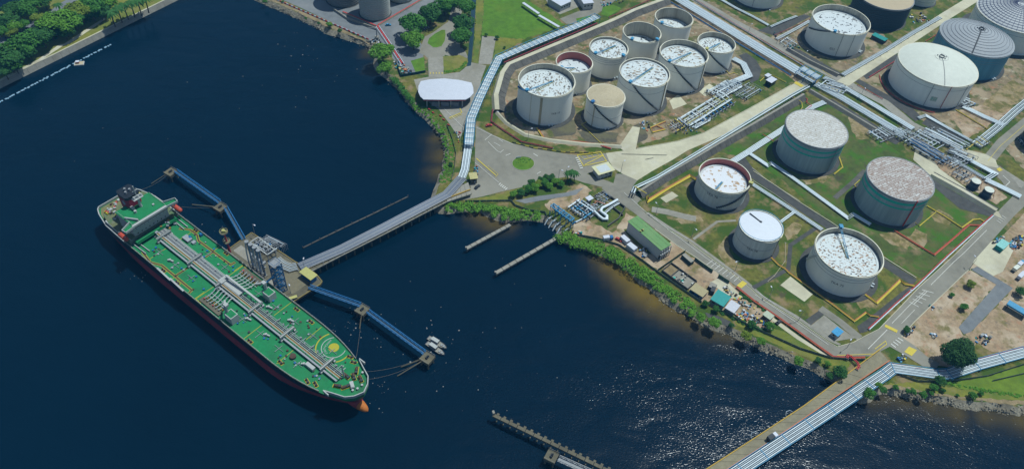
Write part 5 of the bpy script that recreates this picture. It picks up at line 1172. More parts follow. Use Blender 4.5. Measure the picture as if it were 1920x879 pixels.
for x, y in ((-77, -.5), (-75, 1), (-74.5, -1.6)): SB(B().cyl((x, y, 31.6), .6, 1.4, 8), 'exhaust', mSteel, fun)
SB(B().add([(-75.6, -4.32, 24.6), (-73.2, -4.30, 26.6), (-74.0, -4.32, 28.6), (-76.6, -4.38, 27.4)], [(0, 1, 2, 3)]), 'emblem', M('pale_emblem', (.25, .28, .34), .6), fun)
for s in (1, -1):
    x0 = -63 if s < 0 else -60.5
    o = SB(B().tube([(x0 - 4.2, 15.2 * s, 17.6), (x0 - 3.4, 15.2 * s, 17.6), (x0 + 2.4, 15.2 * s, 17.6), (x0 + 3.4, 15.2 * s, 17.6)], [.5, 1.3, 1.3, .4], 10), 'lifeboat', M('lifeboat_orange', (.42, .06, .03), .6), smooth=50)
    b = B(); 
    for dx in (-3, 2): b.beam((x0 + dx, 13 * s, 15), (x0 + dx, 15.4 * s, 19.6), .3)
    SB(b, 'davit', mShipW)
# aft deck clutter
for k in range(60):
    x = rs.uniform(-95, -77); y = rs.uniform(-10, 10) * (1 - max(0, -x - 90) / 14)
    z = 12 if x < -88 else 15.3
    SB(B().box((x, y, z + .4), (rs.uniform(.6, 1.8), rs.uniform(.6, 1.6), rs.uniform(.6, 1.6)), rs.uniform(0, 1.5)), 'deck_gear', rs.choice((mShipW, mShipW, mShipG, mShipY, mBrown, mRed)))
for y in (6.2, 8.6):
    b = B(); b.cyl((-76, y, 15.3), .5, 5, 8); b.beam((-76, y, 20), (-68, y + 1, 19.4), .5); b.box((-76, y, 18), (1.4, 1.2, 1.6))
    SB(b, 'stores_crane', mShipW)
for y in (-10.8, -13, 10.6, 12.8):
    b = B(); b.beam((-60.5, y, 12.2), (-50, y - .3 * (1 if y > 0 else -1), 12.4), .35, .9); SB(b, 'deck_trunk', mShipW)
b = B(); b.box((-58.5, 0, 14.2), (3.2, 24, .3)); b.box((-57.2, 0, 14.8), (.15, 24, 1.0))
SB(b, 'front_gallery', mGreenS)
for k in range(14): SB(B().box((rs.uniform(-59.6, -55), rs.uniform(-12, 12), 14.7 if k % 2 else 12.6), (rs.uniform(.6, 1.6), rs.uniform(.6, 1.6), 1.0), rs.uniform(0, 1)), 'deck_gear', rs.choice((mShipW, mDark, mShipG, mOchre)))
# ------------------------------------------------------------------ jetty head, trestle, dolphins
DZ = 2.0   # deck level of the marine structures
def deck_slab(t, pts, z, thick, mat, name='deck'): return B().poly(GP(pts, z), z, thick).build(name, mat, t)
def piles(t, pts, z, r=.45, mat=None):
    for p in pts: B().cyl((p.x, p.y, WZ - 4), r, z - WZ + 3.9, 8).build('pile', mat or mConcD, t)
jt = thing('jetty', 'weathered concrete jetty head alongside the tanker', 'jetty', G(520, 520, DZ))
JP = [(420, 474), (472, 437), (553, 491), (584, 508), (594, 516), (604, 528), (600, 534), (550, 566), (536, 556), (430, 480)]
deck_slab(jt, JP, DZ, 1.4, mConcD)
c = G(512, 503, DZ)
piles(jt, [p.lerp(c, f) for p in GP(JP, DZ) for f in (.08, .5)], DZ - 1.4)
b = B()
pp = GP(JP + JP[:1], DZ)
for a, d in zip(pp, pp[1:]): b.beam(a + V(0, 0, .18), d + V(0, 0, .18), .5, .36)
b.build('edge_kerb', M('yellowed_kerb', (.20, .155, .05), .8), jt)
for pts, mt in (([(437, 470), (452, 460), (480, 480), (466, 492)], mConc), ([(496, 530), (506, 522), (518, 531), (508, 538)], mConc), ([(520, 520), (552, 508), (580, 530), (548, 552)], M('stained_slab', (.155, .135, .085), .9, .15, .2))):
    B().poly(GP(pts, DZ + .03), DZ + .03).build('slab', mt, jt)
for a in ((427, 478), (450, 494), (474, 511), (500, 530), (524, 547), (545, 562)):
    p = G(*a, DZ); B().box((p.x - 1.0, p.y - 1.2, DZ - 1.8), (1.6, 2.4, 3.2), SA).build('fender', mHullK, jt)
# trestle
tr = thing('trestle', 'long trestle carrying a roadway and pipes from the shore to the jetty head', 'trestle', G(700, 435, DZ))
top_e = [(878, 342), (838, 361), (790, 386), (720, 423), (640, 464), (556, 499)]
low_e = [(884, 364), (838, 379), (793, 402), (720, 440), (640, 480), (584, 509)]
for k in range(5):
    a0, a1, b0, b1 = top_e[k], top_e[k + 1], low_e[k], low_e[k + 1]
    n = 5
    for i in range(n):
        f, g = i / n + .004, (i + 1) / n - .004
        lp = lambda u, v, h: (u[0] + (v[0] - u[0]) * h, u[1] + (v[1] - u[1]) * h)
        deck_slab(tr, [lp(a0, a1, f), lp(a0, a1, g), lp(b0, b1, g), lp(b0, b1, f)], DZ + .1, .9, mConcD if k > 0 else mConc, 'deck_slab')
        if k > 0:
            x = lp(a0, a1, .5 * (f + g)); y = lp(b0, b1, .5 * (f + g))
            piles(tr, [G(*x, DZ).lerp(G(*y, DZ), .1), G(*x, DZ).lerp(G(*y, DZ), .9)], DZ - .7)
mid = [((a[0] * .36 + c[0] * .64), (a[1] * .36 + c[1] * .64)) for a, c in zip(top_e, low_e)]
b = B(); pm = GP(mid, DZ + .5)
for a, d in zip(pm, pm[1:]): b.beam(a, d, .7, .8)
b.build('yellow_barrier', M('faded_yellow_barrier', (.33, .215, .045), .8), tr)
b = B(); pm = GP(low_e, DZ + .35)
for a, d in zip(pm, pm[1:]): b.beam(a, d, .45, .5)
b.build('parapet', mConc, tr)
for k in range(26):
    p = pm[0].lerp(pm[-1], k / 25); 
    i = min(4, int(k / 25 * 5)); f = k / 25 * 5 - i
    p = pm[i].lerp(pm[i + 1], f); B().beam(p, p + V(0, 0, 1.2), .12).build('rail_post', mSteel, tr)
ctr = [((a[0] * .78 + c[0] * .22), (a[1] * .78 + c[1] * .22)) for a, c in zip(top_e, low_e)]
ctr = [(866, 334)] + ctr[1:]
rack(R_, 'long bundle of grey-white pipes along the trestle', 'pipe rack', ctr, DZ + .9, even(8, 5.4, (.36, .3), (mTrestle, mShipG, mTrestle)), 12, sz0=DZ)
# pipes fanning across the jetty head
rack(R_, 'curving pipes fanning from the trestle into the jetty manifold', 'pipe rack', [(556, 499), (545, 502), (530, 496), (518, 487)], DZ + 1.0, even(6, 4.6, .3, (mShipW, mPipe)), 5, sz0=DZ)
manifold('grey pipe manifold beside the loading arms on the jetty head', (473, 466), (490, 455), (508, 486), 6, 5, DZ + 1.0, (.2, .3), 31, 14, [mShipG, mPipe, mSteel, mShipW])
manifold('low pipe run along the back edge of the jetty head', (494, 456), (502, 450), (532, 474), 4, 5, DZ + .8, (.2, .28), 32, 8, [mShipG, mPipe, mSteel])
t = thing('steel_gantry', 'open grey steel frame over pipes at the back of the jetty head', 'gantry', G(485, 475, DZ))
fp = [G(472, 466, DZ), G(487, 456, DZ), G(518, 480, DZ), G(504, 489, DZ)]
for p in fp: B().beam(p, p + V(0, 0, 4.6), .4).build('post', mSteel, t)
for a, d in zip(fp, fp[1:] + fp[:1]): B().beam(a + V(0, 0, 4.6), d + V(0, 0, 4.6), .5).build('top_beam', mShipW, t)
for f in (.2, .4, .6, .8): B().beam(fp[0].lerp(fp[3], f) + V(0, 0, 4.6), fp[1].lerp(fp[2], f) + V(0, 0, 4.6), .3).build('cross_beam', mShipG, t)
# loading arms
mArm = M('loading_arm_paint', (.14, .19, .25), .55, .2, .4)
armlab = ['loading arm nearest the stern in the row on the jetty head', 'second loading arm from the stern on the jetty head', 'third loading arm from the stern on the jetty head', 'loading arm nearest the gangway tower on the jetty head']
for k in range(4):
    p = shipw(-7.6 + k * 3.0, 20.2, 5)
    t = thing('loading_arm', armlab[k], 'loading arm', (p.x, p.y, DZ), SA, 'loading arms on the jetty head')
    bl = lambda b, nm, mt, sm=None: b.build(nm, mt, t, True, sm)
    bl(B().box((0, 0, .4), (1.8, 1.8, .8)), 'base', mConc)
    bl(B().cyl((0, 0, .8), .65, 8.5, 10), 'riser', mArm, 50)
    bl(B().tube([(0, 0, 9), (-.6, .4, 19.5)], .55, 8), 'inboard_arm', mArm, 50)
    bl(B().tube([(-.6, -.6, 19.5), (-.2, -1.6, 13), (.4, -2.2, 6.2)], .42, 8), 'outboard_arm', mArm if k % 2 else mShipW, 50)
    bl(B().box((.2, .9, 9.6), (1.3, 2.2, 1.4)), 'counterweight', mSteel)
    bl(B().lathe((-.6, .1, 19.5), [(1.1, -.25), (1.1, .25)], 12), 'sheave', mSteel)
    for j in range(3): bl(B().box((.6, -1.2 + j * .9, 4.0 + j * 1.5), (.9, .7, 1.0)), 'hydraulic_box', mDark if j % 2 else mShipW)
    bl(B().tube([(.8, -2, .5), (.4, -2.2, 6.2)], .35, 8), 'triple_swivel', mShipG, 50)
b = B()
# gangway tower
gp = shipw(14.8, 19.4, 5)
t = thing('gangway_tower', 'tall blue lattice gangway tower beside the tanker', 'tower', (gp.x, gp.y, DZ), SA)
HT = 21.0; hw = 2.1
mBlueD = M('tower_blue_paint', (.02, .10, .22), .55, .2, .3)
for sx in (1, -1):
    for sy in (1, -1): B().beam((sx * hw, sy * hw, 0), (sx * hw, sy * hw, HT), .38).build('corner_post', mBlueD, t, True)
nb_ = 9
for k in range(nb_):
    z0, z1 = HT * k / nb_, HT * (k + 1) / nb_
    b = B()
    for (ax, ay), (bx, by) in (((-1, -1), (1, -1)), ((1, -1), (1, 1)), ((1, 1), (-1, 1)), ((-1, 1), (-1, -1))):
        b.beam((ax * hw, ay * hw, z1), (bx * hw, by * hw, z1), .24)
        if k % 2: b.beam((ax * hw, ay * hw, z0), (bx * hw, by * hw, z1), .2)
        else: b.beam((bx * hw, by * hw, z0), (ax * hw, ay * hw, z1), .2)
    b.build('bracing', mBlueD, t, True)
    s = 1 if k % 2 else -1
    b = B(); b.beam((-hw * .7, s * .9, z0 + .2), (hw * .7, s * .9, z1), .9, .15); b.box((s * hw * .8, 0, z1), (.9, hw * 1.6, .12))
    b.build('stair_flight', mSky, t, True)
B().box((0, 0, HT + .1), (hw * 2.3, hw * 2.3, .2)).build('top_deck', mSteel, t, True)
b = B()
for a, d in (((-1, -1), (1, -1)), ((1, -1), (1, 1)), ((1, 1), (-1, 1)), ((-1, 1), (-1, -1))): b.beam((a[0] * hw, a[1] * hw, HT + 1.3), (d[0] * hw, d[1] * hw, HT + 1.3), .15)
b.build('top_rail', mBlueD, t, True)
B().beam((0, -hw, 13), (-1.0, -8, 11.4), 1.0, .3).build('gangway', mSky, t, True)
# control hut
hp = G(580, 522, DZ)
hd = (G(596, 521, DZ + 4) - G(574, 505, DZ + 4)); ha = math.atan2(hd.y, hd.x)
t = thing('jetty_hut', 'small blue hut with a flat yellow roof at the trestle end', 'hut', (hp.x, hp.y, DZ), ha)
B().box((0, 0, 1.8), (7.6, 3.6, 3.6)).build('wall', mBlue, t, True)
B().box((0, 0, 3.75), (8.8, 4.8, .3)).build('roof', mYelR, t, True)
for x in (-2.6, 0, 2.6): B().box((x, -1.83, 2.1), (1.3, .08, 1.0)).build('window', mGlass, t, True)
B().box((3.2, -1.83, 1.1), (.9, .08, 2.1)).build('door', mSteel, t, True)
pbp = shipw(23.5, 19.0, 5)
t = thing('jetty_bin', 'long low locker with yellowish lid at the jetty corner by the hull', 'locker', (pbp.x, pbp.y, DZ), SA + PI / 2 * .0 + 1.1)
B().box((0, 0, .7), (5.0, 1.6, 1.4)).build('body', mBlueD, t, True); B().box((0, 0, 1.5), (5.2, 1.8, .2)).build('lid', mYelR, t, True)
# fire monitor tower
fp_ = G(431, 473, DZ)
t = thing('monitor_tower', 'red and white fire monitor tower with two round platforms', 'tower', (fp_.x, fp_.y, DZ))
for k in range(4): B().cyl((0, 0, k * 3.8), .75 - .1 * k, 3.8, 10, .65 - .1 * k).build('mast_section', (mShipR, mShipR, mRed, mRed)[k] if k != 9 else mShipW, t, True, 50)
for z, r in ((8.0, 1.9), (15.2, 2.1)):
    B().lathe((0, 0, z), [(.3, 0), (r, .05), (r, .3), (.3, .32)], 14).build('platform', mConcD, t, True)
    B().lathe((0, 0, z), [(r - .1, 1.2), (r, 1.2), (r, 1.35), (r - .1, 1.35)], 14, False, False).build('platform_rail', mYelR, t, True)
B().cyl((0, 0, 15.4), .9, 1.6, 8).box((.8, -.5, 16.8), (2.0, .5, .5)).build('monitor', mYelR, t, True)
# dolphins
dol = [((320, 323), 'mooring dolphin farthest astern of the tanker', 0), ((413, 389), 'mooring dolphin between the stern walkways', 0), ((679, 581), 'mooring dolphin halfway along the forward walkways', 0), ((801, 671), 'mooring dolphin at the outer end with boats behind', 0), ((1034, 855), 'square dolphin beside the toothed jetty at the bottom', 0)]
for k, (q, lab, _) in enumerate(dol):
    p = G(*q, DZ); a = (SA + .1) if k < 4 else -.42
    t = thing('mooring_dolphin', lab, 'dolphin', (p.x, p.y, DZ), a, 'mooring dolphins')
    w = 5.6 if k < 4 else 5.2
    B().box((0, 0, -.7), (w, w, 1.8)).build('cap', mConcD, t, True)
    for sx in (-1, 1):
        for sy in (-1, 1): B().tube([(sx * w * .3, sy * w * .3, -1.5), (sx * w * .42, sy * w * .42, WZ - DZ - 3)], .45, 8).build('pile', mConcD, t, True)
    o = B().box((0, 0, .5), (1.3, 1.8, .6)); o.beam((-.3, -.6, .8), (.5, -.9, 1.3), .35); o.beam((-.3, .6, .8), (.5, .9, 1.3), .35); o.beam((-.2, 0, .8), (.7, 0, 1.5), .4)
    o.build('quick_release_hook', mDark, t, True)
    b = B()
    for s in (1, -1): b.beam((-w / 2, s * w / 2, 1.1), (w / 2, s * w / 2, 1.1), .1)
    b.build('rail', mConc, t, True)
def walkway(label, a, c, mat, w=1.5, z=DZ + .3, h=1.3):
    P, Q = G(*a, z), G(*c, z); d = (Q - P); nn = V(-d.y, d.x, 0).normalized() * (w / 2); m = (P + Q) / 2
    t = thing('walkway', label, 'walkway', (m.x, m.y, z))
    B().beam(P, Q, w, .16).build('deck', mSteel if mat is not mBlue else M('walkway_grating', (.05, .085, .12), .7), t)
    k = max(6, int(d.length / 2.6))
    for s in (1, -1):
        b = B(); b.beam(P + nn * s + V(0, 0, h), Q + nn * s + V(0, 0, h), .3); b.beam(P + nn * s, Q + nn * s, .34)
        for i in range(k):
            x, y = P.lerp(Q, i / k) + nn * s, P.lerp(Q, (i + 1) / k) + nn * s
            b.beam(x, x + V(0, 0, h), .14); b.beam(x, y + V(0, 0, h), .12)
        b.build('truss', mat, t)
    return t
walkway('blue walkway reaching the dolphin farthest astern', (330, 322), (412, 380), mBlue, 2.0)
walkway('blue walkway from the stern dolphin to the jetty head', (424, 391), (457, 449), mBlue, 2.0)
walkway('blue walkway from the jetty head towards the bow dolphins', (580, 539), (676, 573), mBlue, 2.0)
walkway('blue walkway to the outer dolphin with the boats', (690, 585), (796, 662), mBlue, 2.0)
# mooring lines
mRope = M('mooring_rope', (.16, .135, .09), .9)
def rope(label, a, za, c, sag=1.0, n=8):
    P = G(*a, za); Q = c
    pts = [P.lerp(Q, i / n) - V(0, 0, sag * 4 * (i / n) * (1 - i / n)) for i in range(n + 1)]
    o = B().tube(pts, .055, 4, False).build('mooring_line', mRope); tag(o, label, 'rope')
rope('mooring line from the outer dolphin to the bow, upper strand', (798, 668), DZ + .8, shipw(88, 8.5, 15), 2.5)
rope('mooring line from the outer dolphin to the bow, lower strand', (797, 673), DZ + .8, shipw(91, 5.5, 15), 3.0)
rope('mooring line from the halfway dolphin down to the forward deck', (678, 584), DZ + .8, shipw(78, 11.6, 13), 2.0)
rope('mooring line from the farthest astern dolphin to the stern', (318, 324), DZ + .8, shipw(-93, 11, 13), 2.0)
rope('mooring line from the second dolphin to the stern quarter', (410, 388), DZ + .8, shipw(-72, 15, 13), 1.5)
# short posts leaning from dolphins (fender booms)
for q, e, lab in (((312, 327), (284, 345), 'thin boom pointing away from the farthest astern dolphin'), ((402, 388), (360, 384), 'thin boom pointing from the second dolphin towards the stern'), ((678, 590), (674, 616), 'thin boom hanging below the halfway dolphin'), ((790, 674), (752, 688), 'upper of two thin booms at the outer dolphin'), ((790, 678), (745, 705), 'lower of two thin booms at the outer dolphin')):
    tag(B().beam(G(*q, DZ), G(*e, WZ + .4), .45, .35).build('fender_boom', mConcD), lab, 'boom')
# work boats
mBoat = M('boat_white', (.30, .31, .34), .5, .15, .6)
def boat(label, a, c, w):
    P, Q = G(*a, WZ), G(*c, WZ); L = (Q - P).length; m = (P + Q) / 2; ang = math.atan2((Q - P).y, (Q - P).x)
    t = thing('work_boat', label, 'boat', (m.x, m.y, WZ), ang, 'work boats by the outer dolphin')
    out = [(-L / 2, w * .42), (-L * .1, w / 2), (L * .25, w * .46), (L * .42, w * .25), (L / 2, 0)]
    rg = out + [(x, -y) for x, y in reversed(out[:-1])]
    n = len(rg)
    vs = [(x * .94, y * .8, -.3) for x, y in rg] + [(x, y, .9 + max(0, x) / L * .8) for x, y in rg]
    B().add(vs, [(i, (i + 1) % n, n + (i + 1) % n, n + i) for i in range(n)]).build('hull', mBoat, t, True)
    B().poly([(x * .95, y * .9, .75) for x, y in rg], .75).build('deck', mConc, t, True)
    B().box((-L * .12, 0, 1.5), (L * .34, w * .6, 1.5)).build('cabin', mBoat, t, True)
    B().box((-L * .12, 0, 2.3), (L * .36, w * .66, .14)).build('cabin_roof', mShipW, t, True)
    B().box((L * .06, 0, 1.7), (.08, w * .5, .6)).build('windscreen', mGlass, t, True)
    for k in (-.36, .22, .34): B().box((L * k, 0, 1.0), (.9, w * .4, .5)).build('hatch', mSteel, t, True)
boat('upper of two pale work boats moored behind the outer dolphin', (803, 634), (838, 655), 3.0)
boat('lower of two pale work boats moored behind the outer dolphin', (800, 644), (834, 667), 3.0)
# floating debris barrier beside the trestle
t = thing('log_boom', 'dark floating log boom stretched beside the trestle', 'boom', G(665, 418, WZ))
bp = GP([(568, 465), (600, 449), (660, 420), (700, 401), (765, 369)], WZ + .25)
for i, (a, d) in enumerate(zip(resample(bp, 5), resample(bp, 5)[1:])): B().tube([a.lerp(d, .04), a.lerp(d, .96)], .42, 6).build('float', mBund, t)
for i, a in enumerate(resample(bp, 10)): B().cyl((a.x, a.y, WZ - .5), .22, 2.0, 6).build('guide_post', mBund, t)
# finger jetties
for a, c, lab in (((874, 466), (957, 421), 'narrow concrete finger jetty nearest the trestle'), ((929, 512), (1042, 447), 'longer concrete finger jetty below the gantry')):
    P, Q = G(*a, 0), G(*c, 0); m = (P + Q) / 2
    t = thing('finger_jetty', lab, 'jetty', (m.x, m.y, 0), 0, 'finger jetties')
    k = 9
    for i in range(k): B().beam(P.lerp(Q, i / k + .004) - V(0, 0, .5), P.lerp(Q, (i + 1) / k - .004) - V(0, 0, .5), 2.0, 1.0).build('deck_slab', mConc, t)
    for i in range(k + 1): p = P.lerp(Q, min(.98, max(.02, i / k))); B().cyl((p.x, p.y, WZ - 3), .4, 4.0, 8).build('pile', mConcD, t)
    B().box((P.x, P.y, .6), (1, 1, 1.2)).build('end_light', mConc, t)
# toothed jetty at the bottom edge
P, Q = G(924, 777, DZ), G(1180, 901, DZ); m = (P + Q) / 2; dd = (Q - P).normalized(); nn = V(-dd.y, dd.x, 0)
t = thing('toothed_jetty', 'narrow brown jetty with comb-like fender blocks, bottom edge', 'jetty', (m.x, m.y, DZ))
for i in range(16): B().beam(P.lerp(Q, i / 16 + .002) - V(0, 0, .5), P.lerp(Q, (i + 1) / 16 - .002) - V(0, 0, .5), 1.6, 1.0).build('deck_slab', mConcD, t)
for i in range(19):
    p = P.lerp(Q, (i + .6) / 19.5) + nn * 1.3 - V(0, 0, .55); B().box(p, (1.2, 1.1, 1.1), math.atan2(dd.y, dd.x)).build('fender_block', mConcD, t)
    p = P.lerp(Q, (i + .6) / 19.5); B().cyl((p.x, p.y, WZ - 3), .4, 4.0, 8).build('pile', mConcD, t)
B().box(P + nn * .6 + V(0, 0, .7), (1.0, 1.6, 1.5), .4).build('end_post', mConc, t)
walkway('grey catwalk leaving the square dolphin at the bottom edge', (1047, 860), (1110, 888), mSteel, 2.4)
# ------------------------------------------------------------------ road bridge and pipe bridge, bottom right
BZ = 1.2
t = thing('road_bridge', 'concrete road bridge with yellow edges at the bottom right', 'bridge', G(1500, 780, BZ))
Le = [(1290, 902), (1325, 879), (1412, 823), (1507, 761), (1590, 700), (1650, 655)]
Re = [(1326, 904), (1364, 879), (1449, 824), (1543, 760), (1618, 709), (1668, 676)]
for k in range(5):
    n = 4
    for i in range(n):
        lp = lambda u, v, h: (u[0] + (v[0] - u[0]) * h, u[1] + (v[1] - u[1]) * h)
        f, g = i / n + .003, (i + 1) / n - .003
        B().poly(GP([lp(Le[k], Le[k + 1], f), lp(Le[k], Le[k + 1], g), lp(Re[k], Re[k + 1], g), lp(Re[k], Re[k + 1], f)], BZ), BZ - (0 if k < 4 else .8 * i / n), 1.0).build('deck_slab', mConcB if False else M('bridge_concrete', (.22, .195, .125), .9, .15, .15, [((.17, .15, .10), .4)]), t)
        if k < 4:
            x, y = lp(Le[k], Le[k + 1], g), lp(Re[k], Re[k + 1], g)
            piles(t, [G(*x, BZ).lerp(G(*y, BZ), .1), G(*x, BZ).lerp(G(*y, BZ), .9)], BZ - .9)
for path, mt, nm in ((Le, M('ochre_kerb_paint', (.40, .26, .04), .8, .2, .4), 'yellow_kerb'), (Re, mOran, 'orange_kerb')):
    b = B(); p = GP(path, BZ + .2)
    for a, d in zip(p, p[1:]): b.beam(a, d, .45, .5)
    b.build(nm, mt, t)
pl = [(1364, 896), (1390, 879), (1474, 824), (1560, 768), (1600, 741), (1660, 701), (1674, 690), (1760, 702), (1780, 701), (1832, 684), (1925, 659)]
rack('pipe_bridge', 'broad silver pipe bridge beside the road bridge, bending inland past the big tree', 'pipe bridge', pl, BZ + .5, even(7, 4.6, (.30, .24), (mPipeW, mPipe)), 15, 6.0, mSky, .7, sz0=WZ - 1)
lineset('red pipe on the inland edge of the silver pipe bridge', [(1668, 681), (1720, 690), (1768, 696), (1800, 686), (1832, 674), (1925, 649)], BZ + .4, [M('maroon_paint', (.22, .035, .045), .6)], .35)
for q, lab in (((1483, 775), 'white hoop pipe hanging off the bridge near mid span'), ((1418, 815), 'white hoop pipe hanging off the bridge near the bottom')):
    p = G(*q, BZ); tag(B().tube([p + V(1, 1, 0), p + V(-.5, 1.2, .8), p + V(-2.2, .6, .4), p + V(-2.4, -.8, -.6), p + V(-1.5, -2.2, -1.5)], .12, 5).build('hoop_pipe', mPipe), lab, 'pipe')
# ------------------------------------------------------------------ buildings
def frame_of(quad, z=0.0):
    """local frame of a roughly rectangular footprint given by its corners"""
    P = GP(quad, z); c = sum(P, V(0, 0, 0)) / 4
    u = ((P[1] - P[0]) + (P[2] - P[3])) / 2; v = ((P[3] - P[0]) + (P[2] - P[1])) / 2
    a = math.atan2(u.y, u.x)
    return c, a, u.length, abs(v.dot(V(-math.sin(a), math.cos(a), 0)))
def block(name, label, cat, quad, h, wall, roof, over=.4, win=0, door=True, zq=None, ridges=0, wh=1.0, z0=0.0, group=None):
    """quad = roof corners in the photograph (the roof is at height h)"""
    c, a, L, W = frame_of(quad, z0 + h)
    t = thing(name, label, cat, (c.x, c.y, z0), a, group)
    B().box((0, 0, h / 2), (L - 2 * over, W - 2 * over, h - .01)).build('wall', wall, t, True)
    B().box((0, 0, h + .1), (L, W, .22)).build('roof', roof, t, True)
    n = int(L / ridges) if ridges else 0
    for k in range(n): B().box((-L / 2 + (k + .5) * L / n, 0, h + .24), (.12, W * .98, .08)).build('roof_seam', roof, t, True)
    for s in (1, -1):
        for k in range(win):
            B().box((-L / 2 + over + (k + .5) * (L - 2 * over) / win, s * (W / 2 - over + .02), h * .6), (min(1.6, (L - 2 * over) / win * .6), .1, wh)).build('window', mGlass, t, True)
    if door: B().box((L / 2 - over - 1.2, -(W / 2 - over + .03), 1.05), (1.0, .1, 2.1)).build('door', mSteel, t, True)
    return t, L, W
# curved white canopy of the gate house
RC = [(784, 171), (784.5, 160), (789, 151), (806, 148.6), (833, 147.6), (860, 150), (884, 154), (887.5, 163), (888, 173), (882, 180.5), (873, 186), (833, 187.5), (794, 186), (788, 180)]
HB = 7.0
pts = GP(RC, HB); c = sum(pts, V(0, 0, 0)) / len(pts)
t = thing('gatehouse_canopy', 'wide curved white canopy roof over dark gate lanes', 'canopy', (c.x, c.y, 0))
b = B(); n = len(pts)
inner = [c.lerp(p, .55) for p in pts]
zr = lambda p: HB - ((p.x - c.x) / 26) ** 2 * 1.6
vs = [V(p.x, p.y, zr(p) - .1) for p in pts] + [V(p.x, p.y, zr(p) + .5) for p in inner] + [V(c.x, c.y, HB + .7)] + [V(p.x, p.y, zr(p) - .6) for p in pts]
fs = [(i, (i + 1) % n, n + (i + 1) % n, n + i) for i in range(n)] + [(n + i, n + (i + 1) % n, 2 * n) for i in range(n)] + [(2 * n + 1 + i, 2 * n + 1 + (i + 1) % n, (i + 1) % n, i) for i in range(n)]
fs = [tuple(reversed(f)) for f in fs]
b.add(vs, fs).build('roof', mRoofW, t, smooth=30)
B().poly([V(p.x, p.y, zr(p) - .65) for p in pts]).build('soffit', mDark, t)
b = B(); [b.beam(V(*pts[i].xy, zr(pts[i]) - .8), V(*pts[i + 1].xy, zr(pts[i + 1]) - .8), .3, .4) for i in (10, 11)]; b.build('red_fascia', mRed, t)
for f in (.04, .35, .66, .96):
    p = pts[12].lerp(pts[10], f).lerp(c, .08); B().beam((p.x, p.y, 0), (p.x, p.y, HB - 1.2), .5).build('column', mWall, t)
    p = pts[2].lerp(pts[6], f).lerp(c, .1); B().beam((p.x, p.y, 0), (p.x, p.y, HB - 1.2), .5).build('column', mWall, t)
for f in (.2, .52, .84):
    p = pts[12].lerp(pts[10], f).lerp(c, .3); B().box((p.x, p.y, 1.5), (5.5, 4, 3)).build('booth', mSteel, t)
for f in (.2, .52): B().box((*pts[12].lerp(pts[10], f + .16).lerp(c, .2).xy, .9), (.2, 5, 1.2)).build('lane_barrier', mYellow, t)
# gatehouse by the roundabout
t, L, W = block('gatehouse', 'single storey gatehouse with pale yellow roof near the roundabout', 'building', [(1109, 313), (1141, 304), (1153, 320), (1122, 330)], 4.2, mWall, mYelR if False else M('cream_roof', (.52, .50, .30), .7, .06, .2), 1.0, 3, ridges=0)
for k in range(4): B().box((-L / 2 + 2 + k * (L - 4) / 3, -W / 2 + .4, 2.0), (.3, .3, 4.0)).build('column', mWall, t, True)
B().box((0, 0, 4.35), (L * .62, W * .7, .2)).build('roof_deck', M('blue_white_roof', (.46, .50, .50), .7, .08, .3), t, True)
# green roofed two-storey building
t, L, W = block('office_building', 'long two-storey white building with a green sheet roof by the shore', 'building', [(1174, 416), (1192, 407.5), (1262, 456.5), (1242, 470)], 8.0, mWall, mGreenR, .5, 6, ridges=3.2, wh=1.4)
for k in range(6): B().box((-L / 2 + .5 + (k + .5) * (L - 1) / 6, -(W / 2 - .46), 2.0), (2.6, .12, 2.8)).build('dark_bay', mGlass, t, True)
for k in range(5): B().box((-L / 2 + .5 + k * (L - 1) / 4, -W / 2 - .6, 4.0), (.35, .35, 8.0)).build('column', mWall, t, True)
B().box((0, -W / 2 - .2, 4.2), (L - .6, 1.2, .25)).build('gallery', mWall, t, True)
for x in (-L * .36, -L * .28): B().box((x, W * .12, 8.6), (1.8, 1.0, .7)).build('roof_unit', mYelR, t, True)
# containers
for q, lab, mt in (([(1163, 443), (1170, 440), (1182, 450), (1175, 455)], 'white container nearest the end of the green roofed building', mRoofW), ([(1175, 458), (1182, 454), (1196, 464), (1188, 470)], 'white container standing second along the green roofed building', mRoofW), ([(1278, 478), (1284, 475), (1302, 489), (1296, 493)], 'dark green container in the fenced compound', M('dark_green_container', (.02, .05, .05), .6, .2, .5)), ([(1330, 531), (1335, 529), (1343, 534), (1338, 549)], 'navy skip lorry body parked at the compound', mDark)):
    c, a, L, W = frame_of(q, 2.6)
    t = thing('container', lab, 'container', (c.x, c.y, 0), a)
    B().box((0, 0, 1.35), (L, W, 2.5)).build('body', mt, t, True)
    for k in range(8): 
        for s in (1, -1): B().box((-L / 2 + (k + .5) * L / 8, s * (W / 2 + .03), 1.35), (.25, .07, 2.2)).build('rib', mt, t, True)
    B().box((0, 0, 2.66), (L * .98, W * .96, .1)).build('top', mRoofW if mt is mRoofW else mConc, t, True)
# sheds and huts
block('shed', 'teal sheet roofed shed in the cluttered compound', 'shed', [(1347, 543), (1371, 557), (1357, 576), (1331, 561)], 3.6, mSteel, mTealR, .3, 2, ridges=1.6)
block('shed', 'pale roofed lean-to beside the teal shed', 'shed', [(1371, 563), (1388, 572), (1377, 589), (1359, 577)], 3.2, mSteel, M('grey_white_sheet', (.46, .47, .50), .6, .12, .3), .3, 0, ridges=1.6)
block('shed', 'olive roofed store with dark walls below the compound tanks', 'shed', [(1305, 531), (1328, 546), (1318, 558), (1292, 542)], 3.0, mBlueD, M('olive_sheet', (.33, .28, .15), .7, .1, .3), .3, 2)
block('shed', 'small shed with greenish white roof at the compound end', 'shed', [(1437, 582), (1452, 592), (1444, 601), (1430, 590)], 3.0, M('brown_wall', (.12, .08, .06), .8), M('greenish_sheet', (.36, .40, .30), .7, .15, .4), .3, 0, ridges=1.2)
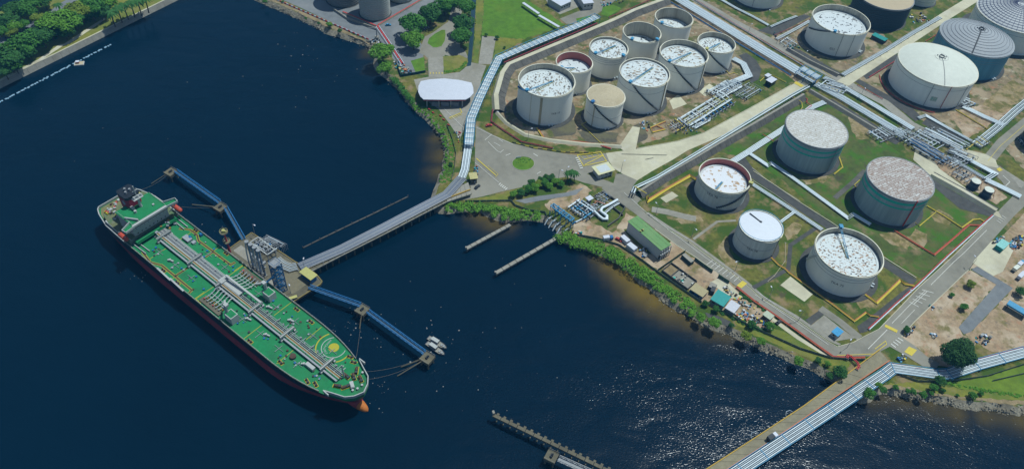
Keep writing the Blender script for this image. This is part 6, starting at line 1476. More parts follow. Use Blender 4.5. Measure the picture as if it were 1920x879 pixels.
block('kiosk', 'blue roofed kiosk on the concrete pad by the road bend', 'kiosk', [(1570, 613), (1582, 622), (1571, 632), (1558, 622)], 3.0, mWall, M('bright_blue_roof', (.03, .24, .45), .6), .4, 1)
block('switch_house', 'small white roofed switch house right of the pump station', 'building', [(1437, 150), (1448, 143), (1456, 151), (1445, 158)], 3.8, mGlass, mRoofW, .3, 1)
block('switch_house', 'tiny white hut left of the switch house', 'hut', [(1433, 142), (1440, 138), (1447, 142), (1440, 146)], 1.8, mWall, mRoofW, .2, 0, False)
block('instrument_shelter', 'pale blue canopy on posts over the shore station', 'shelter', [(1098, 371), (1107, 366), (1113, 373), (1103, 378)], 3.6, mSteel, mRoofW, .8, 0, False)
block('guard_hut', 'cream roofed hut straddling the trestle head', 'hut', [(880, 325), (895, 323), (895, 336), (880, 337)], 4.2, mConcD, M('cream_hut_roof', (.40, .36, .16), .7), .6, 1)
block('substation', 'teal sheet roofed shelter left of the cream domed tank', 'shelter', [(1635, 65), (1642, 62), (1664, 74), (1658, 80)], 3.0, mDark, mTealR, .2, 0, ridges=1.6)
block('warehouse', 'white roofed block at the very top above the green field', 'building', [(1028, -4), (1048, -12), (1070, 4), (1050, 14)], 5.0, mWall, mRoofW, .3, 4)
block('warehouse', 'bright white low plant building right of the field corner', 'building', [(1085, -14), (1104, -14), (1110, 6), (1090, 10)], 5.5, mWall, mRoofW, .3, 3)
block('workshop', 'teal and white workshop tent among yard machinery at the far right', 'tent', [(1868, 459), (1880, 447), (1893, 458), (1880, 469)], 3.0, mTealR, M('teal_white_tent', (.20, .46, .42), .6, .25, .5), .2, 0, False)
for q, lab in (([(1012, 24), (982, 4), (979, 8), (1009, 29)], 'white covered walkway along the upper edge of the field'), ([(1050, 50), (1012, 28), (1009, 31), (1047, 53)], 'white covered walkway leading down to the blue frames')):
    c, a, L, W = frame_of(q, 3); t = thing('covered_walkway', lab, 'walkway', (c.x, c.y, 0), a)
    B().box((0, 0, 3.0), (L, 2.2, .25)).build('roof', mRoofW, t, True)
    for k in range(7):
        for s in (1, -1): B().box((-L / 2 + k * L / 6, s * .95, 1.45), (.2, .2, 2.9)).build('post', mSteel, t, True)
# settling tanks in the compound (open concrete boxes)
c, a, L, W = frame_of([(1258, 492), (1306, 527), (1290, 542), (1243, 508)], 1.2)
t = thing('settling_tank', 'row of open concrete settling basins in the fenced compound', 'basin', (c.x, c.y, 0), a)
for k in range(4): B().box((-L / 2 + k * L / 3, 0, .8), (.3, W, 1.6)).build('cross_wall', mBund, t, True)
for s in (1, -1): B().box((0, s * W / 2, .8), (L + .3, .3, 1.62)).build('side_wall', mBund, t, True)
for k in range(3): B().box((-L / 2 + (k + .5) * L / 3, 0, .25), (L / 3 - .35, W - .35, .3)).build('basin_floor', mConc if k else mSand, t, True)
rj = random.Random(11)
for k in range(14): B().box((rj.uniform(-.1, .48) * L, rj.uniform(-.4, .4) * W, .7), (rj.uniform(.4, 1.3), rj.uniform(.4, 1.3), .7), rj.random()).build('drum_pile', rj.choice((mWall, mSteel, mTeal, mDark, mDome)), t, True)
# bund along the pale road: sloping concrete panels facing the tank pit
def bund(label, path, h, crest, slope, side=1, mat=None, cm=None, step=5.0, outer=1.2):
    p = resample(GP(path, 0), step)
    m = p[len(p) // 2]
    t = thing('bund_wall', label, 'bund', (m.x, m.y, 0))
    c0, c1, fo, bo = offset(p, -crest / 2 * side), offset(p, crest / 2 * side), offset(p, -(crest / 2 + slope) * side), offset(p, (crest / 2 + outer) * side)
    U = lambda q, z: V(q.x, q.y, z)
    for i in range(len(p) - 1):
        j = rnd.uniform(-.05, .05); g = .015
        a, b2 = c0[i].lerp(c0[i + 1], g), c0[i].lerp(c0[i + 1], 1 - g); d, e = fo[i].lerp(fo[i + 1], g), fo[i].lerp(fo[i + 1], 1 - g)
        nd = V(0, 0, .05 + j)
        vs = [U(a, h) + nd, U(b2, h) + nd, U(e, .05) + nd, U(d, .05) + nd, U(a, h - .4), U(b2, h - .4), U(e, -.3), U(d, -.3)]
        f = [(0, 3, 2, 1), (0, 4, 7, 3), (1, 2, 6, 5), (0, 1, 5, 4), (3, 7, 6, 2)]
        if side < 0: f = [tuple(reversed(x)) for x in f]
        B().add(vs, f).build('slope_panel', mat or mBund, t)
    n = len(p)
    B().add([U(q, h + .03) for q in c0] + [U(q, h + .03) for q in c1] + [U(q, 0) for q in bo], [(k * n + i, k * n + i + 1, (k + 1) * n + i + 1, (k + 1) * n + i) if side > 0 else (k * n + i + 1, k * n + i, (k + 1) * n + i, (k + 1) * n + i + 1) for k in (0, 1) for i in range(n - 1)]).build('crest', cm or mConc, t)
    return t
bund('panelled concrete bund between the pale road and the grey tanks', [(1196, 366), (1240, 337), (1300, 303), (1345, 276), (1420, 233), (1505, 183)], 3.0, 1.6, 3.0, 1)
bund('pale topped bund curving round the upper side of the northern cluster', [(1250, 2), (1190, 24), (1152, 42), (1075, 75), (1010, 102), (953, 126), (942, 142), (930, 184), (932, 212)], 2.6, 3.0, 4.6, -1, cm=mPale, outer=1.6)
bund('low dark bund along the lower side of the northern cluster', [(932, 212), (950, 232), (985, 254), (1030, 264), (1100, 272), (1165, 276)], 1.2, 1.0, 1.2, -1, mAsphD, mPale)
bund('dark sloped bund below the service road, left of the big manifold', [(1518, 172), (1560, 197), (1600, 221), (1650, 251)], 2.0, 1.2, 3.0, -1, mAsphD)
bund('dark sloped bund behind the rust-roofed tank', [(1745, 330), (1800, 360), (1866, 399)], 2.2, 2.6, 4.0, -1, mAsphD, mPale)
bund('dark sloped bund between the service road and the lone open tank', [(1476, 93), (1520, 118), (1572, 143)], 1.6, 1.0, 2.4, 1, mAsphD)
# ------------------------------------------------------------------ trees and shrubs
def leaf_crown(seed, rx, rz, nleaf, size, lobes=9, flat=.75, spread=(.25, .72), cr_=(.32, .55)):
    """leaf-sized faces in clumps spread through the crown; returns mesh builder"""
    r = random.Random(seed); b = B()
    cl = []
    for k in range(lobes):
        a = 2 * PI * k / lobes + r.uniform(-.4, .4); d = r.uniform(*spread) * rx
        cl.append((d * math.cos(a), d * math.sin(a), rz * r.uniform(-.25, .45), r.uniform(*cr_) * rx))
    cl.append((0, 0, rz * .45, .55 * rx))
    for k in range(nleaf):
        cx, cy, cz, cr = cl[r.randrange(len(cl))]
        while True:
            d = V(r.gauss(0, 1), r.gauss(0, 1), r.gauss(0, 1))
            if d.length > .1: break
        d.normalize(); d.z = abs(d.z) if r.random() < .72 else d.z
        q = V(cx, cy, cz) + V(d.x, d.y, d.z * flat) * cr * r.uniform(.75, 1.08)
        s = size * r.uniform(.6, 1.3)
        nrm = (d + V(r.uniform(-.8, .8), r.uniform(-.8, .8), r.uniform(-.1, .9))).normalized()
        u = nrm.orthogonal().normalized(); w = nrm.cross(u)
        an = r.random() * PI; u, w = u * math.cos(an) + w * math.sin(an), w * math.cos(an) - u * math.sin(an)
        b.add([q - u * s - w * s * .6, q + u * s - w * s * .6, q + u * s * .7 + w * s * .7, q - u * s * .6 + w * s * .75], [(0, 1, 2, 3)])
    return b, cl
def trunk_mesh(cl, h, r0, seed):
    r = random.Random(seed); b = B()
    b.tube([(0, 0, 0), (.05, .03, h * .5), (0, 0, h)], [r0, r0 * .75, r0 * .5], 7)
    for cx, cy, cz, cr in cl[:6]:
        b.tube([(0, 0, h * .6), (cx * .5, cy * .5, h * .85 + cz * .3), (cx * .9, cy * .9, h + 1.0 + cz * .5)], [r0 * .45, r0 * .3, r0 * .12], 5)
    return b
TREES = []
for k in range(6):
    cb, cl = leaf_crown(100 + k, 5.0, 3.2, 2100, .36, 8 + k % 3)
    tm = mesh_of(trunk_mesh(cl, 4.2, .36, k), 'trunk', mBark, 50)
    lift = [(x, y, z + 5.2) for x, y, z in cb.v]; cb.v = lift
    cms = [mesh_of(cb, 'crown', m) for m in mLeafs]
    TREES.append((tm, cms))
def tree(px, py, rpx, label, kind=0, var=None, name='tree', cat='tree', group=None, zb=0.0):
    """px,py: middle of the crown in the photograph"""
    var = rnd.randrange(6) if var is None else var
    q = G(px, py, 5); mpp = (q - V(0, 0, HC)).length / FPX
    s = rpx * mpp / (4.45 if name == 'tree' else 5.6)
    p = G(px, py, zb + 5.0 * s); tm, cms = TREES[var]
    return inst([('trunk', tm), ('crown', cms[kind])], name, label, cat, (p.x, p.y, zb), rnd.random() * 6.28, group, s)
place = ['by the avenue entrance', '']
TB = [(774, 46, 23, 'round dark tree nearest the ribbed tanks beside the grey yard', 0), (775, 77, 17, 'bright leafy tree below the round dark tree at the yard corner', 1), (806, 26, 19, 'dark tree second in the avenue behind the traffic island', 2), (834, 11, 18, 'avenue tree at the top edge left of the access lane', 0), (871, 14, 18, 'avenue tree at the top edge right of the access lane', 0), (868, 47, 19, 'round tree right of the lane above its twin', 2), (865, 71, 19, 'round tree just right of the traffic island', 0), (717, 100, 20, 'bushy bright tree on the shore beside the red barrier walkway', 1), (722, 128, 13, 'smaller bushy tree on the shore below the bright one', 1), (846, 0, 14, 'avenue tree peeping in at the top edge', 2)]
for a in TB: tree(*a, group='trees round the gate avenue')
# spit trees, top left
sp = [(15, 112, 21, 2), (40, 84, 20, 0), (60, 76, 18, 0), (78, 70, 17, 2), (8, 134, 14, 2), (28, 124, 13, 0), (97, 46, 20, 1), (118, 43, 22, 1), (137, 38, 17, 0), (150, 23, 19, 3), (170, 18, 19, 0), (186, 22, 14, 2), (200, 8, 15, 1), (75, 37, 11, 3), (28, 50, 11, 1), (10, 42, 15, 2), (25, 20, 15, 2), (50, 20, 14, 0), (62, 8, 15, 0), (82, 3, 13, 2), (22, 60, 9, 3), (45, 46, 9, 0), (95, 60, 14, 2), (5, 100, 16, 0), (120, 60, 13, 2), (52, 100, 12, 2), (130, 25, 12, 0), (5, 60, 10, 0)]
SPL = ['big dark tree', 'dense green tree', 'broad green tree', 'dark shaded tree', 'low dark tree', 'low green tree', 'bright feathery tree', 'widest bright tree', 'green tree', 'yellow-green tree', 'full green tree', 'dark tree', 'bright tree', 'small lime-green tree', 'small bright tree', 'bluish dark tree', 'dark tree', 'leafy tree', 'leafy tree', 'dark tree', 'tiny yellow tree', 'small green tree', 'dark tree', 'leafy tree', 'shaded tree', 'shaded tree', 'small green tree', 'small leafy tree']
SPW = ['at the left edge of the spit', 'on the spit left of its middle', 'in the middle of the spit belt', 'towards the seaward side of the spit', 'nearest the seawall at the left edge', 'near the seawall path at left', 'halfway along the spit belt', 'in the spit belt at its centre', 'right of the widest bright tree', 'near the top edge of the spit belt', 'left of the palms', 'beside the leftmost palm', 'behind the palms at the top edge', 'standing in the spit road median', 'left of the spit road', 'by the far water at the left edge', 'by the far water near the corner', 'beyond the spit road, near the corner', 'beyond the spit road at the top edge', 'beyond the road, furthest along the top edge', 'between road and far shore at left', 'in the road median at left', 'below the bright feathery tree', 'at the left edge between road and seawall', 'below the widest bright tree', 'near the path, left third of the spit', 'beside the spit road near the top', 'left edge beyond the spit road']
for (x, y, r, kd), n_, w_ in zip(sp, SPL, SPW): tree(x, y, r, n_ + ' ' + w_, kd, group='trees on the seawall spit', zb=WT - .06)
# the big lone tree by the silver pipes
cb, cl = leaf_crown(900, 10.0, 8.0, 14000, .42, 16, .9, (.3, .62), (.40, .50))
cb.v = [(x, y, z + 10.0) for x, y, z in cb.v]
q = G(1797, 662, 9.5)
t = thing('tree', 'huge dark round tree beside the silver pipes at the lower right', 'tree', (q.x, q.y, 0))
B_ = trunk_mesh(cl, 8.0, .6, 3)
for nm, me in (('trunk', mesh_of(B_, 'trunk', mBark, 50)), ('crown', mesh_of(cb, 'crown', M('leaf_dark_lone', (.022, .075, .012), .8, .4, .5)))):
    o = bpy.data.objects.new(nm, me); COL.objects.link(o); o.parent = t; o.scale = (.87, .87, .92)
# shore bushes that stand apart
SB_ = [(1313, 595, 11, 'rounded bush at the water edge below the teal shed', 1), (1339, 605, 14, 'wide bush at the water edge right of the teal shed', 1), (1371, 610, 6, 'small dark bush on the dark earth by the shore', 2), (1399, 630, 12, 'bright round bush on the open bank below the compound', 3), (1427, 640, 10, 'leafy bush on the bank second after the compound', 1), (1497, 677, 11, 'bush by the rocks halfway to the bridge', 1), (1534, 676, 7, 'small round bush above the rocks near the bridge', 2), (1552, 682, 7, 'pale low bush close to the bridge foot', 1), (1576, 698, 15, 'tall dark bush against the bridge foot', 2), (1556, 705, 8, 'small bush at the waterline by the bridge foot', 2), (1323, 569, 8, 'bush at the left corner of the teal shed', 2), (1343, 580, 8, 'bush hiding the lower wall of the teal shed', 2), (1410, 608, 10, 'dark bush along the compound fence', 2), (1443, 611, 11, 'bush at the end of the compound fence', 0),
       (1630, 738, 12, 'bushy shrub under the silver pipes', 0), (1656, 731, 8, 'shrub right of the silver pipe foot', 0), (1648, 722, 7, 'low shrub tight against the silver pipes', 1), (1679, 726, 6, 'round shrub first along the east bank', 0), (1712, 734, 7, 'shrub on the east bank, middle of the row', 0), (1702, 733, 5, 'low shrub touching its neighbour on the east bank', 0), (1731, 740, 8, 'wide shrub on the lower east bank', 0), (1750, 727, 9, 'large shrub on the east bank', 0), (1747, 738, 5, 'low shrub below the large east bank shrub', 0), (1768, 732, 5, 'dry shrub right of the large east bank shrub', 2), (1763, 714, 11, 'shrub shadowed by the big lone tree', 2), (1824, 741, 8, 'isolated shrub on the dry east bank', 0), (1840, 737, 5, 'isolated small shrub, rightmost on the dry bank', 0), (1795, 741, 3.5, 'tiny shrub on the dry east bank', 0),
       (1785, 553, 5, 'small bush in the bare yard near the driveway top', 0), (1808, 575, 8, 'green bush beside the driveway bend', 0), (1914, 547, 10, 'dark bush at the right border by the driveway', 2), (1820, 533, 9, 'yellowish brushwood heap in the bare yard', 3), (1700, 618, 8, 'scrubby bush at the road junction corner', 2), (912, 66, 4, 'small dark bush at the left corner of the field path', 2), (932, 71, 5, 'small bush at the right corner of the field path', 2), (946, 90, 3, 'tiny dark bush on the verge by the blue frames', 2), (845, 308, 5, 'dark shrub on the green shore bank', 2), (530, 4, 3, 'small plant on the rocky shore at the top', 0), (497, 4, 5, 'green tuft at the tip of the rocky shore', 0), (618, 47, 7, 'low green shrub on the rocky shore below the barriers', 1), (637, 59, 5, 'dark shrub on the rocky shore below the barriers', 2), (573, 35, 3, 'tiny shrub among the shore rocks', 0), (598, 45, 4, 'dark tuft among the shore rocks', 2)]
for a in SB_: tree(*a, name='shrub', cat='shrub', group='shrubs on the banks')
# clipped row by the roundabout
RW = [(963, 364, 9, 1), (977, 361, 10, 2), (990, 354, 11, 0), (1003, 352, 11, 1), (997, 344, 10, 2), (1010, 345, 9, 3), (1021, 343, 10, 0), (1014, 337, 8, 2), (1024, 334, 9, 2), (1034, 333, 9, 2), (1042, 340, 9, 1), (1052, 345, 8, 0), (1030, 349, 9, 1), (1068, 340, 6, 2)]
for i, (x, y, r, k) in enumerate(RW): tree(x, y, r, ('first', 'second', 'third', 'fourth', 'fifth', 'sixth', 'seventh', 'eighth', 'ninth', 'tenth', 'eleventh', 'twelfth', 'thirteenth', 'last')[i] + ' clipped shrub from the left in the clump below the roundabout', k, name='shrub', cat='shrub', group='shrub clump below the roundabout')
# palms
def palm_meshes(seed):
    r = random.Random(seed); b = B()
    for k in range(15):
        a = 2 * PI * k / 15 + r.uniform(-.2, .2); L = r.uniform(2.6, 3.4); up = r.uniform(.1, .9)
        prev = None; w0 = .5
        pts = [V(math.cos(a) * L * f, math.sin(a) * L * f, 7.0 + up * f * 1.6 - 2.4 * f * f) for f in (0, .3, .6, 1)]
        sd = V(-math.sin(a), math.cos(a), 0)
        vs = []
        for i, p in enumerate(pts):
            w = (.12, .5, .45, .06)[i]; vs += [p + sd * w - V(0, 0, .15 * (i > 0)), p + V(0, 0, .05), p - sd * w - V(0, 0, .15 * (i > 0))]
        b.add(vs, [(3 * i + j, 3 * i + j + 1, 3 * i + j + 4, 3 * i + j + 3) for i in range(3) for j in range(2)])
    return mesh_of(b, 'fronds', mLeafs[2]), mesh_of(B().tube([(0, 0, 0), (.15, .1, 3.5), (0, 0, 7.05)], [.28, .22, .2], 7), 'trunk', mBark, 50)
pf = [palm_meshes(k) for k in range(3)]
for x, y, s, lab in ((1065, 324, 1.0, 'leftmost palm of the three by the gatehouse'), (1073, 321, 1.1, 'middle palm of the three by the gatehouse'), (1079, 324, 1.05, 'rightmost palm of the three by the gatehouse'), (206, 22, 1.8, 'leftmost palm on the spit lawn'), (219, 14, 1.8, 'second palm on the spit lawn'), (231, 8, 1.8, 'third palm on the spit lawn'), (243, 4, 1.8, 'fourth palm on the spit lawn'), (256, 1, 1.8, 'fifth palm on the spit lawn'), (270, -4, 1.8, 'last palm on the spit lawn at the top edge'), (107, 8, 1.3, 'palm standing beside the spit road')):
    zb = WT - .06 if x < 400 else 0; k = rnd.randrange(3)
    p = G(x, y, zb + 7 * s); inst([('fronds', pf[k][0]), ('trunk', pf[k][1])], 'palm_tree', lab, 'palm', (p.x, p.y, zb), rnd.random() * 6, 'palms', s)
# shore thickets: one mass of leaves nobody could count
def thicket(label, path, w, h, dens, mats, seed, size=.38):
    r = random.Random(seed); b = B(); p = GP(path, 0)
    for a, c in zip(p, p[1:]):
        L = (c - a).length; nn = V(-(c - a).y, (c - a).x, 0).normalized()
        for _ in range(int(L * dens)):
            o = a.lerp(c, r.random()) + nn * r.uniform(-w / 2, w / 2) * (1 - .3 * r.random()); rad = r.uniform(1.0, 2.0) * h / 2.6
            for _ in range(34):
                d = V(r.gauss(0, 1), r.gauss(0, 1), abs(r.gauss(0, 1))).normalized()
                q = o + V(d.x * rad, d.y * rad, d.z * rad * .9 + h * .15 - .3); s = size * r.uniform(.6, 1.3)
                nm = (d + V(r.uniform(-.7, .7), r.uniform(-.7, .7), r.uniform(0, .8))).normalized(); u = nm.orthogonal().normalized(); v = nm.cross(u)
                b.add([q - u * s - v * s * .6, q + u * s - v * s * .6, q + u * s * .7 + v * s * .7, q - u * s * .6 + v * s * .7], [(0, 1, 2, 3)])
    tag(b.build('thicket', mats), label, 'thicket', None, 'stuff')
thicket('dense bright green thicket along the shore below the trestle', [(838, 390), (870, 388), (905, 389), (930, 397), (955, 404), (985, 404), (1010, 408)], 8, 2.6, 2.4, mLeafs[1], 1)
thicket('dense thicket from the gantry along the shore to the compound', [(1046, 441), (1070, 452), (1100, 460), (1130, 469), (1160, 484), (1190, 504), (1222, 524)], 9, 3.2, 3.0, mLeafs[1], 2)
thicket('low green thicket below the settling basins down to the rocks', [(1215, 520), (1240, 538), (1262, 556), (1292, 575), (1304, 588)], 8, 2.0, 2.8, mLeafs[1], 3)
thicket('narrow green belt on the bank below the white canopy', [(736, 146), (748, 162), (762, 178), (776, 195)], 3.6, 2.2, 1.8, mLeafs[0], 4)
thicket('bright low undergrowth on the curved bank by the canopy lanes', [(776, 196), (800, 212), (822, 232), (838, 258), (846, 285), (842, 318), (830, 345)], 7.5, .9, 3.2, mLeafs[1], 5, .34)
thicket('hedge strip inside the garden bed of the gate', [(834, 136), (850, 134), (864, 129), (874, 118)], 2.0, 1.2, 3, mLeafs[1], 6, .3)
thicket('scrub growing along the road edge of the cluttered compound', [(1388, 548), (1405, 562), (1425, 576), (1436, 584)], 2.4, 1.6, 1.6, mLeafs[2], 7)
thicket('hedge line behind the cluttered compound fence', [(1352, 585), (1380, 598), (1404, 612), (1436, 622)], 2.4, 1.6, 1.6, mLeafs[2], 8)
thicket('green creeper line along the east bank fence', [(1770, 716), (1800, 723), (1850, 733), (1925, 744)], 2.0, 1.0, 2.0, mLeafs[1], 9, .3)
thicket('ground cover on the roundabout island, darker half', [(966, 304), (978, 301), (994, 303)], 4.5, .7, 3, mLeafs[0], 10, .3)
thicket('spit undergrowth filling the gaps between the trees', [(-10, 120), (30, 100), (70, 84), (110, 62), (150, 42), (190, 26)], 13, 2.6, 2.6, mLeafs[2], 12, .6)
# ------------------------------------------------------------------ road markings
def bars(path0, path1, n, w, mat=None, name='road_marking', z=0.0):
    for k in range(n):
        f = k / max(1, n - 1); a = [path0[0][i] + (path0[1][i] - path0[0][i]) * f for i in (0, 1)]; c = [path1[0][i] + (path1[1][i] - path1[0][i]) * f for i in (0, 1)]
        line(name, [tuple(a), tuple(c)], w, mat, 10, z)
RM = 'road_marking'
bars(((935, 348), (947, 357)), ((939, 344.5), (951, 353.5)), 5, .55)
line(RM, [(893, 298), (930, 330)], .6, mYellow); line(RM, [(891, 306), (936, 344)], .25); line(RM, [(915, 312), (934, 328), (929, 333)], .2, mYellow)
line(RM, [(915, 267), (932, 284), (938, 287), (944, 282)], .3); line(RM, [(926, 268), (938, 275)], .3); line(RM, [(935, 262), (943, 267)], .3); line(RM, [(909, 264), (922, 253)], .3); line(RM, [(893, 240), (925, 256), (962, 272)], .25); line(RM, [(948, 293), (957, 289)], .4); line(RM, [(1000, 289), (1008, 294)], .5); line(RM, [(1007, 327), (1014, 323)], .4)
bars(((1079, 298), (1087, 317)), ((1085, 296), (1093, 315)), 6, .7)
for pts in ([(1082, 292), (1126, 286), (1137, 303), (1094, 312), (1082, 292)], [(1094, 300), (1130, 292)], [(1096, 310), (1132, 292)]): line(RM, pts, .55, mYellow)
bars(((1088, 294), (1118, 289)), ((1093, 298), (1123, 292)), 4, .3, mYellow)
line(RM, [(1170, 362), (1215, 402), (1262, 438), (1320, 482), (1350, 503)], .25); line(RM, [(1415, 553), (1460, 583), (1520, 624), (1553, 647)], .25); line(RM, [(1420, 548), (1452, 571)], .25)
bars(((1325, 497), (1376, 528)), ((1336, 489), (1385, 520)), 8, .3)
patch(RM, [(1381, 536), (1392, 527), (1401, 532), (1390, 541)], mYellow, 8)
line(RM, [(1627, 655), (1663, 619)], .3); line(RM, [(1672, 607), (1705, 573), (1735, 545)], .25); line(RM, [(1745, 535), (1788, 492), (1806, 476), (1850, 432)], .25); line(RM, [(1690, 607), (1715, 581)], .2)
bars(((1705, 567), (1728, 544)), ((1722, 576), (1750, 550)), 5, .4); line(RM, [(1713, 571), (1738, 547)], .3)
bars(((1670, 645), (1683, 634)), ((1679, 652), (1693, 640)), 4, .6)
line(RM, [(1659, 611), (1682, 622)], 2.0, mYellow); patch(RM, [(1695, 660), (1704, 650), (1719, 657), (1709, 668)], mYellow, 9)
line(RM, [(1569, 667), (1637, 664), (1662, 646), (1660, 640), (1640, 655)], .35, mYellow)
patch(RM, [(1488, 157), (1493, 154), (1507, 162), (1502, 165)], mYellow, 10)
line(RM, [(1530, 125), (1560, 145)], .3, mYellow); line(RM, [(1852, 303), (1875, 275), (1925, 232)], .25, mYellow); line(RM, [(1880, 330), (1893, 342), (1885, 350)], .4); patch(RM, [(1868, 318), (1874, 315), (1880, 320), (1873, 323)], mYellow, 10)
bars(((807, 137), (829, 137)), ((807, 140), (829, 140)), 5, .6, mYellow); line(RM, [(842, 222), (866, 212), (862, 204)], .5, mYellow); bars(((843, 222), (862, 215)), ((847, 225), (866, 217)), 6, .4, mYellow); line(RM, [(832, 204), (848, 220), (868, 240)], .25)
bars(((1878, 405), (1868, 414)), ((1886, 410), (1876, 419)), 4, .35)
for kp in ([(1251, 430), (1295, 456), (1334, 485), (1372, 513), (1398, 533), (1429, 561), (1490, 597), (1555, 642), (1570, 650), (1600, 642), (1618, 632), (1648, 617)], [(1648, 617), (1725, 537), (1788, 480), (1866, 402)], [(1690, 632), (1715, 603), (1816, 506)], [(1228, 430), (1270, 461), (1300, 480), (1334, 504)], [(1194, 279), (1271, 265), (1321, 249), (1421, 195), (1483, 160)]): kerb(kp, None, .35, .22, mPale)
for dp in ([(1165, 290), (1250, 292)], [(1210, 300), (1225, 297)]): line('expansion_joint', dp, .4, mAsphD)
# ------------------------------------------------------------------ wharf barriers, walls and walkways, top middle
for k in range(21):
    f = k / 20; p = G(518 + (689 - 518) * f, 1 + (75 - 1) * f); d = G(689, 75) - G(518, 1); a = math.atan2(d.y, d.x); L = d.length / 20
    for j, (mt, nm) in enumerate(((mRed, 'red'), (mRoofW, 'white'))):
        if k == 20 and j: break
        t = thing('barrier', nm + ' plastic barrier block in the line along the wharf edge', 'barrier', (p.x + math.cos(a) * L * .5 * j, p.y + math.sin(a) * L * .5 * j, 0), a, nm + ' barriers along the wharf')
        B().add([(x, y * (1 if z < .5 else .5), z) for x in (-L * .23, L * .23) for y in (-.35, .35) for z in (.1, 1.1)], [(0, 1, 3, 2), (4, 6, 7, 5), (0, 4, 5, 1), (2, 3, 7, 6), (1, 5, 7, 3)]).build('block', mt, t, True)
        B().box((0, 0, .06), (L * .4, .5, .1)).build('foot', mDark, t, True)
def wall(label, path, h, w, mat, top=None, name='wall', cat='wall'):
    p = GP(path); m = p[len(p) // 2]; t = thing(name, label, cat, (m.x, m.y, 0))
    for a, c in zip(p, p[1:]):
        n = max(1, int((c - a).length / 6))
        for k in range(n): B().beam(a.lerp(c, k / n + .004) + V(0, 0, h / 2), a.lerp(c, (k + 1) / n - .004) + V(0, 0, h / 2), w, h).build('wall_panel', mat, t)
        if top: B().beam(a + V(0, 0, h + .1), c + V(0, 0, h + .1), w * .8, .25).build('coping', top, t)
    return t
wall('pale retaining wall stepping round the ribbed tanks', [(625, 20), (650, 37), (706, 57)], 1.8, .6, mConc)
wall('red topped wall before the front ribbed tank', [(643, 25), (705, 51)], 1.0, 1.2, mPale, mRed)
wall('red topped white wall running right from the ribbed tanks to the top edge', [(709, 50), (750, 26), (794, 0)], 1.2, 1.0, mPale, mRed)
t = wall('red decked walkway with white rails down to the shore yard', [(708, 50), (733, 87), (755, 121)], 1.0, 1.6, mRed)
for s in (1, -1):
    q = offset(GP([(708, 50), (733, 87), (755, 121)], 1.3), s * 1.1); b = B()
    for a, c in zip(q, q[1:]): b.beam(a, c, .35, .4)
    b.build('rail', mRoofW, t)
wall('dark screen fence around the shore yard corner', [(742, 118), (752, 145), (782, 140), (798, 137)], 2.0, .25, M('dark_teal_screen', (.01, .05, .06), .7), None, 'fence', 'fence')
# ------------------------------------------------------------------ fences
def fence(label, path, h=2.0, mat=None, step=3.0):
    p = resample(GP(path), step); m = p[len(p) // 2]; t = thing('fence', label, 'fence', (m.x, m.y, 0))
    for q in p: B().beam(q, q + V(0, 0, h), .14).build('post', mSteel, t)
    for a, c in zip(p, p[1:]): B().beam(a.lerp(c, .03) + V(0, 0, h * .5), a.lerp(c, .97) + V(0, 0, h * .5), .06, h * .92).build('mesh_panel', mat or mFen, t)
mFen = M('green_fence_mesh', (.04, .10, .07), .8, .2, .5)
mFen2 = M('grey_fence_mesh', (.13, .16, .13), .8, .2, .5)
fence('green fence between the office yard and the compound', [(1232, 510), (1258, 492), (1284, 474)], 2.4)
fence('green fence on the road side of the compound', [(1302, 488), (1335, 512)], 2.4); fence('short green fence by the parking bays', [(1346, 520), (1366, 532)], 2.4)
fence('shore fence from the valve station to the settling basins', [(1076, 441), (1120, 449), (1160, 461), (1200, 487), (1232, 511), (1275, 541), (1315, 568)], 1.6, mFen2)
fence('shore fence along the open bank to the bridge', [(1350, 584), (1400, 610), (1436, 626), (1500, 655), (1556, 672), (1625, 677)], 1.6, mFen2, 4)
fence('fence curving round the grass bank below the roundabout', [(872, 379), (900, 379), (958, 378), (966, 387), (990, 396), (1022, 400), (1026, 412)], 1.6, mFen2, 4)
fence('wavy fence across the bright field at the lower right', [(1682, 702), (1720, 716), (1756, 716), (1800, 713), (1850, 706), (1925, 682)], 1.5, mFen2, 4)
fence('grass bank fence left of the trestle head', [(838, 236), (848, 262), (855, 290), (852, 318), (846, 340)], 1.4, mFen2, 4)
fence('fence on the open bank side of the silver pipes', [(1925, 700), (1860, 715)], 1.4, mFen2, 4)
t = thing('crash_barrier', 'yellow and black kerb rail beside the roundabout verge', 'barrier', G(1050, 288)); cb_ = resample(GP([(960, 268), (1000, 279), (1060, 287), (1112, 288)]), 3)
for i, (a, c) in enumerate(zip(cb_, cb_[1:])): B().beam(a + V(0, 0, .5), c + V(0, 0, .5), .25, .5).build('rail', mYellow if i % 2 else mDark, t)
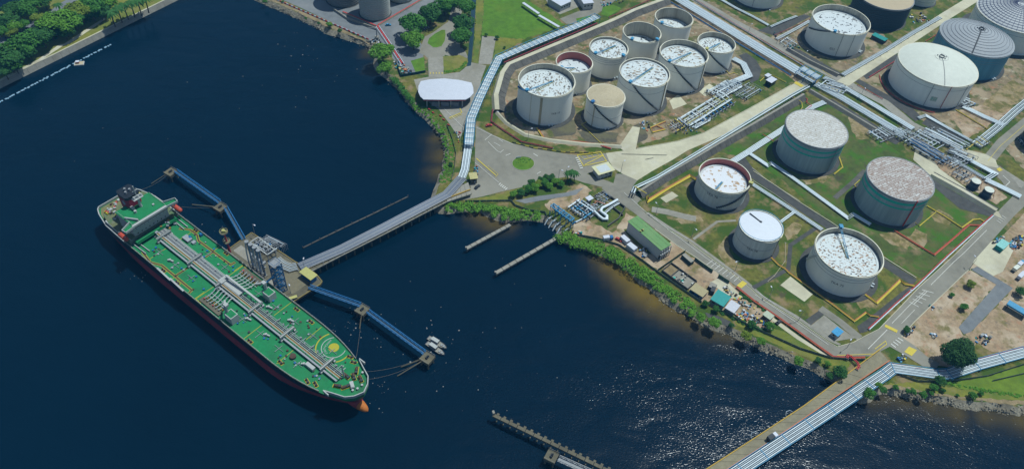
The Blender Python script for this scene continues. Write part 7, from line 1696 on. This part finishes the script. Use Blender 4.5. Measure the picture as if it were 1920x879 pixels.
# ------------------------------------------------------------------ lamps and poles
lp1 = mesh_of(B().tube([(0, 0, 0), (0, 0, 9)], [.16, .09], 6), 'pole', mSteel, 50); lp2 = mesh_of(B().tube([(0, 0, 8.9), (.8, 0, 9.4), (1.8, 0, 9.5)], .07, 5), 'arm', mSteel); lp3 = mesh_of(B().box((2.1, 0, 9.45), (1.3, .6, .28)), 'lamp_head', mRoofW)
LMP = [((1229, 404), 'street lamp at the foot of the ramp by the coastal road'), ((1296, 446), 'street lamp opposite the green roofed office'), ((1378, 508), 'street lamp opposite the parking bays'), ((1440, 562), 'street lamp opposite the cluttered compound'), ((1497, 601), 'street lamp before the road bend'), ((1588, 652), 'street lamp standing in the road bend'), ((1818, 504), 'street lamp at the driveway mouth'), ((1047, 337), 'street lamp left of the palms'), ((1060, 336), 'street lamp beside the leftmost palm'), ((1164, 324), 'pole at the pale apron behind the gatehouse'), ((1690, 560), 'street lamp beside the hatched crossing'), ((1402, 66), 'lamp post beside the service road at the top'), ((1505, 117), 'lamp post by the road crossing'), ((1613, 182), 'lamp post beside the cream domed tank road'), ((928, 228), 'lamp post at the corner below the blue frames'), ((990, 262), 'lamp post on the verge before the left corner tank'), ((545, 550), 'lamp post at the jetty corner'), ((572, 510), 'lamp post beside the jetty hut'), ((478, 440), 'lamp post at the back of the jetty'), ((85, 18), 'street lamp on the spit road near the top'), ((40, 62), 'street lamp on the spit road, middle'), ((4, 76), 'street lamp on the spit road at the left edge'), ((1437, 40), 'lamp post at the upper pipe junction')]
for (q, lab) in LMP:
    z = DZ if q[1] > 400 and q[0] < 600 else (WT if q[0] < 200 else 0); p = G(*q, z); inst([('pole', lp1), ('arm', lp2), ('lamp_head', lp3)], 'street_lamp', lab, 'lamp', p, rnd.uniform(0, 6), 'street lamps', .9)
# ------------------------------------------------------------------ vehicles
wheel = mesh_of(B().tube([(0, -.15, 0), (0, .15, 0)], .36, 10), 'wheel', mDark)
def car(label, q, a, mt, z=0.0):
    p = G(*q, z); t = thing('car', label, 'car', p, a, 'cars')
    B().add([(x, y, zz) for x, y, zz in ((-2.1, -.85, .4), (2.1, -.8, .4), (2.1, .8, .4), (-2.1, .85, .4), (-2.1, -.85, 1.0), (2.05, -.78, .85), (2.05, .78, .85), (-2.1, .85, 1.0))], [(0, 3, 2, 1), (4, 5, 6, 7), (0, 1, 5, 4), (1, 2, 6, 5), (2, 3, 7, 6), (3, 0, 4, 7)]).build('body', mt, t, True)
    B().add([(x, y, zz) for x, y, zz in ((-1.7, -.78, .98), (1.0, -.75, .92), (1.0, .75, .92), (-1.7, .78, .98), (-1.2, -.62, 1.5), (.2, -.62, 1.5), (.2, .62, 1.5), (-1.2, .62, 1.5))], [(0, 1, 5, 4), (1, 2, 6, 5), (2, 3, 7, 6), (3, 0, 4, 7)]).build('windows', mGlass, t, True)
    B().box((-.5, 0, 1.53), (1.5, 1.24, .06)).build('cabin_roof', mt, t, True)
    for x in (-1.3, 1.35):
        for y in (-.8, .8): o = bpy.data.objects.new('wheel', wheel); COL.objects.link(o); o.parent = t; o.location = (x, y, .36)
def truck(label, q, a, cab, box, z=0.0, L=6.0):
    p = G(*q, z); t = thing('truck', label, 'truck', p, a, 'trucks')
    B().box((0, 0, .75), (L, 1.2, .3)).build('chassis', mDark, t, True)
    B().box((L / 2 - .9, 0, 1.5), (1.7, 2.1, 1.9)).build('cab', cab, t, True); B().box((L / 2 - .02, 0, 1.9), (.1, 1.8, .8)).build('windscreen', mGlass, t, True)
    B().box((-1.0, 0, 1.9), (L - 2.4, 2.2, 2.0)).build('load_box', box, t, True)
    for x in (-L * .33, -L * .12, L * .33):
        for y in (-.95, .95): o = bpy.data.objects.new('wheel', wheel); COL.objects.link(o); o.parent = t; o.location = (x, y, .42); o.scale = (1.15, 1, 1.15)
car('red car parked beside the maroon pipe line', (917, 237), .4, mRed); car('light blue car at the wharf corner by the red walkway', (728, 49), .3, mSky); car('dark car on the trestle head apron', (895, 352), 1.0, mDark); car('small dark car on the open grass by the coastal road', (1460, 605), .7, mDark)
car('red car in the yard below the green roofed office', (1160, 451), -.6, mRed); truck('blue cab truck parked beyond the valve station yard', (1139, 450), .3, mBlue, mRoofW)
truck('white truck parked at the far right yard, upper', (1911, 498), .7, mSky, mRoofW); truck('cream truck parked beside it at the far right yard', (1903, 506), .7, mDome, mDome); truck('long white truck below the parked pair at the far right', (1912, 520), .75, mRoofW, mRoofW, 0, 7)
truck('small work truck on the road bridge', (1446, 822), .62, mRoofW, mDark, BZ, 5.5); truck('dark tipper lorry beside the teal shed', (1336, 546), 1.2, mSteel, mDark)
car('white car in the plant street at the top', (655, 5), -.5, mRoofW); car('silver car at the avenue bend', (800, 55), .8, mSteel)
for q, lab in (((805, 207), 'first'), ((812, 213), 'second'), ((826, 219), 'third'), ((832, 226), 'fourth'), ((841, 236), 'fifth'), ((862, 250), 'last')):
    p = G(*q); t = thing('barrier', lab + ' red plastic barrier from the canopy along the exit lane', 'barrier', p, -.6, 'red barriers in the exit lane'); B().box((0, 0, .5), (1.8, .5, .8)).build('block', mRed, t, True); B().box((0, 0, .06), (1.9, .7, .1)).build('foot', mDark, t, True)
# ------------------------------------------------------------------ scrap, stores and clutter
JM = [mSteel, mDark, mRoofW, mBlue, mTealR, mOran, mYellow, mWall, mBrown, mConc, mDark, mSky]
def junk(label, pts, n, seed, smax=1.6, cat='scrap heap', name='scrap_heap'):
    r = random.Random(seed); P = GP(pts); c = sum(P, V(0, 0, 0)) / len(P); t = thing(name, label, cat, (c.x, c.y, 0))
    for k in range(n):
        i, f = r.randrange(len(P)), r.random(); p = c.lerp(P[i].lerp(P[(i + 1) % len(P)], f), math.sqrt(r.random()))
        s = [r.uniform(.4, smax), r.uniform(.4, smax * .8), r.uniform(.3, 1.3)]; m = r.choice(JM)
        if r.random() < .3: B().cyl((p.x, p.y, 0), s[0] * .4, s[2] + .3, 8).build('drum', m, t)
        else: B().box((p.x, p.y, s[2] / 2), s, r.uniform(0, 3.1)).build('crate', m, t)
junk('cluttered scrap heap in the lower half of the compound', [(1388, 586), (1402, 588), (1438, 606), (1434, 618), (1400, 606)], 60, 1)
junk('tools and drums strewn behind the pale lean-to', [(1378, 590), (1396, 582), (1404, 600), (1390, 602)], 26, 2)
junk('scattered parts along the compound road edge', [(1360, 545), (1372, 548), (1430, 588), (1418, 590), (1376, 562)], 34, 3)
junk('boxes stacked near the teal shed gate', [(1352, 540), (1362, 536), (1370, 546), (1362, 552)], 14, 4)
junk('pallets behind the white containers', [(1197, 470), (1208, 464), (1216, 478), (1206, 484)], 16, 5, 2.2, 'pallets', 'pallet_pile')
junk('dark machinery heap in the yard at the far right', [(1893, 455), (1922, 436), (1922, 462), (1896, 472)], 46, 6, 2.2)
junk('tangled scrap beside the teal and white workshop tent', [(1858, 460), (1868, 444), (1890, 446), (1870, 456)], 20, 7, 1.6)
junk('teal and red skip heap below the driveway', [(1826, 636), (1846, 626), (1860, 634), (1846, 648), (1832, 644)], 30, 8, 2.2)
junk('white rubble bags in the bare yard', [(1744, 628), (1754, 624), (1758, 634), (1748, 637)], 10, 9, 1.8)
junk('tyres and timber at the junction corner of the bare yard', [(1692, 624), (1712, 612), (1716, 618), (1700, 632)], 24, 10, 1.2)
junk('small grey machine group beside the silver pipe corner', [(1680, 672), (1690, 664), (1700, 672), (1692, 682)], 18, 11, 1.6)
junk('construction stores by the crane mast on the wharf end', [(692, 78), (706, 66), (716, 82), (704, 90)], 22, 12, 1.6)
junk('blue and white pipe stock in the shore yard', [(735, 122), (748, 112), (774, 138), (752, 142)], 44, 13, 2.2, 'stock pile', 'stock_pile')
junk('coloured pallets beside the pale ramp of the northern pit', [(1198, 232), (1212, 226), (1222, 244), (1204, 250)], 18, 14, 1.6)
junk('machinery beside the trestle head hut', [(886, 316), (896, 312), (898, 340), (884, 348)], 22, 15, 1.3)
junk('dark drums by the drain road end', [(1736, 574), (1740, 572), (1754, 578), (1748, 582)], 5, 16, 1.6)
junk('equipment crates along the service road junction', [(1446, 66), (1456, 60), (1500, 92), (1488, 96)], 20, 17, 1.4)
junk('plant machinery beyond the black clad tank', [(1700, 22), (1730, 28), (1745, 42), (1712, 48)], 26, 18, 2.2)
junk('compact plant units at the top edge above the field', [(1120, -6), (1160, -10), (1170, 6), (1130, 14)], 40, 19, 2.0, 'plant units', 'plant_unit_group')
junk('scattered valves in the northern pit by the pump station', [(1256, 236), (1290, 240), (1310, 250), (1270, 256)], 24, 20, 1.0)
junk('boxes on the shore station yard near the green fence', [(1068, 436), (1082, 432), (1096, 442), (1086, 444)], 9, 21, 1.8)
junk('white debris beside the canopy exit lane', [(848, 244), (858, 248), (870, 268), (860, 270)], 16, 22, 1.0)
# blue trestle table frame at right border
c, a, L, W = frame_of([(1888, 569), (1893, 563), (1930, 585), (1924, 594)], 3.5)
t = thing('blue_hopper', 'long blue steel hopper on dark legs at the right border', 'hopper', (c.x, c.y, 0), a)
B().box((0, 0, 3.2), (L, W, 1.1)).build('body', mSky, t, True)
for x in (-.42, -.14, .14, .42):
    for s in (1, -1): B().box((x * L, s * W * .4, 1.3), (.3, .3, 2.7)).build('leg', mDark, t, True)
# sign on the roundabout
p = G(972, 298); t = thing('sign_board', 'small white sign board on the roundabout island', 'sign', p, .25)
B().box((0, 0, 1.1), (3.0, .15, 1.0)).build('panel', mRoofW, t, True)
for x in (-1.2, 1.2): B().box((x, 0, .4), (.12, .12, .8)).build('post', mSteel, t, True)
# concrete mast and loading gear at the wharf end
p = G(707, 74); t = thing('wharf_crane', 'small grey derrick at the wharf end', 'crane', p)
B().beam((p.x, p.y, 0), (p.x, p.y, 9), .6).build('mast', mSteel, t); B().beam((p.x, p.y, 8.6), (p.x - 5, p.y - 3, 10.5), .4).build('jib', mSteel, t); B().box((p.x, p.y, 1.0), (2.4, 2.4, 2)).build('base', mConc, t)
# ------------------------------------------------------------------ floating boom, raft, debris
fl1 = mesh_of(B().lathe((0, 0, 0), [(.3, -.1), (.75, .1), (.75, .45), (.4, .6)], 10), 'float_body', M('boom_float_white', (.22, .36, .46), .6)); fl2 = mesh_of(B().cyl((0, 0, .58), .16, .25, 6), 'lug', mSteel)
A_, B2 = G(0, 193, WZ), G(206, 86, WZ)
A_ = A_ + (A_ - B2) * .05
for k in range(64):
    if k % 6 == 5 and k not in (17, 35): continue
    p = A_.lerp(B2, k / 63) + V(rnd.uniform(-.4, .4), rnd.uniform(-.4, .4), 0); inst([('float_body', fl1), ('lug', fl2)], 'boom_float', 'pale float in the floating line off the seawall', 'float', p, rnd.random(), 'floats of the line off the seawall', .95)
p = G(149, 121, WZ); t = thing('work_raft', 'small orange and white raft tied to the floating line', 'raft', p, .3)
B().box((0, 0, .3), (6, 4.2, .8)).build('pontoon', mWall, t, True); B().box((0, 0, .75), (5.4, 3.6, .1)).build('deck', mTan, t, True); B().box((-.8, .3, 1.4), (2.0, 1.8, 1.3)).build('cabin', mOran, t, True); B().box((-.8, .3, 2.1), (2.3, 2.1, .12)).build('cabin_roof', mRoofW, t, True)
r = random.Random(77); b = B()
def fleck(p, s):
    a = r.random() * PI; c_, s_ = math.cos(a) * s, math.sin(a) * s * .6
    b.add([(p.x - c_, p.y - s_, WZ + .05), (p.x + s_, p.y - c_, WZ + .05), (p.x + c_, p.y + s_, WZ + .12), (p.x - s_, p.y + c_, WZ + .05)], [(0, 1, 2, 3)])
for cx, cy, sx, sy, n in ((660, 615, 28, 22, 70), (715, 735, 14, 16, 22), (600, 90, 60, 40, 60), (560, 160, 60, 50, 20), (760, 620, 50, 60, 24), (880, 640, 120, 80, 30), (300, 230, 150, 90, 20), (250, 520, 12, 8, 16), (430, 445, 20, 12, 14), (1000, 560, 60, 60, 16), (830, 740, 90, 40, 20)):
    for _ in range(int(n * .6)): fleck(G(r.gauss(cx, sx), r.gauss(cy, sy), WZ), r.uniform(.12, .38) * (1.6 if r.random() < .08 else 1))
tag(b.build('floating_debris', M('foam_white', (.20, .195, .18), .8, .3, 2.0)), 'white foam flecks and litter drifting on the water', 'debris', None, 'stuff')
# ------------------------------------------------------------------ the air
hm = bpy.data.materials.new('blue_air'); hm.use_nodes = True; nt = hm.node_tree
for n_ in list(nt.nodes):
    if n_.type == 'BSDF_PRINCIPLED': nt.nodes.remove(n_)
pv = nt.nodes.new('ShaderNodeVolumePrincipled'); pv.inputs['Color'].default_value = (.12, .52, 1.0, 1); pv.inputs['Density'].default_value = HAZE
nt.links.new(pv.outputs[0], nt.nodes['Material Output'].inputs['Volume'])
B().box((0, 3000, 157.5), (24000, 24000, 345)).build('haze', hm)
tag(bpy.data.objects['haze'], 'thin blue haze in the air over the whole site', None, None, 'stuff')
